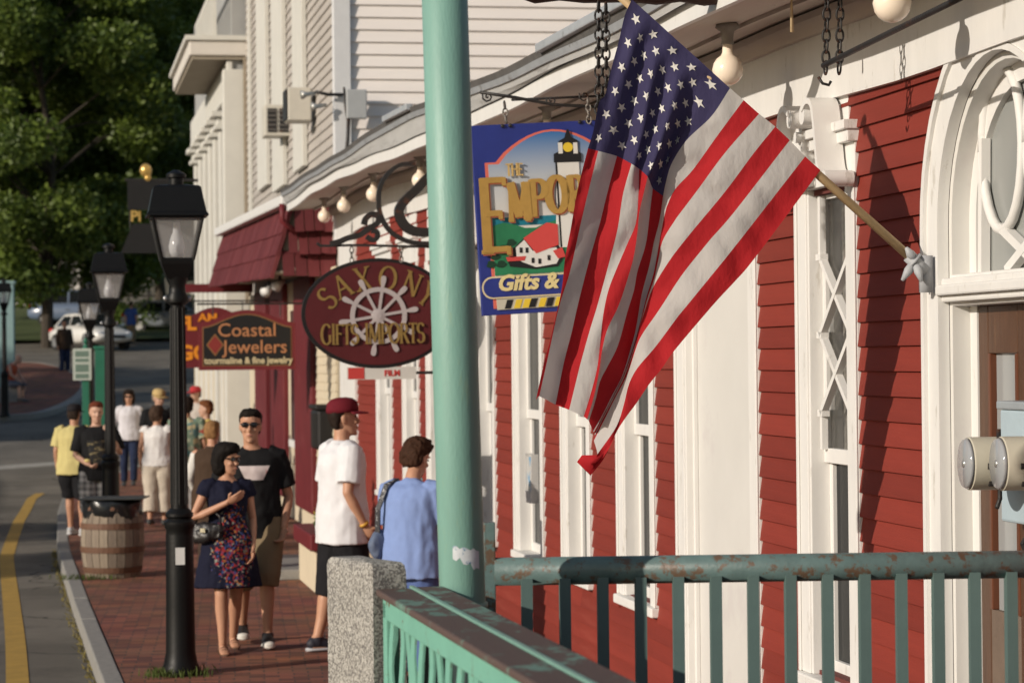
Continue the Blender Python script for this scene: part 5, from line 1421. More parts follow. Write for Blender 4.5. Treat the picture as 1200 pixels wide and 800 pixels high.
MB().lathe([(.26, .03), (.26, .05)], 24).obj('bottom', M_stave[2], bar_)
for z in (.05, .26, .50, .69):
    r0, r1 = br(z)+.004, br(z+.06)+.004
    MB().lathe([(r0-.004, z), (r0+.004, z), (r1+.005, z+.06), (r1-.004, z+.06)], 36).obj('hoop', M_hoop, bar_)
mb = MB(); vs = []; n = 40
for j, (r_, z) in enumerate(((.29, .60), (.305, .64), (.30, .72), (.305, .765), (.29, .79), (.24, .775), (.2, .70))):
    for i in range(n):
        an = 2*math.pi*i/n; w_ = .012*math.sin(an*7+j) + .008*math.sin(an*13+2*j)
        zz = z + (.03*math.sin(an*3+1) if j == 0 else 0) + (.02*math.sin(an*2) if j in (3, 4) else 0)
        vs.append(((r_+w_)*math.cos(an), (r_+w_)*math.sin(an), zz))
fs = [(j*n+i, j*n+(i+1) % n, (j+1)*n+(i+1) % n, (j+1)*n+i) for j in range(6) for i in range(n)]
mb.add(vs, fs); mb.obj('bin_bag', pmat('black_plastic', (.012, .013, .014), .28, .2, 8, .3, 30, spec=.5), bar_, True)
c_ = at(112, 605, 26.35) - bar_.location
mb = MB(); mb.ell(c_, (.045, .02, .03)); mb.obj('white_logo', pmat('logo_white', (.6, .6, .6), .6), bar_, True)
MB().box(-.31, .35, -.29, .29, .80, .815).obj('lid_board', pmat('grey_lid', (.03, .032, .03), .6, .2), bar_, bevel=.01)

# ================================================================ green sign posts across the pavement
M_grn = pmat('green_post_paint', (.015, .13, .075), .5, .12)
P = at(101, 470, 40.5); g1 = thing('notice_post', 'green square post carrying a small green and white notice', 'post', (P.x, P.y, 0))
MB().box(-.055, .055, -.055, .055, 0, 2.35).obj('shaft', M_grn, g1, bevel=.006)
MB().lathe([(.08, 2.35), (.08, 2.38), (.02, 2.5), (.04, 2.54), (.01, 2.6)], 12).obj('post_cap', M_grn, g1)
nb = MB().box(-.19, .10, -.09, -.06, 1.93, 2.43).obj('notice', pmat('notice_cream', (.42, .46, .40), .6, .08), g1)
for (z0, z1) in ((2.30, 2.39), (2.22, 2.27), (2.06, 2.18), (1.96, 2.03)):
    MB().box(-.15, .06, -.094, -.09, z0, z1).obj('notice_band', pmat('notice_green', (.12, .18, .14), .6), nb)
P = at(118.5, 470, 41.0); g2 = thing('green_post', 'plain wide green post behind the second lamp', 'post', (P.x, P.y, 0))
MB().box(-.08, .08, -.08, .08, 0, 2.42).obj('shaft', M_grn, g2, bevel=.006); MB().box(-.10, .10, -.10, .10, 2.42, 2.47).obj('post_cap', M_grn, g2, bevel=.01)
# teal board at far left behind the lamp
P = at(8, 395, 75); tb_ = thing('teal_post', 'pale teal post at the left edge behind the far lamp', 'post', (P.x, P.y, hgt(75)))
MB().box(-.22, .22, -.1, .1, 0, 3.2).obj('shaft', pmat('teal_pale', (.22, .33, .32), .6, .1), tb_, bevel=.01); MB().box(-.26, .26, -.14, .14, 3.2, 3.28).obj('post_cap', MATS['teal_pale'], tb_)

# ================================================================ planter by the shop front and its stone edge
P = gnd(372, 697); pl = thing('planter_box', 'cream planter box with maroon rim and yellow green flowers by the shop', 'planter', (P.x + .1, P.y + .9, 0), SROT)
mb = MB(); mb.box(-.26, .30, -.7, .9, .0, .44); mb.obj('box', M_crw, pl, bevel=.01)
mb = MB(); mb.box(-.31, .35, -.75, .95, .40, .56); mb.obj('rim', M_maroon, pl, bevel=.015)
def leafball(mb, c, r3, n, size, seed):
    rg = random.Random(seed)
    for _ in range(n):
        d_ = V((rg.gauss(0, 1), rg.gauss(0, 1), rg.gauss(0, 1))).normalized()*(rg.random()**.45)
        p = V(c) + V((d_.x*r3[0], d_.y*r3[1], d_.z*r3[2]))
        a_ = V((rg.gauss(0, 1), rg.gauss(0, 1), rg.gauss(0, .8))).normalized(); b_ = a_.cross(V((rg.gauss(0, 1), rg.gauss(0, 1), rg.gauss(0, 1)))).normalized()
        s = size*rg.uniform(.6, 1.3)
        mb.add([p - a_*s, p + b_*s*.5, p + a_*s, p - b_*s*.5], [(0, 1, 2, 3)])
    return mb
M_lf1 = pmat('planter_leaf', (.13, .20, .035), .6, .3, 9, 0, trans=.3)
stuff(leafball(MB(), (.0, -.2, .66), (.22, .42, .15), 900, .035, 3).obj('flower_leaves', M_lf1, pl))
stuff(leafball(MB(), (-.02, -.2, .72), (.2, .4, .12), 120, .022, 4).obj('yellow_blooms', pmat('yellow_bloom', (.62, .50, .08), .6, .1), pl))
P = gnd(345, 678); se = MB().box(-.55, .45, -.9, 1.2, 0.0, .10).obj('stone_edge', M_kerb, None, bevel=.01); se.location = (P.x+.25, P.y+.8, 0); se.rotation_euler = (0, 0, SROT); struct(se)
# black mail slot box on the wall behind the boy
tt, zz = wpx(381, 497, .1); mbx = thing('black_wall_box', 'tall black wall lantern beside the boy in the maroon cap', 'wall box', wxy(tt, .12), WROT)
MB().box(-.4, .4, -.1, .12, zz-.30, zz+.18).obj('case', M_blk, mbx, bevel=.04)
MB().box(-.42, .42, -.1, .14, zz+.18, zz+.24).obj('hood', M_blk, mbx, bevel=.02)

# ================================================================ grass tufts at the lamp foot, the barrel and the kerb joint
M_tuft = pmat('tuft_green', (.075, .105, .02), .8, .3, 8, 0, trans=.25)
def tuft(name, c, rx, ry, n, h, seed):
    rg = random.Random(seed); mb = MB()
    for _ in range(n):
        x = c[0] + rg.gauss(0, rx); y_ = c[1] + rg.gauss(0, ry); a_ = rg.uniform(0, 6.3); hh = h*rg.uniform(.4, 1.2); l = rg.uniform(.2, .8)*hh
        dx, dy = math.cos(a_), math.sin(a_); w_ = .004
        mb.add([(x-dy*w_, y_+dx*w_, c[2]), (x+dy*w_, y_-dx*w_, c[2]), (x+dx*l*.4+dy*w_*.7, y_+dy*l*.4-dx*w_*.7, c[2]+hh*.6), (x+dx*l, y_+dy*l, c[2]+hh)], [(0, 1, 2, 3)])
    o = mb.obj(name, M_tuft); tag(o, 'low tuft of weeds', 'weeds'); return stuff(o)
o = tuft('weeds', (l1.location.x-.02, l1.location.y-.05, 0), .11, .09, 420, .065, 1); o['label'] = 'green weeds round the foot of the nearest street lamp'
o = tuft('weeds', (bar_.location.x-.2, bar_.location.y-.36, 0), .16, .06, 160, .06, 2); o['label'] = 'thin weeds in front of the wooden barrel'
mb = MB(); rg = random.Random(9)
for i in range(700):
    y_ = rg.uniform(15, 32); x = kerb_x(y_) - abs(rg.gauss(0, .03)); a_ = rg.uniform(0, 6.3); hh = rg.uniform(.01, .05)*(1 if rg.random() < .3 else .5)
    mb.add([(x, y_, -.128), (x+.02*math.sin(a_), y_+.02*math.cos(a_), -.128), (x-.02*rg.random(), y_, -.128+hh)], [(0, 1, 2)])
o = mb.obj('gutter_weeds', pmat('dry_weed', (.16, .13, .04), .9, .3, 8, 0)); tag(o, 'dry weeds and grit along the foot of the kerb', 'weeds'); stuff(o)

# ================================================================ cars
def car(name, label, loc, rotz, paint, suv=False):
    c = thing(name, label, 'car', loc, rotz, None)
    H = 1.72 if suv else 1.46; L2 = 2.3
    sec = [(-2.28, .45, .72, .72), (-2.15, .32, .86, .80), (-1.6, .24, .95, .86), (-.9, .22, .97, .88), (0, .22, .97, .88), (.9, .22, .95, .88), (1.5, .24, .88, .87), (2.05, .30, .76, .82), (2.28, .42, .62, .66)]
    if suv: sec = [(x, z0, z1+.12, w_) for x, z0, z1, w_ in sec]
    mb = MB(); vs = []; n = 12
    for x, z0, z1, w_ in sec:
        for k in range(n):
            an = 2*math.pi*(k+.5)/n; cx, sz = math.cos(an), math.sin(an)
            vs.append((x, w_*math.copysign(abs(cx)**.45, cx), (z0+z1)/2 + (z1-z0)/2*math.copysign(abs(sz)**.5, sz)))
    m_ = len(sec); fs = [(i*n+k, i*n+(k+1) % n, (i+1)*n+(k+1) % n, (i+1)*n+k) for i in range(m_-1) for k in range(n)] + [tuple(range(n))[::-1], tuple((m_-1)*n+k for k in range(n))]
    mb.add(vs, fs); mb.obj('body', paint, c, True)
    b0 = sec[3][2] - .04
    roofx = [(-1.75 if not suv else -2.2, b0, .74), (-1.1 if not suv else -1.95, H-.03, .60), (-.2, H, .62), (.45, H-.06, .60), (1.25, b0-.02, .74)]
    mb = MB(); vs = []
    for x, z, w_ in roofx: vs += [(x, -w_, z), (x, w_, z)]
    base = [(-1.75 if not suv else -2.2, b0-.1), (1.25, b0-.1)]
    poly = [(x, z) for x, z, _ in roofx]
    vs = []; fs = []
    for s in (-1, 1):
        for x, z, w_ in roofx: vs.append((x, s*(w_ if z > b0+.1 else .78), z))
    q = len(roofx)
    for i in range(q-1): fs.append((i, i+1, q+i+1, q+i))
    fs += [tuple(range(q))[::-1], tuple(range(q, 2*q))]
    mb.add(vs, fs); cab = mb.obj('cabin', paint, c, bevel=.05)
    gm = glassmat('car_glass', (.012, .014, .016), .05)
    for s in (-1, 1):
        for x0, x1, x2, x3 in (((-1.5 if not suv else -2.0), (-1.0 if not suv else -1.85), -.35, -.30), (-.22, -.22, .40, 1.02)):
            mb = MB(); zt = H-.11
            def yy(z): return s*(.79 + (.615-.79)*(z-b0)/(H-b0))
            mb.add([(x0, yy(b0+.03), b0+.03), (x1, yy(zt), zt), (x2, yy(zt), zt), (x3, yy(b0+.03), b0+.03)], [(0, 1, 2, 3)]); mb.obj('side_window', gm, c)
        MB().box(.0-.35, -.17, s*.892-.012*(s < 0), s*.892+.012*(s > 0), .74, .77).obj('door_handle', M_dark, c)
        MB().ell((.95, s*.95, .98), (.07, .1, .07)).obj('mirror', paint, c, True)
    mb = MB(); mb.add([(.50, -.56, H-.05), (.50, .56, H-.05), (1.24, .68, b0+.03), (1.24, -.68, b0+.03)], [(0, 1, 2, 3)]); mb.v = [(x+.02, y_, z+.02) for x, y_, z in mb.v]; mb.obj('windscreen', gm, c)
    xr = -1.75 if not suv else -2.2; xt = -1.1 if not suv else -1.95
    mb = MB(); mb.add([(xt-.04, -.54, H-.05), (xt-.04, .54, H-.05), (xr-.02, .68, b0+.06), (xr-.02, -.68, b0+.06)], [(3, 2, 1, 0)]); mb.v = [(x-.02, y_, z+.02) for x, y_, z in mb.v]; mb.obj('rear_window', gm, c)
    for x in (-1.38, 1.40):
        for s in (-1, 1):
            mb = MB(); mb.tube([(x, s*.66, .325), (x, s*.90, .325)], .325, 24); w_ = mb.obj('wheel', pmat('tyre_rubber', (.016, .016, .016), .8, .1), c, 'auto')
            mb = MB(); mb.tube([(x, s*.88, .325), (x, s*.915, .325)], [.215, .19], 16); mb.obj('rim', pmat('alloy', (.42, .42, .43), .35, .05, metal=.7), w_, 'auto')
            for k in range(5):
                an = 2*math.pi*k/5; MB().bar((x+.04*math.cos(an), s*.92, .325+.04*math.sin(an)), (x+.18*math.cos(an), s*.918, .325+.18*math.sin(an)), .05, .02, (0, 1, 0)).obj('spoke', MATS['alloy'], w_)
    for s in (-1, 1):
        MB().ell((2.12, s*.60, .64), (.16, .17, .07)).obj('headlight', glassmat('headlamp', (.55, .56, .58), .08), c, True)
        MB().ell((-2.18, s*.64, .80 if not suv else .95), (.10, .13, .09 if not suv else .2)).obj('tail_light', pmat('tail_red', (.5, .02, .015), .25, .05), c, True)
    MB().box(2.20, 2.30, -.42, .42, .44, .56).obj('grille', M_dark, c, bevel=.02)
    MB().box(2.285, 2.31, -.2, .2, .36, .44).obj('number_plate', pmat('plate', (.55, .55, .52), .5), c)
    return c
M_carw = pmat('white_car_paint', (.62, .61, .58), .25, .02, 2, 0, spec=.6); M_carb = pmat('blue_grey_paint', (.12, .16, .24), .25, .03, 2, 0, spec=.6)
P = gnd(106, 410, -.12); car('parked_car', 'white sedan turning across the side street behind the lamps', (P.x, P.y, P.z), R(-55), M_carw)
P = at(92, 362, 122); car('parked_car', 'blue grey estate car parked on the hill under the trees', (P.x, 122, hgt(122)), R(-8), M_carb, True)
P = at(150, 370, 112); car('parked_car', 'dark silver sedan parked beyond the second lamp on the hill', (P.x + 1.5, 116, hgt(116)-.1), R(-10), pmat('silver_paint', (.22, .24, .27), .3, .03, 2, 0))
# low picket fence in front of the hill house
pf = thing('picket_fence', 'dark low fence in front of the hill house under the trees', 'fence', (-17, 128, hgt(128)), 0)
for i in range(9):
    MB().box(-4+i*1.4, -3.85+i*1.4, -.08, .08, -.3, 1.5).obj('post', M_dark, pf)
for z in (.45, 1.15): MB().box(-4, 7.4, -.03, .03, z, z+.1).obj('rail', M_dark, pf)

# ================================================================ trees
def leaf_mat(name, c):
    m = bpy.data.materials.new(name); m.use_nodes = True; n = m.node_tree; b = n.nodes['Principled BSDF']
    g = n.nodes.new('ShaderNodeObjectInfo'); tc = n.nodes.new('ShaderNodeTexCoord')
    nz = n.nodes.new('ShaderNodeTexNoise'); nz.inputs['Scale'].default_value = .55; nz.inputs['Detail'].default_value = 6
    n.links.new(tc.outputs['Object'], nz.inputs['Vector'])
    rp = n.nodes.new('ShaderNodeValToRGB'); e_ = rp.color_ramp.elements
    e_[0].position = .3; e_[0].color = (c[0]*.55, c[1]*.6, c[2]*.7, 1); e_[1].position = .72; e_[1].color = (c[0]*1.4, c[1]*1.3, c[2], 1)
    n.links.new(nz.outputs['Fac'], rp.inputs[0]); n.links.new(rp.outputs[0], b.inputs['Base Color']); b.inputs['Roughness'].default_value = .55
    tr = n.nodes.new('ShaderNodeBsdfTranslucent'); ms = n.nodes.new('ShaderNodeMixShader'); ms.inputs[0].default_value = .3
    n.links.new(rp.outputs[0], tr.inputs['Color']); n.links.new(b.outputs[0], ms.inputs[1]); n.links.new(tr.outputs[0], ms.inputs[2])
    n.links.new(ms.outputs[0], n.nodes['Material Output'].inputs['Surface'])
    return m
M_leaf = [leaf_mat('leaf_green', (.115, .17, .028)), leaf_mat('leaf_deep', (.065, .115, .024))]
M_bark = pmat('bark', (.05, .04, .03), .9, .3, 5, .6, 14)
def make_tree(seed, H, crown_z, rx, nleaf, mat):
    rg = random.Random(seed); root = thing('tree', 'x', 'tree', (0, 0, 0), 0, 'trees up the hill')
    tr = MB(); clumps = []
    n = 9; trunk = []; x = y_ = 0
    for i in range(n): trunk.append(V((x, y_, H*.8*i/(n-1)))); x += rg.uniform(-.25, .25); y_ += rg.uniform(-.25, .25)
    tr.tube(trunk, [.26*(1-.85*i/(n-1))+.03 for i in range(n)], 10)
    for k in range(46):
        s = rg.uniform(crown_z/H*.8, 1.0); i = min(int(s*(n-1)/.8), n-2) if s < .8 else n-2
        p0 = trunk[min(i, n-1)]; a_ = rg.uniform(0, 6.283); z1 = H*s + rg.uniform(0, 2.0)
        rr = rx*(1-abs((s-.62)/.55)**2)*rg.uniform(.55, 1.05) + .8
        p1 = V((p0.x + rr*math.cos(a_), p0.y + rr*math.sin(a_), z1)); pm = (p0+p1)/2 + V((0, 0, rg.uniform(.2, .9)))
        tr.tube([p0, pm, p1], [.055, .035, .012], 6)
        for q in (p1, (pm+p1)/2): clumps.append((q + V((rg.uniform(-.6, .6), rg.uniform(-.6, .6), rg.uniform(-.6, .8))), rg.uniform(.8, 1.8)))
    tr.obj('trunk', M_bark, root)
    lv = np.zeros((nleaf*4, 3)); idx = 0; tot = sum(r_**2 for _, r_ in clumps); vs = []
    for c_, r_ in clumps:
        m_ = int(nleaf*r_*r_/tot)
        d_ = np.random.RandomState(seed*97+idx).normal(size=(m_, 3)); d_ /= np.linalg.norm(d_, axis=1)[:, None]
        rs_ = np.random.RandomState(seed*31+idx); rad = r_*rs_.rand(m_)**.4
        p = np.array(c_) + d_*rad[:, None]*np.array([1.15, 1.15, .75])
        a_ = rs_.normal(size=(m_, 3)); a_[:, 2] *= .6; a_ /= np.linalg.norm(a_, axis=1)[:, None]
        b_ = np.cross(a_, rs_.normal(size=(m_, 3))); b_ /= np.linalg.norm(b_, axis=1)[:, None]
        s = (.13*rs_.uniform(.6, 1.4, m_))[:, None]
        vs.append(np.stack([p-a_*s, p+b_*s*.6, p+a_*s, p-b_*s*.6], 1).reshape(-1, 3)); idx += 1
    vs = np.concatenate(vs); nq = len(vs)//4
    me = bpy.data.meshes.new('crown'); me.vertices.add(len(vs)); me.vertices.foreach_set('co', vs.ravel())
    me.loops.add(nq*4); me.loops.foreach_set('vertex_index', np.arange(nq*4)); me.polygons.add(nq); me.polygons.foreach_set('loop_start', np.arange(nq)*4)
    me.update(); me.validate(); me.materials.append(mat); link('crown', me, root)
    return root
TA = make_tree(5, 19, 3.6, 5.4, 64000, M_leaf[0]); TB = make_tree(11, 23, 3.6, 6.8, 70000, M_leaf[1])
spots = [('A', 120, 111, .85, 5.2, 'low branched green tree right of the white car'), ('A', 0, 107, .8, .4, 'low branched green tree at the far left over the lawn'), ('A', 98, 120, 1.0, 0, 'broad green tree in the middle of the grove above the parked cars'), ('A', 10, 112, 1.0, 1.9, 'green tree at the left edge above the teal post'),
         ('A', 55, 104, .92, 4.0, 'slim green tree with a bare trunk left of the white car'), ('A', 190, 128, 1.0, 3.0, 'green tree just behind the nearest lamp head'),
         ('B', 40, 135, 1.05, .7, 'tall dark tree at the back of the grove, upper left'), ('B', 130, 142, 1.1, 2.2, 'tall dark tree at the back of the grove, behind the second lamp'),
         ('B', 205, 158, 1.05, 5.1, 'dark tree behind the cornice house corner'), ('B', -40, 145, 1.1, 1.1, 'dark tree beyond the left edge of the grove'), ('A', -30, 128, 1.0, 2.5, 'green tree partly cut by the left edge'),
         ('B', 85, 170, 1.25, 3.6, 'farthest dark tree in the centre of the grove'), ('B', 165, 178, 1.25, .2, 'farthest dark tree right of the grove centre'), ('B', 10, 172, 1.25, 4.4, 'farthest dark tree left of the grove centre'), ('B', 240, 185, 1.25, 4.9, 'farthest dark tree behind the white houses')]
ua = ub = False
for kind, px, Y, s, rz, lab in spots:
    P = at(px, 380, Y); z = hgt(Y)
    src = TA if kind == 'A' else TB
    if kind == 'A' and not ua: o = src; ua = True
    elif kind == 'B' and not ub: o = src; ub = True
    else: o = copy_tree(src)
    o.location = (P.x, Y, z - .2); o.rotation_euler = (0, 0, rz); o.scale = (s, s, s); o['label'] = lab
# shrubs along the verge
for i, (px, Y, s) in enumerate(((175, 116, 1.0), (140, 121, .8), (235, 118, 1.1), (205, 124, .9))):
    P = at(px, 380, Y); sb = thing('shrub', ['rounded shrub on the verge beneath the hill house window', 'small shrub on the verge behind the second lamp', 'shrub on the verge beside the cornice house', 'low shrub on the verge behind the nearest lamp shaft'][i], 'shrub', (P.x, Y, hgt(Y)), 0, 'shrubs on the verge')
    leafball(MB(), (0, 0, .7*s), (1.1*s, 1.0*s, .75*s), 1800, .09, 40+i).obj('leaves', M_lf1, sb)
    MB().tube([(0, 0, -.1), (0, 0, .6*s)], .05, 6).obj('stem', M_bark, sb)

# unseen street trees and a shop, added out of view to shade the road
for i, (x, y_) in enumerate(((-17.0, 27.6), (-17.0, 20.2))):
    copy_tree(TA, (x, y_, -.1), 1.0+i, label=['small unseen street tree added to shade the road, farther one', 'small unseen street tree added to shade the road, nearer one'][i], scale=(.30, .30, .30))
os_ = thing('added_shade_shop', 'low grey shop added out of view to shade the road', 'building', (-27, 33, 0), SROT)
MB().box(-5, 5, -11, 10, -.3, 5.6).obj('wall', pmat('grey_siding', (.33, .33, .32)), os_)
mb = MB(); mb.prism([(-5.3, 5.6), (5.3, 5.6), (0, 7.6)], -11.3, 10.3); mb.obj('roof', M_roof, os_)
for k in range(5):
    f_ = MB().box(5, 5.08, -9+k*4-.8, -9+k*4+.8, 1, 3.2).obj('window', M_cream, os_); MB().box(5.08, 5.09, -9+k*4-.65, -9+k*4+.65, 1.15, 3.05).obj('pane', M_glass, f_)

oh = thing('added_shade_house', 'tall grey house added out of view to shade the far pavement', 'building', (-33, 55, .4), SROT)  # unseen house, added to throw shade on the far pavement
MB().box(-4, 4, -8, 8, -.6, 7.2).obj('wall', pmat('grey_siding', (.33, .33, .32)), oh)
mb = MB(); mb.prism([(-4.3, 7.2), (4.3, 7.2), (0, 9.6)], -8.3, 8.3); mb.obj('roof', M_roof, oh)
for k in range(4):
    for z in (1.2, 4.2):
        f_ = MB().box(4, 4.08, -6+k*4-.6, -6+k*4+.6, z, z+1.8).obj('window', M_cream, oh); MB().box(4.08, 4.09, -6+k*4-.48, -6+k*4+.48, z+.12, z+1.68).obj('pane', M_glass, f_)

for i, (x, y_) in enumerate(((-40, 63), (-40, 53))):  # two unseen trees added to darken the far street with their shade
    copy_tree(TB, (x, y_, hgt(y_)-.2), .6+2*i, label=['tall unseen tree added to shade the far street, farther one', 'tall unseen tree added to shade the far street, nearer one'][i], scale=(.8, .8, .6))
# ================================================================ people
M_skin = pmat('skin_tan', (.46, .245, .155), .5, .07, 9, .08, 60, spec=.35, bdist=.002)
M_skin2 = pmat('skin_fair', (.52, .31, .22), .5, .07, 9, .08, 60, spec=.35, bdist=.002)
M_skin3 = pmat('skin_brown', (.30, .145, .085), .5, .07, 9, .08, 60, spec=.35, bdist=.002)
def hairm(n, c): return pmat('hair_' + n, c, .75, .35, 30, .3, 90, spec=.12, bdist=.004)
def clothm(n, c, **kw):
    a = dict(rough=.85, var=.07, scale=7, bump=.25, bscale=18, spec=.15, bdist=.012); a.update(kw); return pmat('cloth_' + n, c, **a)
def fuse(mb, voxel, it=3, wr=0.0, wsc=7.0, seed=0.0, squash=(1, 1, 1)):
    """melt overlapping shapes into one continuous skin, then add folds"""
    me = mb.mesh('tmp'); o = bpy.data.objects.new('tmp', me); COL.objects.link(o)
    r_ = o.modifiers.new('r', 'REMESH'); r_.mode = 'VOXEL'; r_.voxel_size = voxel
    s_ = o.modifiers.new('s', 'SMOOTH'); s_.factor = .5; s_.iterations = it
    out = bpy.data.meshes.new_from_object(o.evaluated_get(bpy.context.evaluated_depsgraph_get()))
    bpy.data.objects.remove(o); bpy.data.meshes.remove(me)
    out.polygons.foreach_set('use_smooth', [True]*len(out.polygons))
    if wr:
        nv = len(out.vertices); nr = [q.normal.copy() for q in out.vertices]
        for q, n_ in zip(out.vertices, nr):
            c = q.co
            d_ = mnoise.noise(V((c.x*wsc*squash[0]+seed, c.y*wsc*squash[1], c.z*wsc*squash[2]))) + .5*mnoise.noise(V((c.x*wsc*2.3+seed, c.y*wsc*2.3, c.z*wsc*1.6+4)))
            q.co = c + n_*(wr*d_)
    out.update()
    return out
HEADR = [(-.120,.022,-.070,-.03),(-.108,.040,-.086,-.01),(-.085,.052,-.090,.02),(-.055,.060,-.089,.055),(-.02,.068,-.088,.082),(.015,.073,-.086,.095),(.05,.076,-.090,.100),(.08,.069,-.083,.094),(.105,.050,-.060,.07),(.118,.020,-.025,.03)]
HAIR = {
 'short': [(.131,.02,-.03,.03),(.124,.052,-.070,.07),(.102,.077,-.097,.101),(.070,.086,-.085,.112),(.035,.085,-.015,.113),(-.01,.080,.015,.106),(-.05,.072,.035,.09),(-.07,.05,.05,.07)],
 'curly': [(.150,.03,-.03,.04),(.140,.070,-.075,.08),(.110,.095,-.105,.115),(.070,.105,-.09,.13),(.03,.105,-.02,.132),(-.02,.10,.0,.125),(-.06,.09,.02,.105),(-.085,.06,.04,.085)],
 'bob': [(.150,.02,-.03,.03),(.142,.065,-.082,.08),(.118,.094,-.110,.115),(.08,.106,-.114,.130),(.045,.112,-.075,.134),(.0,.116,-.045,.134),(-.05,.117,-.045,.130),(-.09,.112,-.04,.122),(-.125,.09,-.02,.105),(-.14,.06,.0,.08)],
 'none': []}
def ring_shape(mb, rings, M, seg=18, power=1.0):
    vs = []
    for z, w_, yf, yb in rings:
        cy = (yf+yb)/2; ry = (yb-yf)/2
        for k in range(seg):
            an = 2*math.pi*k/seg; vs.append(M @ V((w_*math.cos(an), cy + ry*math.sin(an), z)))
    n = len(rings); fs = [(i*seg+k, i*seg+(k+1) % seg, (i+1)*seg+(k+1) % seg, (i+1)*seg+k) for i in range(n-1) for k in range(seg)]
    fs += [tuple(range(seg))[::-1], tuple((n-1)*seg+k for k in range(seg))]
    mb.add(vs, fs)
def lerp(a, b, t): return V(a)*(1-t) + V(b)*t
def hand(mb, w_, el, nrm, curl=.5, side=1, grip=1.0, sc=1.0):
    """palm, four bent fingers of unequal length and a thumb leaving the side of the palm"""
    d_ = (V(w_) - V(el)).normalized(); n_ = V(nrm); n_ = (n_ - d_*n_.dot(d_)).normalized(); s_ = d_.cross(n_)*side
    pal = V(w_) + d_*.045*sc
    R3 = Matrix((s_, n_, d_)).transposed()
    mb.ell(pal, (.040*sc, .017*sc, .055*sc), 12, 8, R3)
    for i, (off, ln) in enumerate(((-.030, .066), (-.010, .078), (.010, .073), (.029, .056))):
        p = pal + d_*.038*sc + s_*off*sc; dd = d_.copy(); pts = [p - d_*.02]; l = ln*sc/3*1.15
        for j in range(3):
            a_ = curl*(.55 + .45*j) + .06*i
            dd = (d_*math.cos(a_) + n_*math.sin(a_)); p = p + dd*l; pts.append(p)
        mb.tube([pts[0], *pts[1:]], [.0098*sc, .0098*sc, .009*sc, .0075*sc], 8)
    p = pal - d_*.018*sc - s_*.032*sc
    mb.tube([p + s_*.012, p - s_*.024*sc + d_*.022*sc + n_*.008, p - s_*.028*sc + d_*.05*sc + n_*.02*curl*2], [.013*sc, .0115*sc, .009*sc], 8)
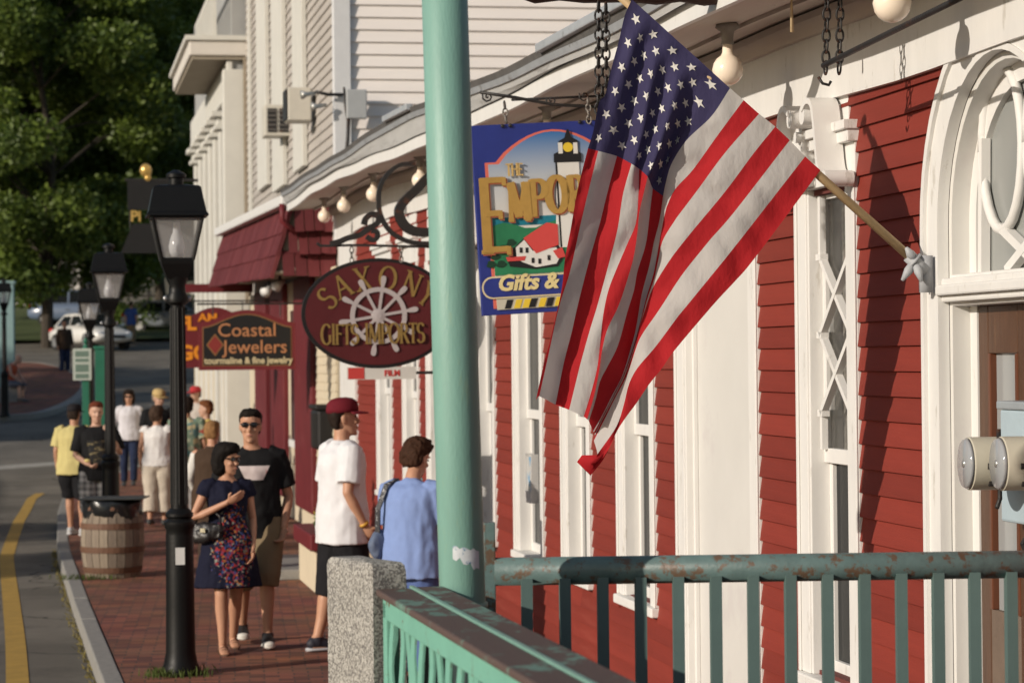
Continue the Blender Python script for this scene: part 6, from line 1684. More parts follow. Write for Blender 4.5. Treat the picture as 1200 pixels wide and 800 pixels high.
def person(label, loc, rotz, H, top, bottom, skin=M_skin, hair=('short', (.03, .02, .014)), pose=None, wf=1.0, df=1.0, female=False, voxel=.008, eyes='eyes', shoes=((.05, .05, .05), None), hat=None, extra=None, group=None, cut_above=None):
    p = dict(lean=(0, 0), yaw=0, pitch=0, hipdrop=0,
             elL=(.245, .03, 1.14), wrL=(.255, -.05, .90), elR=(-.245, .03, 1.14), wrR=(-.255, -.05, .90),
             knL=(.095, -.02, .49), anL=(.10, .02, .085), knR=(-.095, -.02, .49), anR=(-.10, .02, .085), curlL=.6, curlR=.6, nL=(-1, 0, 0), nR=(1, 0, 0), hipz=.90, seat=0, toe=0)
    p.update(pose or {})
    root = thing('person', label, 'person', loc, rotz, group)
    k = H/1.75; root.scale = (k, k, k)
    lx, ly = p['lean']; hz = p['hipz'] - .90
    def sp(x, y_, z):      # follow the spine
        t = max(0, (z - .95)/.51); return V((x + lx*t, y_ + ly*t*t, z + hz - .12*abs(ly)*t))
    f = female
    TR = [(.84,.10,.085),(.90,.165,.118),(.97,.170,.120),(1.06,.142 if f else .150,.100),(1.13,.135 if f else .152,.098),(1.22,.150 if f else .163,.118 if f else .110),(1.31,.160 if f else .178,.128 if f else .120),(1.385,.165 if f else .190,.10),(1.43,.135 if f else .155,.078),(1.455,.085,.066),(1.475,.062,.06)]
    bod = MB()
    bod.tube([sp(0, 0, z) for z, _, _ in TR], [(a_*wf, b_*df) for _, a_, b_ in TR], 20, side=(1, 0, 0))
    hcen = sp(0, -.015, 1.628) + V((0, -.02*abs(ly)*4, 0))
    bod.tube([sp(0, .01, 1.42), sp(0, .0, 1.50), hcen + V((0, .015, -.07))], [.062, .056, .056], 14)
    HM = Matrix.Translation(hcen) @ Matrix.Rotation(R(p['yaw']), 4, 'Z') @ Matrix.Rotation(R(p['pitch']), 4, 'X')
    ring_shape(bod, HEADR, HM)
    def hp(x, y_, z): return HM @ V((x, y_, z))
    bod.tube([hp(0, -.084, .02), hp(0, -.100, -.012), hp(0, -.112, -.030)], [.008, .011, .0135], 8); bod.ell(hp(0, -.10, -.036), (.017, .013, .009))
    bod.ell(hp(0, -.088, -.068), (.024, .012, .012)); bod.ell(hp(0, -.085, .034), (.052, .012, .010)); bod.ell(hp(0, -.075, -.108), (.024, .018, .016))
    for s in (-1, 1): bod.ell(hp(s*.075, .012, -.005), (.010, .022, .033)); bod.ell(hp(s*.036, -.074, -.028), (.022, .016, .016))
    legs = {}
    for s, t in ((-1, 'R'), (1, 'L')):
        hp_ = V((s*.092*wf, 0, .90 + hz)); kn = V(p['kn'+t]); an = V(p['an'+t]); legs[t] = (hp_, kn, an)
        bod.tube([hp_, lerp(hp_, kn, .35), lerp(hp_, kn, .75), kn, lerp(kn, an, .3) + V((0, .012, 0)), lerp(kn, an, .65), an], [.088*wf, .084*wf, .063, .054, .056, .042, .034], 14)
        ft = R(p['toe'])*s; fd = V((math.sin(ft), -math.cos(ft), 0)); up = V((0, 0, 1))
        zf = an.z - .085
        bod.tube([an + V((0, .01, .02)), V((an.x, an.y+.005, zf+.045)), V((an.x, an.y+.02, zf+.035)) ], [.034, .036, .034], 10)
        bod.tube([V((an.x, an.y, zf+.034)) - fd*.05, V((an.x, an.y, zf+.036)) + fd*.05, V((an.x, an.y, zf+.024)) + fd*.13, V((an.x, an.y, zf+.018)) + fd*.17], [(.032, .034), (.034, .040), (.022, .044), (.012, .03)], 12, side=(0, 0, 1))
    arms = {}
    for s, t in ((-1, 'R'), (1, 'L')):
        sh = sp(s*.178*(.93 if f else 1.0)*wf, .005, 1.40); el = V(p['el'+t]) + V((lx*.8, ly*.6, hz)); wr = V(p['wr'+t]) + V((lx*.5, ly*.4, hz)); arms[t] = (sh, el, wr)
        th = .92 if f else 1.0
        bod.tube([sh + V((-s*.03, 0, .01)), sh, lerp(sh, el, .5), el, lerp(el, wr, .3), lerp(el, wr, .75), wr], [.05*th, .053*th, .045*th, .037*th, .039*th, .030*th, .025*th], 12)
        hand(bod, wr, el, p['n'+t], p['curl'+t], s)
    bo = link('body', fuse(bod, voxel, 3), root); bo.data.materials.append(skin)
    # face details
    if eyes == 'eyes':
        for s in (-1, 1):
            MB().ell(hp(s*.031, -.083, .012), (.013, .006, .006), 10, 6).obj('eye', pmat('eye_dark', (.03, .025, .02), .2), root, True)
    elif eyes == 'sun':
        mb = MB()
        for s in (-1, 1): mb.ell(hp(s*.032, -.094, .012), (.030, .010, .021), 12, 8, HM.to_3x3()); mb.bar(hp(s*.06, -.085, .016), hp(s*.079, .02, .014), .006, .01)
        mb.bar(hp(-.02, -.102, .016), hp(.02, -.102, .016), .006, .008); mb.obj('sunglasses', pmat('sunglass_black', (.008, .008, .009), .08, .02, 3, 0, spec=.6), root, True)
    MB().ell(hp(0, -.0985, -.066), (.019, .0035, .005), 10, 6).obj('mouth', pmat('lip_' + skin.name, (.33, .12, .10), .5), root, True)
    # hair
    if hair[0] != 'none':
        mb = MB(); ring_shape(mb, HAIR[hair[0]], HM)
        o = link('hair', fuse(mb, max(voxel, .008), 2, .012 if hair[0] == 'curly' else .006, 30 if hair[0] == 'curly' else 26, 1.0), root); o.data.materials.append(hairm('%02d%02d%02d' % tuple(int(c*99) for c in hair[1]), hair[1]))
    if hat:
        hm = clothm('hat_%02d%02d%02d' % tuple(int(c*99) for c in hat), hat); mb = MB()
        ring_shape(mb, [(.150,.03,-.03,.04),(.140,.065,-.075,.08),(.115,.090,-.104,.110),(.07,.098,-.110,.120),(.045,.097,-.108,.119)], HM)
        vs = []; brim = MB()
        for i in range(13):
            a_ = R(200 + 140*i/12); c_, s_ = math.cos(a_), math.sin(a_)
            for rr, z in ((.092, .052), (.175 if 2 < i < 10 else .14, .036)):
                for dz in (0, -.007): brim.v.append(tuple(hp(rr*c_*.98, rr*s_*1.02, z+dz)))
        for i in range(12):
            q = i*4; l = q+4; brim.f += [(q, l, l+2, q+2), (q+1, q+3, l+3, l+1), (q+2, l+2, l+3, q+3), (q, q+1, l+1, l)]
        brim.f += [(0, 2, 3, 1), (48, 49, 51, 50)]
        o = mb.obj('cap', hm, root, True); brim.obj('brim', hm, o, True)
    # ---- clothes
    kind, col = top['kind'], top['mat']; lo = top.get('loose', .022)
    mb = MB()
    if kind in ('tee', 'shirt', 'tank', 'dress'):
        zh = top.get('hem', .80); RR = [q for q in TR if q[0] > zh + .01]
        def wat(z): return (float(np.interp(z, [q[0] for q in TR], [q[1] for q in TR])), float(np.interp(z, [q[0] for q in TR], [q[2] for q in TR])))
        zs_ = sorted(set([zh] + [q[0] for q in TR if zh < q[0] < 1.46]))
        pts, rad = [], []
        for z in zs_:
            a_, b_ = wat(max(z, .90)); 
            if kind != 'dress' and z < 1.25: a_ = max(a_, .155 if not f else .145); b_ = max(b_, .11)
            tfl = max(0, (1.30 - z)); e_ = lo + top.get('flare', .03)*tfl
            if kind == 'dress':
                a_ = max(a_, .17 if z < 1.0 else 0); e_ = lo + max(0, (1.12 - z))*top.get('flare', .18)
            if z > 1.40: e_ = lo*.55
            pts.append(sp(0, 0, z)); rad.append((a_*wf + e_, b_*df + e_*.9))
        mb.tube(pts, rad, 24, side=(1, 0, 0))
        mb.tube([sp(0, .008, 1.42), sp(0, .004, top.get('collar', 1.475))], [(.115 if not f else .10, .085), (.068, .068)], 16, side=(1, 0, 0))
        sl = top.get('sleeve', .6)
        for s, t in ((-1, 'R'), (1, 'L')):
            sh, el, wr = arms[t]
            r0 = .062 + lo*.55
            if sl > 0:
                if sl <= 1: mb.tube([sh + V((-s*.06, 0, .012)), sh + V((0, 0, .004)), lerp(sh, el, sl*.5), lerp(sh, el, sl)], [r0*.95, r0, r0*.98, r0*1.02 if top.get('wide', True) else r0*.85], 14)
                else: mb.tube([sh + V((-s*.06, 0, .012)), sh + V((0, 0, .004)), lerp(sh, el, .5), el, lerp(el, wr, sl-1)], [r0*.95, r0, r0*.9, r0*.82, r0*.7], 14)
        nm = {'tee': 'shirt', 'shirt': 'shirt', 'tank': 'top', 'dress': 'dress'}[kind]
        shirt = link(nm, fuse(mb, max(voxel, .009), 3, top.get('wr', .009), top.get('wsc', 9), loc[0]*3, (1, 1, .45) if kind == 'dress' else (1.4, 1.4, .42)), root); shirt.data.materials.append(col)
    if bottom:
        mb = MB(); zl = bottom['len']; lo2 = bottom.get('loose', .025)
        mb.tube([V((0, 0, z + hz)) for z in (.80, .86, .92, 1.0, 1.05)], [(.11, .10), (.17*wf + lo2*.6, .122 + lo2*.5), (.172*wf + lo2*.6, .125 + lo2*.5), (.165*wf + lo2*.5, .115 + lo2*.5), (.15*wf + lo2*.5, .105 + lo2*.5)], 20, side=(1, 0, 0))
        for t in 'RL':
            h_, kn, an = legs[t]; tot = (kn-h_).length + (an-kn).length; ln = zl*tot; a_ = (kn-h_).length
            pts = [h_ + V((0, 0, .03)), lerp(h_, kn, .3)]; rad = [.095*wf + lo2*.6, .09*wf + lo2*.8]
            if ln <= a_: pts.append(lerp(h_, kn, ln/a_)); rad.append(.078 + lo2*1.25)
            else:
                pts += [kn, lerp(kn, an, (ln-a_)/(tot-a_))]; rad += [.064 + lo2, .056 + lo2*bottom.get('flare', .8)]
            mb.tube(pts, rad, 16)
        bt = link(bottom.get('name', 'shorts'), fuse(mb, max(voxel, .009), 3, .008, 9, loc[1]), root); bt.data.materials.append(bottom['mat'])
    # shoes
    if shoes:
        for t, s in (('R', -1), ('L', 1)):
            an = legs[t][2]; zf = an.z - .085; ft = R(p['toe'])*s; fd = V((math.sin(ft), -math.cos(ft), 0)); o_ = V((an.x, an.y, zf))
            c1 = shoes[0]; M1 = pmat('shoe_%02d%02d%02d' % tuple(int(c*99) for c in c1), c1, .6, .1, 9, .1)
            mb = MB(); mb.tube([o_ - fd*.075 + V((0, 0, .045)), o_ - fd*.05 + V((0, 0, .052)), o_ + fd*.03 + V((0, 0, .055)), o_ + fd*.11 + V((0, 0, .038)), o_ + fd*.175 + V((0, 0, .03)), o_ + fd*.195 + V((0, 0, .026))], [(.02, .02), (.044, .038), (.046, .044), (.032, .05), (.025, .045), (.012, .025)], 14, side=(0, 0, 1))
            mb.tube([o_ + V((0, .0, .05)), o_ + V((0, .0, .10))], [.046, .044], 12)
            sh_ = link('shoe', fuse(mb, .009, 2), root); sh_.data.materials.append(M1)
            if shoes[1]:
                M2 = pmat('sole_%02d%02d%02d' % tuple(int(c*99) for c in shoes[1]), shoes[1], .6, .05, 9, 0)
                mb = MB(); mb.tube([o_ - fd*.082 + V((0, 0, .014)), o_ - fd*.05 + V((0, 0, .014)), o_ + fd*.10 + V((0, 0, .014)), o_ + fd*.18 + V((0, 0, .016)), o_ + fd*.203 + V((0, 0, .018))], [(.014, .02), (.014, .044), (.014, .054), (.018, .048), (.016, .026)], 12, side=(0, 0, 1)); mb.obj('sole', M2, sh_, True)
                if len(shoes) > 2: MB().ell(o_ + fd*.168 + V((0, 0, .03)), (.048, .04, .024)).obj('toe_cap', M2, sh_, True)
    return dict(root=root, HM=HM, arms=arms, legs=legs, sp=sp, hp=hp, shirt=[c for c in kids(root) if c.name.split('.')[0] in ('shirt', 'top', 'dress')][0] if kind else None)
def decal(pr_, name, poly, mat, front=-1, off=.004, nx=16, nz=10, parent=None):
    """print laid onto the cloth: a patch (x,z region function) dropped on the shirt along y"""
    sh = pr_['shirt']; bv = BVHTree.FromPolygons([q.co for q in sh.data.vertices], [tuple(f_.vertices) for f_ in sh.data.polygons])
    x0, x1, z0, z1 = poly; mb = MB(); vs = []
    for j in range(nz+1):
        z = z0 + (z1-z0)*j/nz; t = (j/nz)*2-1; hw = .78 + .22*t
        for i in range(nx+1):
            x = (x0+x1)/2 + (x1-x0)/2*hw*((i/nx)*2-1)
            h = bv.ray_cast(V((x, front*.6, z)), V((0, -front, 0)))
            q = h[0] if h[0] else V((x, front*.12, z)); vs.append(q + V((0, front*off, 0)))
    mb.add(vs, [(j*(nx+1)+i, j*(nx+1)+i+1, (j+1)*(nx+1)+i+1, (j+1)*(nx+1)+i) for j in range(nz) for i in range(nx)])
    return mb.obj(name, mat, sh, True)
def band(pr_, t, frac, r_, mat, name='wristband', w_=.02):
    sh, el, wr = pr_['arms'][t]; c = lerp(el, wr, frac); d_ = (wr-el).normalized()
    return MB().tube([c-d_*w_/2, c+d_*w_/2], r_, 14).obj(name, mat, pr_['root'], True)
def tint(name, stops, scale, col=None, mask=None):
    """printed fabric: voronoi blobs of several colours over a ground, inside a z band"""
    m = bpy.data.materials.new(name); m.use_nodes = True; n = m.node_tree; b = n.nodes['Principled BSDF']
    tc = n.nodes.new('ShaderNodeTexCoord'); vo = n.nodes.new('ShaderNodeTexVoronoi'); vo.inputs['Scale'].default_value = scale
    dn = n.nodes.new('ShaderNodeTexNoise'); dn.inputs['Scale'].default_value = scale*.5; n.links.new(tc.outputs['Object'], dn.inputs['Vector'])
    ds = n.nodes.new('ShaderNodeVectorMath'); ds.operation = 'SCALE'; ds.inputs['Scale'].default_value = 1.6/scale; n.links.new(dn.outputs['Color'], ds.inputs[0])
    da = n.nodes.new('ShaderNodeVectorMath'); da.operation = 'ADD'; n.links.new(tc.outputs['Object'], da.inputs[0]); n.links.new(ds.outputs[0], da.inputs[1]); n.links.new(da.outputs[0], vo.inputs['Vector'])
    sp_ = n.nodes.new('ShaderNodeSeparateColor'); n.links.new(vo.outputs['Color'], sp_.inputs[0])
    rp = n.nodes.new('ShaderNodeValToRGB'); rp.color_ramp.interpolation = 'CONSTANT'; e_ = rp.color_ramp.elements
    e_[0].color = (*stops[0][1], 1); e_[0].position = 0; e_[1].color = (*stops[1][1], 1); e_[1].position = stops[1][0]
    for q, c_ in stops[2:]: a_ = e_.new(q); a_.color = (*c_, 1)
    n.links.new(sp_.outputs[0], rp.inputs[0]); out = rp.outputs[0]
    if mask:
        vr = n.nodes.new('ShaderNodeVectorMath'); vr.operation = 'SUBTRACT'; vr.inputs[1].default_value = mask[0]
        sc = n.nodes.new('ShaderNodeVectorMath'); sc.operation = 'MULTIPLY'; sc.inputs[1].default_value = mask[1]
        ln = n.nodes.new('ShaderNodeVectorMath'); ln.operation = 'LENGTH'
        n.links.new(tc.outputs['Object'], vr.inputs[0]); n.links.new(vr.outputs[0], sc.inputs[0]); n.links.new(sc.outputs[0], ln.inputs[0])
        nz = n.nodes.new('ShaderNodeTexNoise'); nz.inputs['Scale'].default_value = 30; n.links.new(tc.outputs['Object'], nz.inputs['Vector'])
        ad = n.nodes.new('ShaderNodeMath'); ad.operation = 'ADD'; n.links.new(ln.outputs['Value'], ad.inputs[0]); n.links.new(nz.outputs['Fac'], ad.inputs[1])
        lt = n.nodes.new('ShaderNodeMath'); lt.operation = 'LESS_THAN'; lt.inputs[1].default_value = 1.5; n.links.new(ad.outputs[0], lt.inputs[0])
        mx = n.nodes.new('ShaderNodeMix'); mx.data_type = 'RGBA'; mx.inputs[6].default_value = (*col, 1); n.links.new(lt.outputs[0], mx.inputs[0]); n.links.new(out, mx.inputs[7]); out = mx.outputs[2]
    n.links.new(out, b.inputs['Base Color']); b.inputs['Roughness'].default_value = .85; b.inputs['Specular IOR Level'].default_value = .15
    return m
def plaid(name, c0, c1, s=26):
    m = bpy.data.materials.new(name); m.use_nodes = True; n = m.node_tree; b = n.nodes['Principled BSDF']
    tc = n.nodes.new('ShaderNodeTexCoord'); ws = []
    for ax in ('X', 'Z'):
        wv = n.nodes.new('ShaderNodeTexWave'); wv.bands_direction = ax; wv.inputs['Scale'].default_value = s/6; n.links.new(tc.outputs['Object'], wv.inputs['Vector']); ws.append(wv)
    ad = n.nodes.new('ShaderNodeMath'); ad.operation = 'ADD'; n.links.new(ws[0].outputs['Fac'], ad.inputs[0]); n.links.new(ws[1].outputs['Fac'], ad.inputs[1])
    dv = n.nodes.new('ShaderNodeMath'); dv.operation = 'MULTIPLY'; dv.inputs[1].default_value = .5; n.links.new(ad.outputs[0], dv.inputs[0])
    rp = n.nodes.new('ShaderNodeValToRGB'); rp.color_ramp.elements[0].color = (*c0, 1); rp.color_ramp.elements[1].color = (*c1, 1); n.links.new(dv.outputs[0], rp.inputs[0]); n.links.new(rp.outputs[0], b.inputs['Base Color']); b.inputs['Roughness'].default_value = .9
    return m
PG = 'people on the pavement'
# ---- woman in the floral dress
NAVY = (.009, .010, .024)
dressm = tint('floral_dress', [(0, NAVY), (.36, (.26, .025, .025)), (.48, (.035, .05, .15)), (.58, (.30, .11, .035)), (.66, (.16, .03, .06)), (.76, NAVY), (.9, (.20, .20, .17))], 58, NAVY, ((.03, -.16, .90), (5.6, 5.6, 2.9)))
P = gnd(268, 765)
wom = person('woman in a navy floral dress with a black bob and sunglasses, hand on her chest', (P.x, P.y, 0), R(14), 1.57, dict(kind='dress', mat=dressm, hem=.56, loose=.016, flare=.19, sleeve=.30, wr=.012, wsc=12, collar=1.44),
    None, M_skin, ('bob', (.010, .008, .007)), dict(yaw=42, pitch=4, elR=(-.30, -.03, 1.13), wrR=(-.02, -.20, 1.28), nR=(.3, .6, .6), curlR=.35, elL=(.22, .05, 1.12), wrL=(.20, -.10, .88), knR=(-.07, -.10, .50), anR=(-.06, -.08, .085), knL=(.07, .02, .48), anL=(.07, .22, .11)), female=True, wf=1.0, eyes='sun', shoes=None, voxel=.0068, group=None)
for t, s in (('R', -1), ('L', 1)):
    an = wom['legs'][t][2]; zf = an.z-.085; o_ = V((an.x, an.y, zf)); sd = MB().tube([o_ + V((0, .07, .006)), o_ + V((0, 0, .006)), o_ + V((0, -.10, .006)), o_ + V((0, -.185, .006))], [(.008, .03), (.009, .038), (.009, .046), (.008, .026)], 12, side=(0, 0, 1)).obj('sandal', pmat('sandal_brown', (.10, .05, .03), .6, .1), wom['root'], True)
    for yy, zz in ((-.11, .045), (-.06, .062), (.0, .085)): MB().tube([o_ + V((x, yy, zz*math.sqrt(max(0, 1-(x/.046)**2)) + .004)) for x in np.linspace(-.045, .045, 9)], .006, 6).obj('strap', MATS['sandal_brown'], sd, True)
# hem bands in purple
P2 = wom['root'].location
bag = thing('handbag', 'black leather handbag hanging at the elbow of the woman in the floral dress', 'handbag', (at(243, 621, P.y-.1).x, P.y-.12, at(243, 621, P.y-.1).z), R(-20))
mb = MB(); mb.ell((0, 0, 0), (.14, .05, .065), 16, 10); mb.ell((-.04, -.02, -.04), (.11, .045, .06), 16, 10); mb.box(-.12, .12, -.03, .03, -.06, .05); bg_o = link('pouch', fuse(mb, .009, 3, .010, 14), bag); bg_o.data.materials.append(pmat('black_leather', (.014, .012, .012), .4, .2, 9, .3, 50))
MB().tube([(-.10, 0, .05), (-.06, .01, .13), (.02, .015, .16), (.10, .01, .11), (.12, 0, .04)], .009, 8).obj('handle', MATS['black_leather'], bag, True)
MB().box(-.02, .02, -.075, -.06, -.01, .02).obj('clasp', pmat('clasp_metal', (.4, .38, .3), .3, .1, metal=.8), bag)
# ---- man in the black tee
P = gnd(296, 760)
man = person('man in a black tee with a white and pink print, sunglasses and khaki shorts', (P.x, P.y+.25, 0), R(8), 1.83, dict(kind='tee', mat=clothm('black_tee', (.012, .012, .013)), hem=.80, loose=.03, sleeve=.75, flare=.03),
    dict(mat=clothm('khaki', (.20, .15, .09)), len=.58, loose=.035), M_skin, ('short', (.012, .009, .007)), dict(yaw=-6, lean=(-.02, -.02), elL=(.27, .04, 1.10), wrL=(.22, -.10, .87), nL=(-.6, -.6, 0), curlL=.8, elR=(-.25, .06, 1.12), wrR=(-.22, -.02, .88), knL=(.08, -.16, .52), anL=(.08, -.20, .10), knR=(-.09, .06, .48), anR=(-.09, .24, .12)), wf=1.06, eyes='sun', shoes=((.015, .015, .016), (.62, .60, .55), 1), voxel=.0075)
decal(man, 'shirt_print', (-.12, .11, 1.23, 1.335), pmat('print_pinkwhite', (.58, .50, .49), .8, .1, 5, 0, wear=(.50, .22, .22), wscale=9, wamt=.42))
# ---- boy in the maroon cap
P = gnd(403, 764)
boy = person('boy in a maroon cap, long white tee and black shorts facing the shop', (P.x, P.y, 0), R(118), 1.89, dict(kind='tee', mat=clothm('white_tee', (.66, .66, .68)), hem=.76, loose=.045, sleeve=.78, flare=.05, wr=.008),
    dict(mat=clothm('black_shorts', (.013, .013, .015)), len=.64, loose=.045), M_skin, ('short', (.02, .013, .010)), dict(yaw=-12, pitch=-3, elR=(-.225, .06, 1.12), wrR=(-.22, -.07, .89), nR=(.7, -.6, 0), curlR=.7, elL=(.23, .02, 1.12), wrL=(.24, -.10, .90), knR=(-.09, -.06, .5), anR=(-.09, .04, .09), knL=(.10, .05, .48), anL=(.10, .16, .09)), wf=1.0, hat=(.13, .012, .02), shoes=((.02, .02, .03), (.4, .4, .42), 1), voxel=.0075)
band(boy, 'R', .95, .034, pmat('band_yellow', (.55, .30, .04), .5, .05))
h_, kn, an = boy['legs']['R']
MB().bar(V((-.20, -.02, .93)), V((-.185, -.05, .55)), .045, .012, (1, 0, 0)).obj('side_stripe', pmat('stripe_blue', (.05, .06, .28), .8, .05), boy['root'])
MB().bar(V((-.205, .015, .93)), V((-.19, -.015, .55)), .014, .013, (1, 0, 0)).obj('side_stripe', pmat('stripe_white', (.5, .5, .55), .8, .05), boy['root'])
# ---- person in the pale blue shirt
P = at(482, 690, 17.2)
blu = person('person in a pale blue shirt with bowed head, seen from behind beside the green post', (P.x, 17.2, 0), R(152), 1.66, dict(kind='tee', mat=clothm('pale_blue', (.20, .28, .52)), hem=.78, loose=.035, sleeve=.85, flare=.06, wr=.011),
    dict(mat=clothm('mid_blue', (.085, .13, .30)), len=.96, loose=.03, name='trousers'), M_skin, ('curly', (.04, .018, .010)), dict(lean=(.02, -.07), pitch=22, yaw=-10, elR=(-.24, -.06, 1.12), wrR=(-.18, -.26, 1.02), elL=(.24, -.06, 1.12), wrL=(.16, -.26, 1.02)), wf=1.04, shoes=((.05, .05, .06), (.4, .4, .4)), voxel=.008)
P3 = blu['root']; sb = thing('shoulder_bag', 'black and white shoulder bag strap on the back of the person in pale blue', 'bag', (P3.location.x, P3.location.y, 0), P3.rotation_euler.z)
MB().tube([(.10, -.12, 1.26), (.13, -.04, 1.395), (.15, .06, 1.36), (.185, .115, 1.20), (.20, .10, 1.02)], 0, flat=(.018, .006), side=(1, 0, 0)).obj('strap', pmat('strap_check', (.03, .03, .035), .6, .3, 30, 0, wear=(.45, .45, .45), wscale=30, wamt=.45), sb)
mb = MB(); mb.ell((.205, .06, .95), (.06, .11, .12)); q = link('pouch', fuse(mb, .01, 3, .01, 14), sb); q.data.materials.append(pmat('bag_slate', (.10, .13, .2), .7, .1))
# ---- person in teal, mostly behind the post
P = at(516, 600, 23.5)
person('person in a teal hat and shirt mostly hidden behind the green post', (P.x, 23.5, 0), R(160), 1.70, dict(kind='tee', mat=clothm('teal', (.06, .20, .23)), hem=.8, loose=.04, sleeve=.9), dict(mat=clothm('mid_blue', (.085, .13, .30)), len=.95, name='trousers'), M_skin, ('bob', (.05, .03, .02)), dict(pitch=10), hat=(.06, .20, .23), voxel=.011)
# ---- young man behind the barrel
P = gnd(112, 620); 
ym = person('young man in a black printed tee and plaid shorts eating behind the barrel', (at(114, 600, 30.2).x, 30.2, 0), R(10), 1.74, dict(kind='tee', mat=clothm('black_tee', (.012, .012, .013)), hem=.82, loose=.035, sleeve=.85), dict(mat=plaid('plaid_shorts', (.05, .05, .055), (.34, .33, .32)), len=.56, loose=.045), M_skin2, ('short', (.12, .03, .015)), dict(yaw=8, pitch=6, elR=(-.25, -.02, 1.12), wrR=(-.10, -.24, 1.02), curlR=1.0, nR=(0, .6, .8), elL=(.27, -.05, 1.14), wrL=(.16, -.20, 1.36), nL=(-.5, .3, .6), curlL=1.0), wf=1.04, voxel=.011, shoes=((.3, .3, .3), (.5, .5, .5)))
decal(ym, 'shirt_print', (-.12, .12, 1.02, 1.30), pmat('print_text', (.012, .012, .013), .8, .2, 5, 0, wear=(.30, .24, .12), wscale=11, wamt=.46, streak=(1.0, 1, 5)))
P = ym['root'].location; fd_ = thing('snack', 'pale yellow snack in the hand of the young man at the barrel', 'food', (P.x-.07, P.y-.27, 1.06)); MB().ell((0, 0, 0), (.035, .02, .022)).obj('crust', pmat('snack_yellow', (.6, .48, .18), .7), fd_, True)
# ---- man in yellow, back view
P = gnd(88, 627); person('man in a yellow polo, dark cap and black shorts walking away at the kerb', (P.x, P.y, 0), R(172), 1.66, dict(kind='tee', mat=clothm('yellow_polo', (.55, .47, .20)), hem=.82, loose=.045, sleeve=.8, flare=.05), dict(mat=clothm('black_shorts', (.013, .013, .015)), len=.5, loose=.04), M_skin, ('short', (.03, .02, .015)), dict(knR=(-.1, -.02, .5), anR=(-.11, .02, .085), knL=(.10, -.10, .52), anL=(.10, -.12, .09)), wf=1.12, hat=(.018, .016, .018), shoes=((.45, .45, .45), (.6, .6, .6), 1), voxel=.011)
# ---- woman in white shirt and jeans
P = gnd(156, 568); person('dark haired woman in a loose white shirt and dark jeans walking towards the camera', (P.x, P.y-.4, 0), R(4), 1.70, dict(kind='shirt', mat=clothm('white_shirt', (.62, .60, .62)), hem=.84, loose=.035, sleeve=1.8, flare=.08), dict(mat=clothm('jeans', (.02, .028, .06)), len=.98, loose=.012, name='trousers'), M_skin, ('bob', (.02, .012, .01)), dict(elR=(-.30, .03, 1.16), wrR=(-.32, -.02, .93), knL=(.09, -.12, .50), anL=(.08, -.08, .1)), female=True, eyes='sun', voxel=.013)
# ---- man in tan cap
P = at(187, 600, 40.0); person('man in a tan cap and black tee behind the woman in cream trousers', (P.x, 40.0, 0), R(20), 1.76, dict(kind='tee', mat=clothm('black_tee', (.012, .012, .013)), hem=.8, loose=.03, sleeve=.8), dict(mat=clothm('khaki', (.20, .15, .09)), len=.6), M_skin2, ('short', (.25, .2, .15)), dict(yaw=20, pitch=10), hat=(.50, .36, .16), wf=1.1, voxel=.013)
# ---- woman in white top, cream trousers
P = gnd(185, 616); person('woman in a sleeveless white top and cream trousers seen from behind', (P.x, P.y, 0), R(176), 1.60, dict(kind='tank', mat=clothm('white_top', (.68, .66, .64)), hem=.88, loose=.028, sleeve=.12, flare=.04), dict(mat=clothm('cream_trousers', (.50, .44, .36)), len=.86, loose=.035, flare=1.6, name='trousers'), M_skin, ('curly', (.05, .025, .015)), dict(yaw=-10, elR=(-.24, .02, 1.12), wrR=(-.26, -.08, .92), knL=(.09, .05, .48), anL=(.09, .14, .1)), female=True, wf=1.12, voxel=.011)
# ---- hawaiian shirt
P = gnd(222, 610); haw = person('person in a green patterned shirt seen from behind, next to the lamp shaft', (P.x, P.y-.2, 0), R(182), 1.70, dict(kind='tee', mat=tint('hawaiian', [(0, (.16, .22, .16)), (.4, (.34, .36, .26)), (.6, (.10, .20, .20)), (.75, (.40, .34, .2)), (.9, (.28, .06, .04))], 16), hem=.82, loose=.04, sleeve=.85, flare=.04), dict(mat=clothm('white_trousers', (.55, .53, .52)), len=.95, name='trousers'), M_skin, ('curly', (.02, .014, .01)), dict(), wf=1.08, voxel=.011)
# ---- red cap, far
P = at(231, 600, 46.0); person('person in a red cap and pale shirt at the back of the group', (P.x, 46.0, 0), R(-30), 1.74, dict(kind='tee', mat=clothm('pale_shirt', (.5, .45, .40)), hem=.8, loose=.03, sleeve=.8), dict(mat=clothm('khaki', (.20, .15, .09)), len=.9, name='trousers'), M_skin2, ('short', (.1, .06, .04)), dict(yaw=-10), hat=(.42, .04, .045), voxel=.014)
# ---- red haired person in yellow
P = at(243, 600, 37.5); person('red haired person in yellow at the shop front, facing left', (P.x, 37.5, 0), R(-70), 1.62, dict(kind='tee', mat=clothm('soft_yellow', (.55, .42, .12)), hem=.8, loose=.03, sleeve=.8), dict(mat=clothm('khaki', (.20, .15, .09)), len=.9, name='trousers'), M_skin2, ('curly', (.16, .06, .025)), dict(yaw=-15), female=True, voxel=.012)
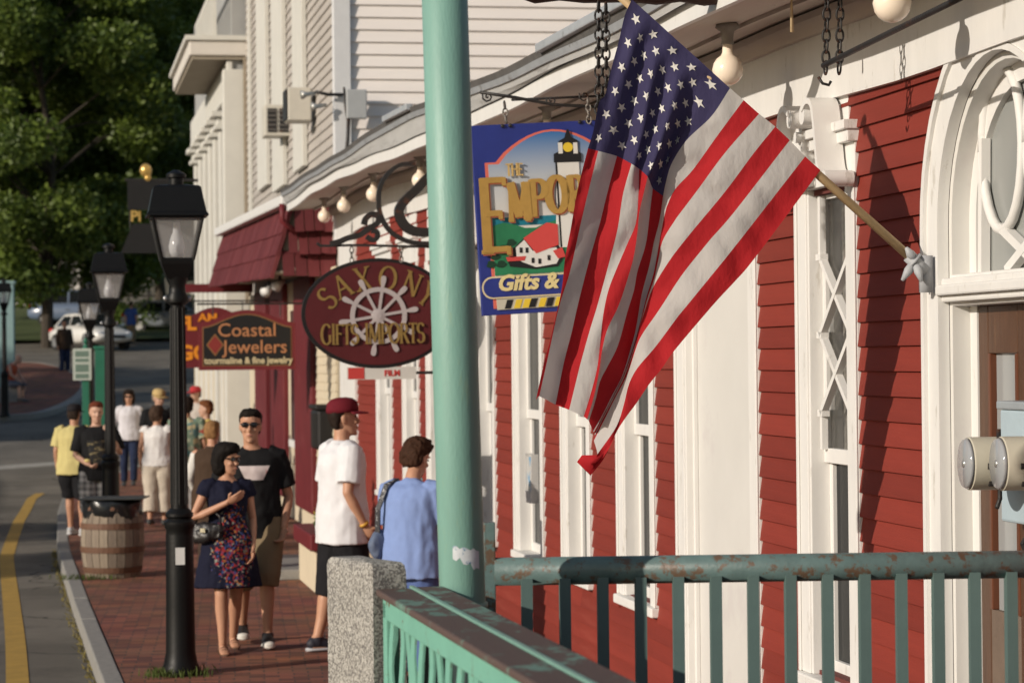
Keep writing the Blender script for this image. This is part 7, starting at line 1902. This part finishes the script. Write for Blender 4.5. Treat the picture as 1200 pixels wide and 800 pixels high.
# ---- woman in brown waistcoat
P = at(250, 650, 25.8); br_ = person('light haired woman in a brown sleeveless top over white sleeves, seen from behind', (P.x, 25.8, 0), R(165), 1.60, dict(kind='tank', mat=clothm('dark_brown', (.055, .034, .022)), hem=.62, loose=.03, sleeve=0, flare=.07), dict(mat=clothm('dark_brown2', (.05, .033, .024)), len=.95, name='trousers'), M_skin, ('short', (.24, .13, .055)), dict(elR=(-.24, .0, 1.12), wrR=(-.2, -.2, 1.0), elL=(.26, .03, 1.13), wrL=(.24, -.1, .95)), female=True, wf=1.15, voxel=.010)
for t in 'RL':
    sh, el, wr = br_['arms'][t]; mb = MB().tube([sh, lerp(sh, el, .5), el, lerp(el, wr, .8)], [.062, .058, .052, .042], 12)
    q = link('sleeve', fuse(mb, .011, 3, .006, 9), br_['root']); q.data.materials.append(clothm('white_sleeves', (.62, .60, .56)))
# ---- seated person across the street, on a granite block
P = gnd(11, 471); bl_o = thing('stone_block', 'low granite block seat at the left edge across the street', 'block', (P.x, P.y + .1, hgt(P.y)), R(20))
MB().box(-.35, .35, -.25, .25, -.05, .42).obj('stone', M_kerb, bl_o, bevel=.02)
person('bald person in an orange vest sitting on the block across the street', (P.x, P.y, hgt(P.y)), R(70), 1.72, dict(kind='tank', mat=clothm('orange_vest', (.50, .10, .045)), hem=.84, loose=.025, sleeve=0), dict(mat=clothm('slate_shorts', (.10, .11, .14)), len=.55), M_skin2, ('none', (0, 0, 0)), dict(hipz=.52, lean=(0, -.16), pitch=12, knR=(-.12, -.42, .50), anR=(-.12, -.40, .085), knL=(.12, -.42, .50), anL=(.12, -.36, .085), elR=(-.22, -.10, 1.15), wrR=(-.14, -.32, .99), elL=(.22, -.10, 1.15), wrL=(.14, -.32, .99)), voxel=.015, shoes=((.1, .1, .1), None))
# ---- person by the white car, passer-by in blue on the verge
P = gnd(76, 438, -.1); person('person in dark clothes with orange shoes standing by the white car', (P.x, P.y, P.z), R(30), 1.80, dict(kind='tee', mat=clothm('dark_brown', (.055, .034, .022)), hem=.8, loose=.03, sleeve=1.8), dict(mat=clothm('jeans', (.02, .028, .06)), len=.98, name='trousers'), M_skin3, ('short', (.012, .01, .01)), dict(), shoes=((.45, .17, .03), None), voxel=.016)
P = at(154, 390, 105); person('person in a blue top and khaki trousers walking up the hill beyond the white car', (P.x, 105, hgt(105)-.1), R(160), 1.78, dict(kind='tee', mat=clothm('deep_blue', (.04, .08, .26)), hem=.8, loose=.03, sleeve=.8), dict(mat=clothm('khaki', (.20, .15, .09)), len=.98, name='trousers'), M_skin, ('short', (.03, .02, .015)), dict(), voxel=.018)
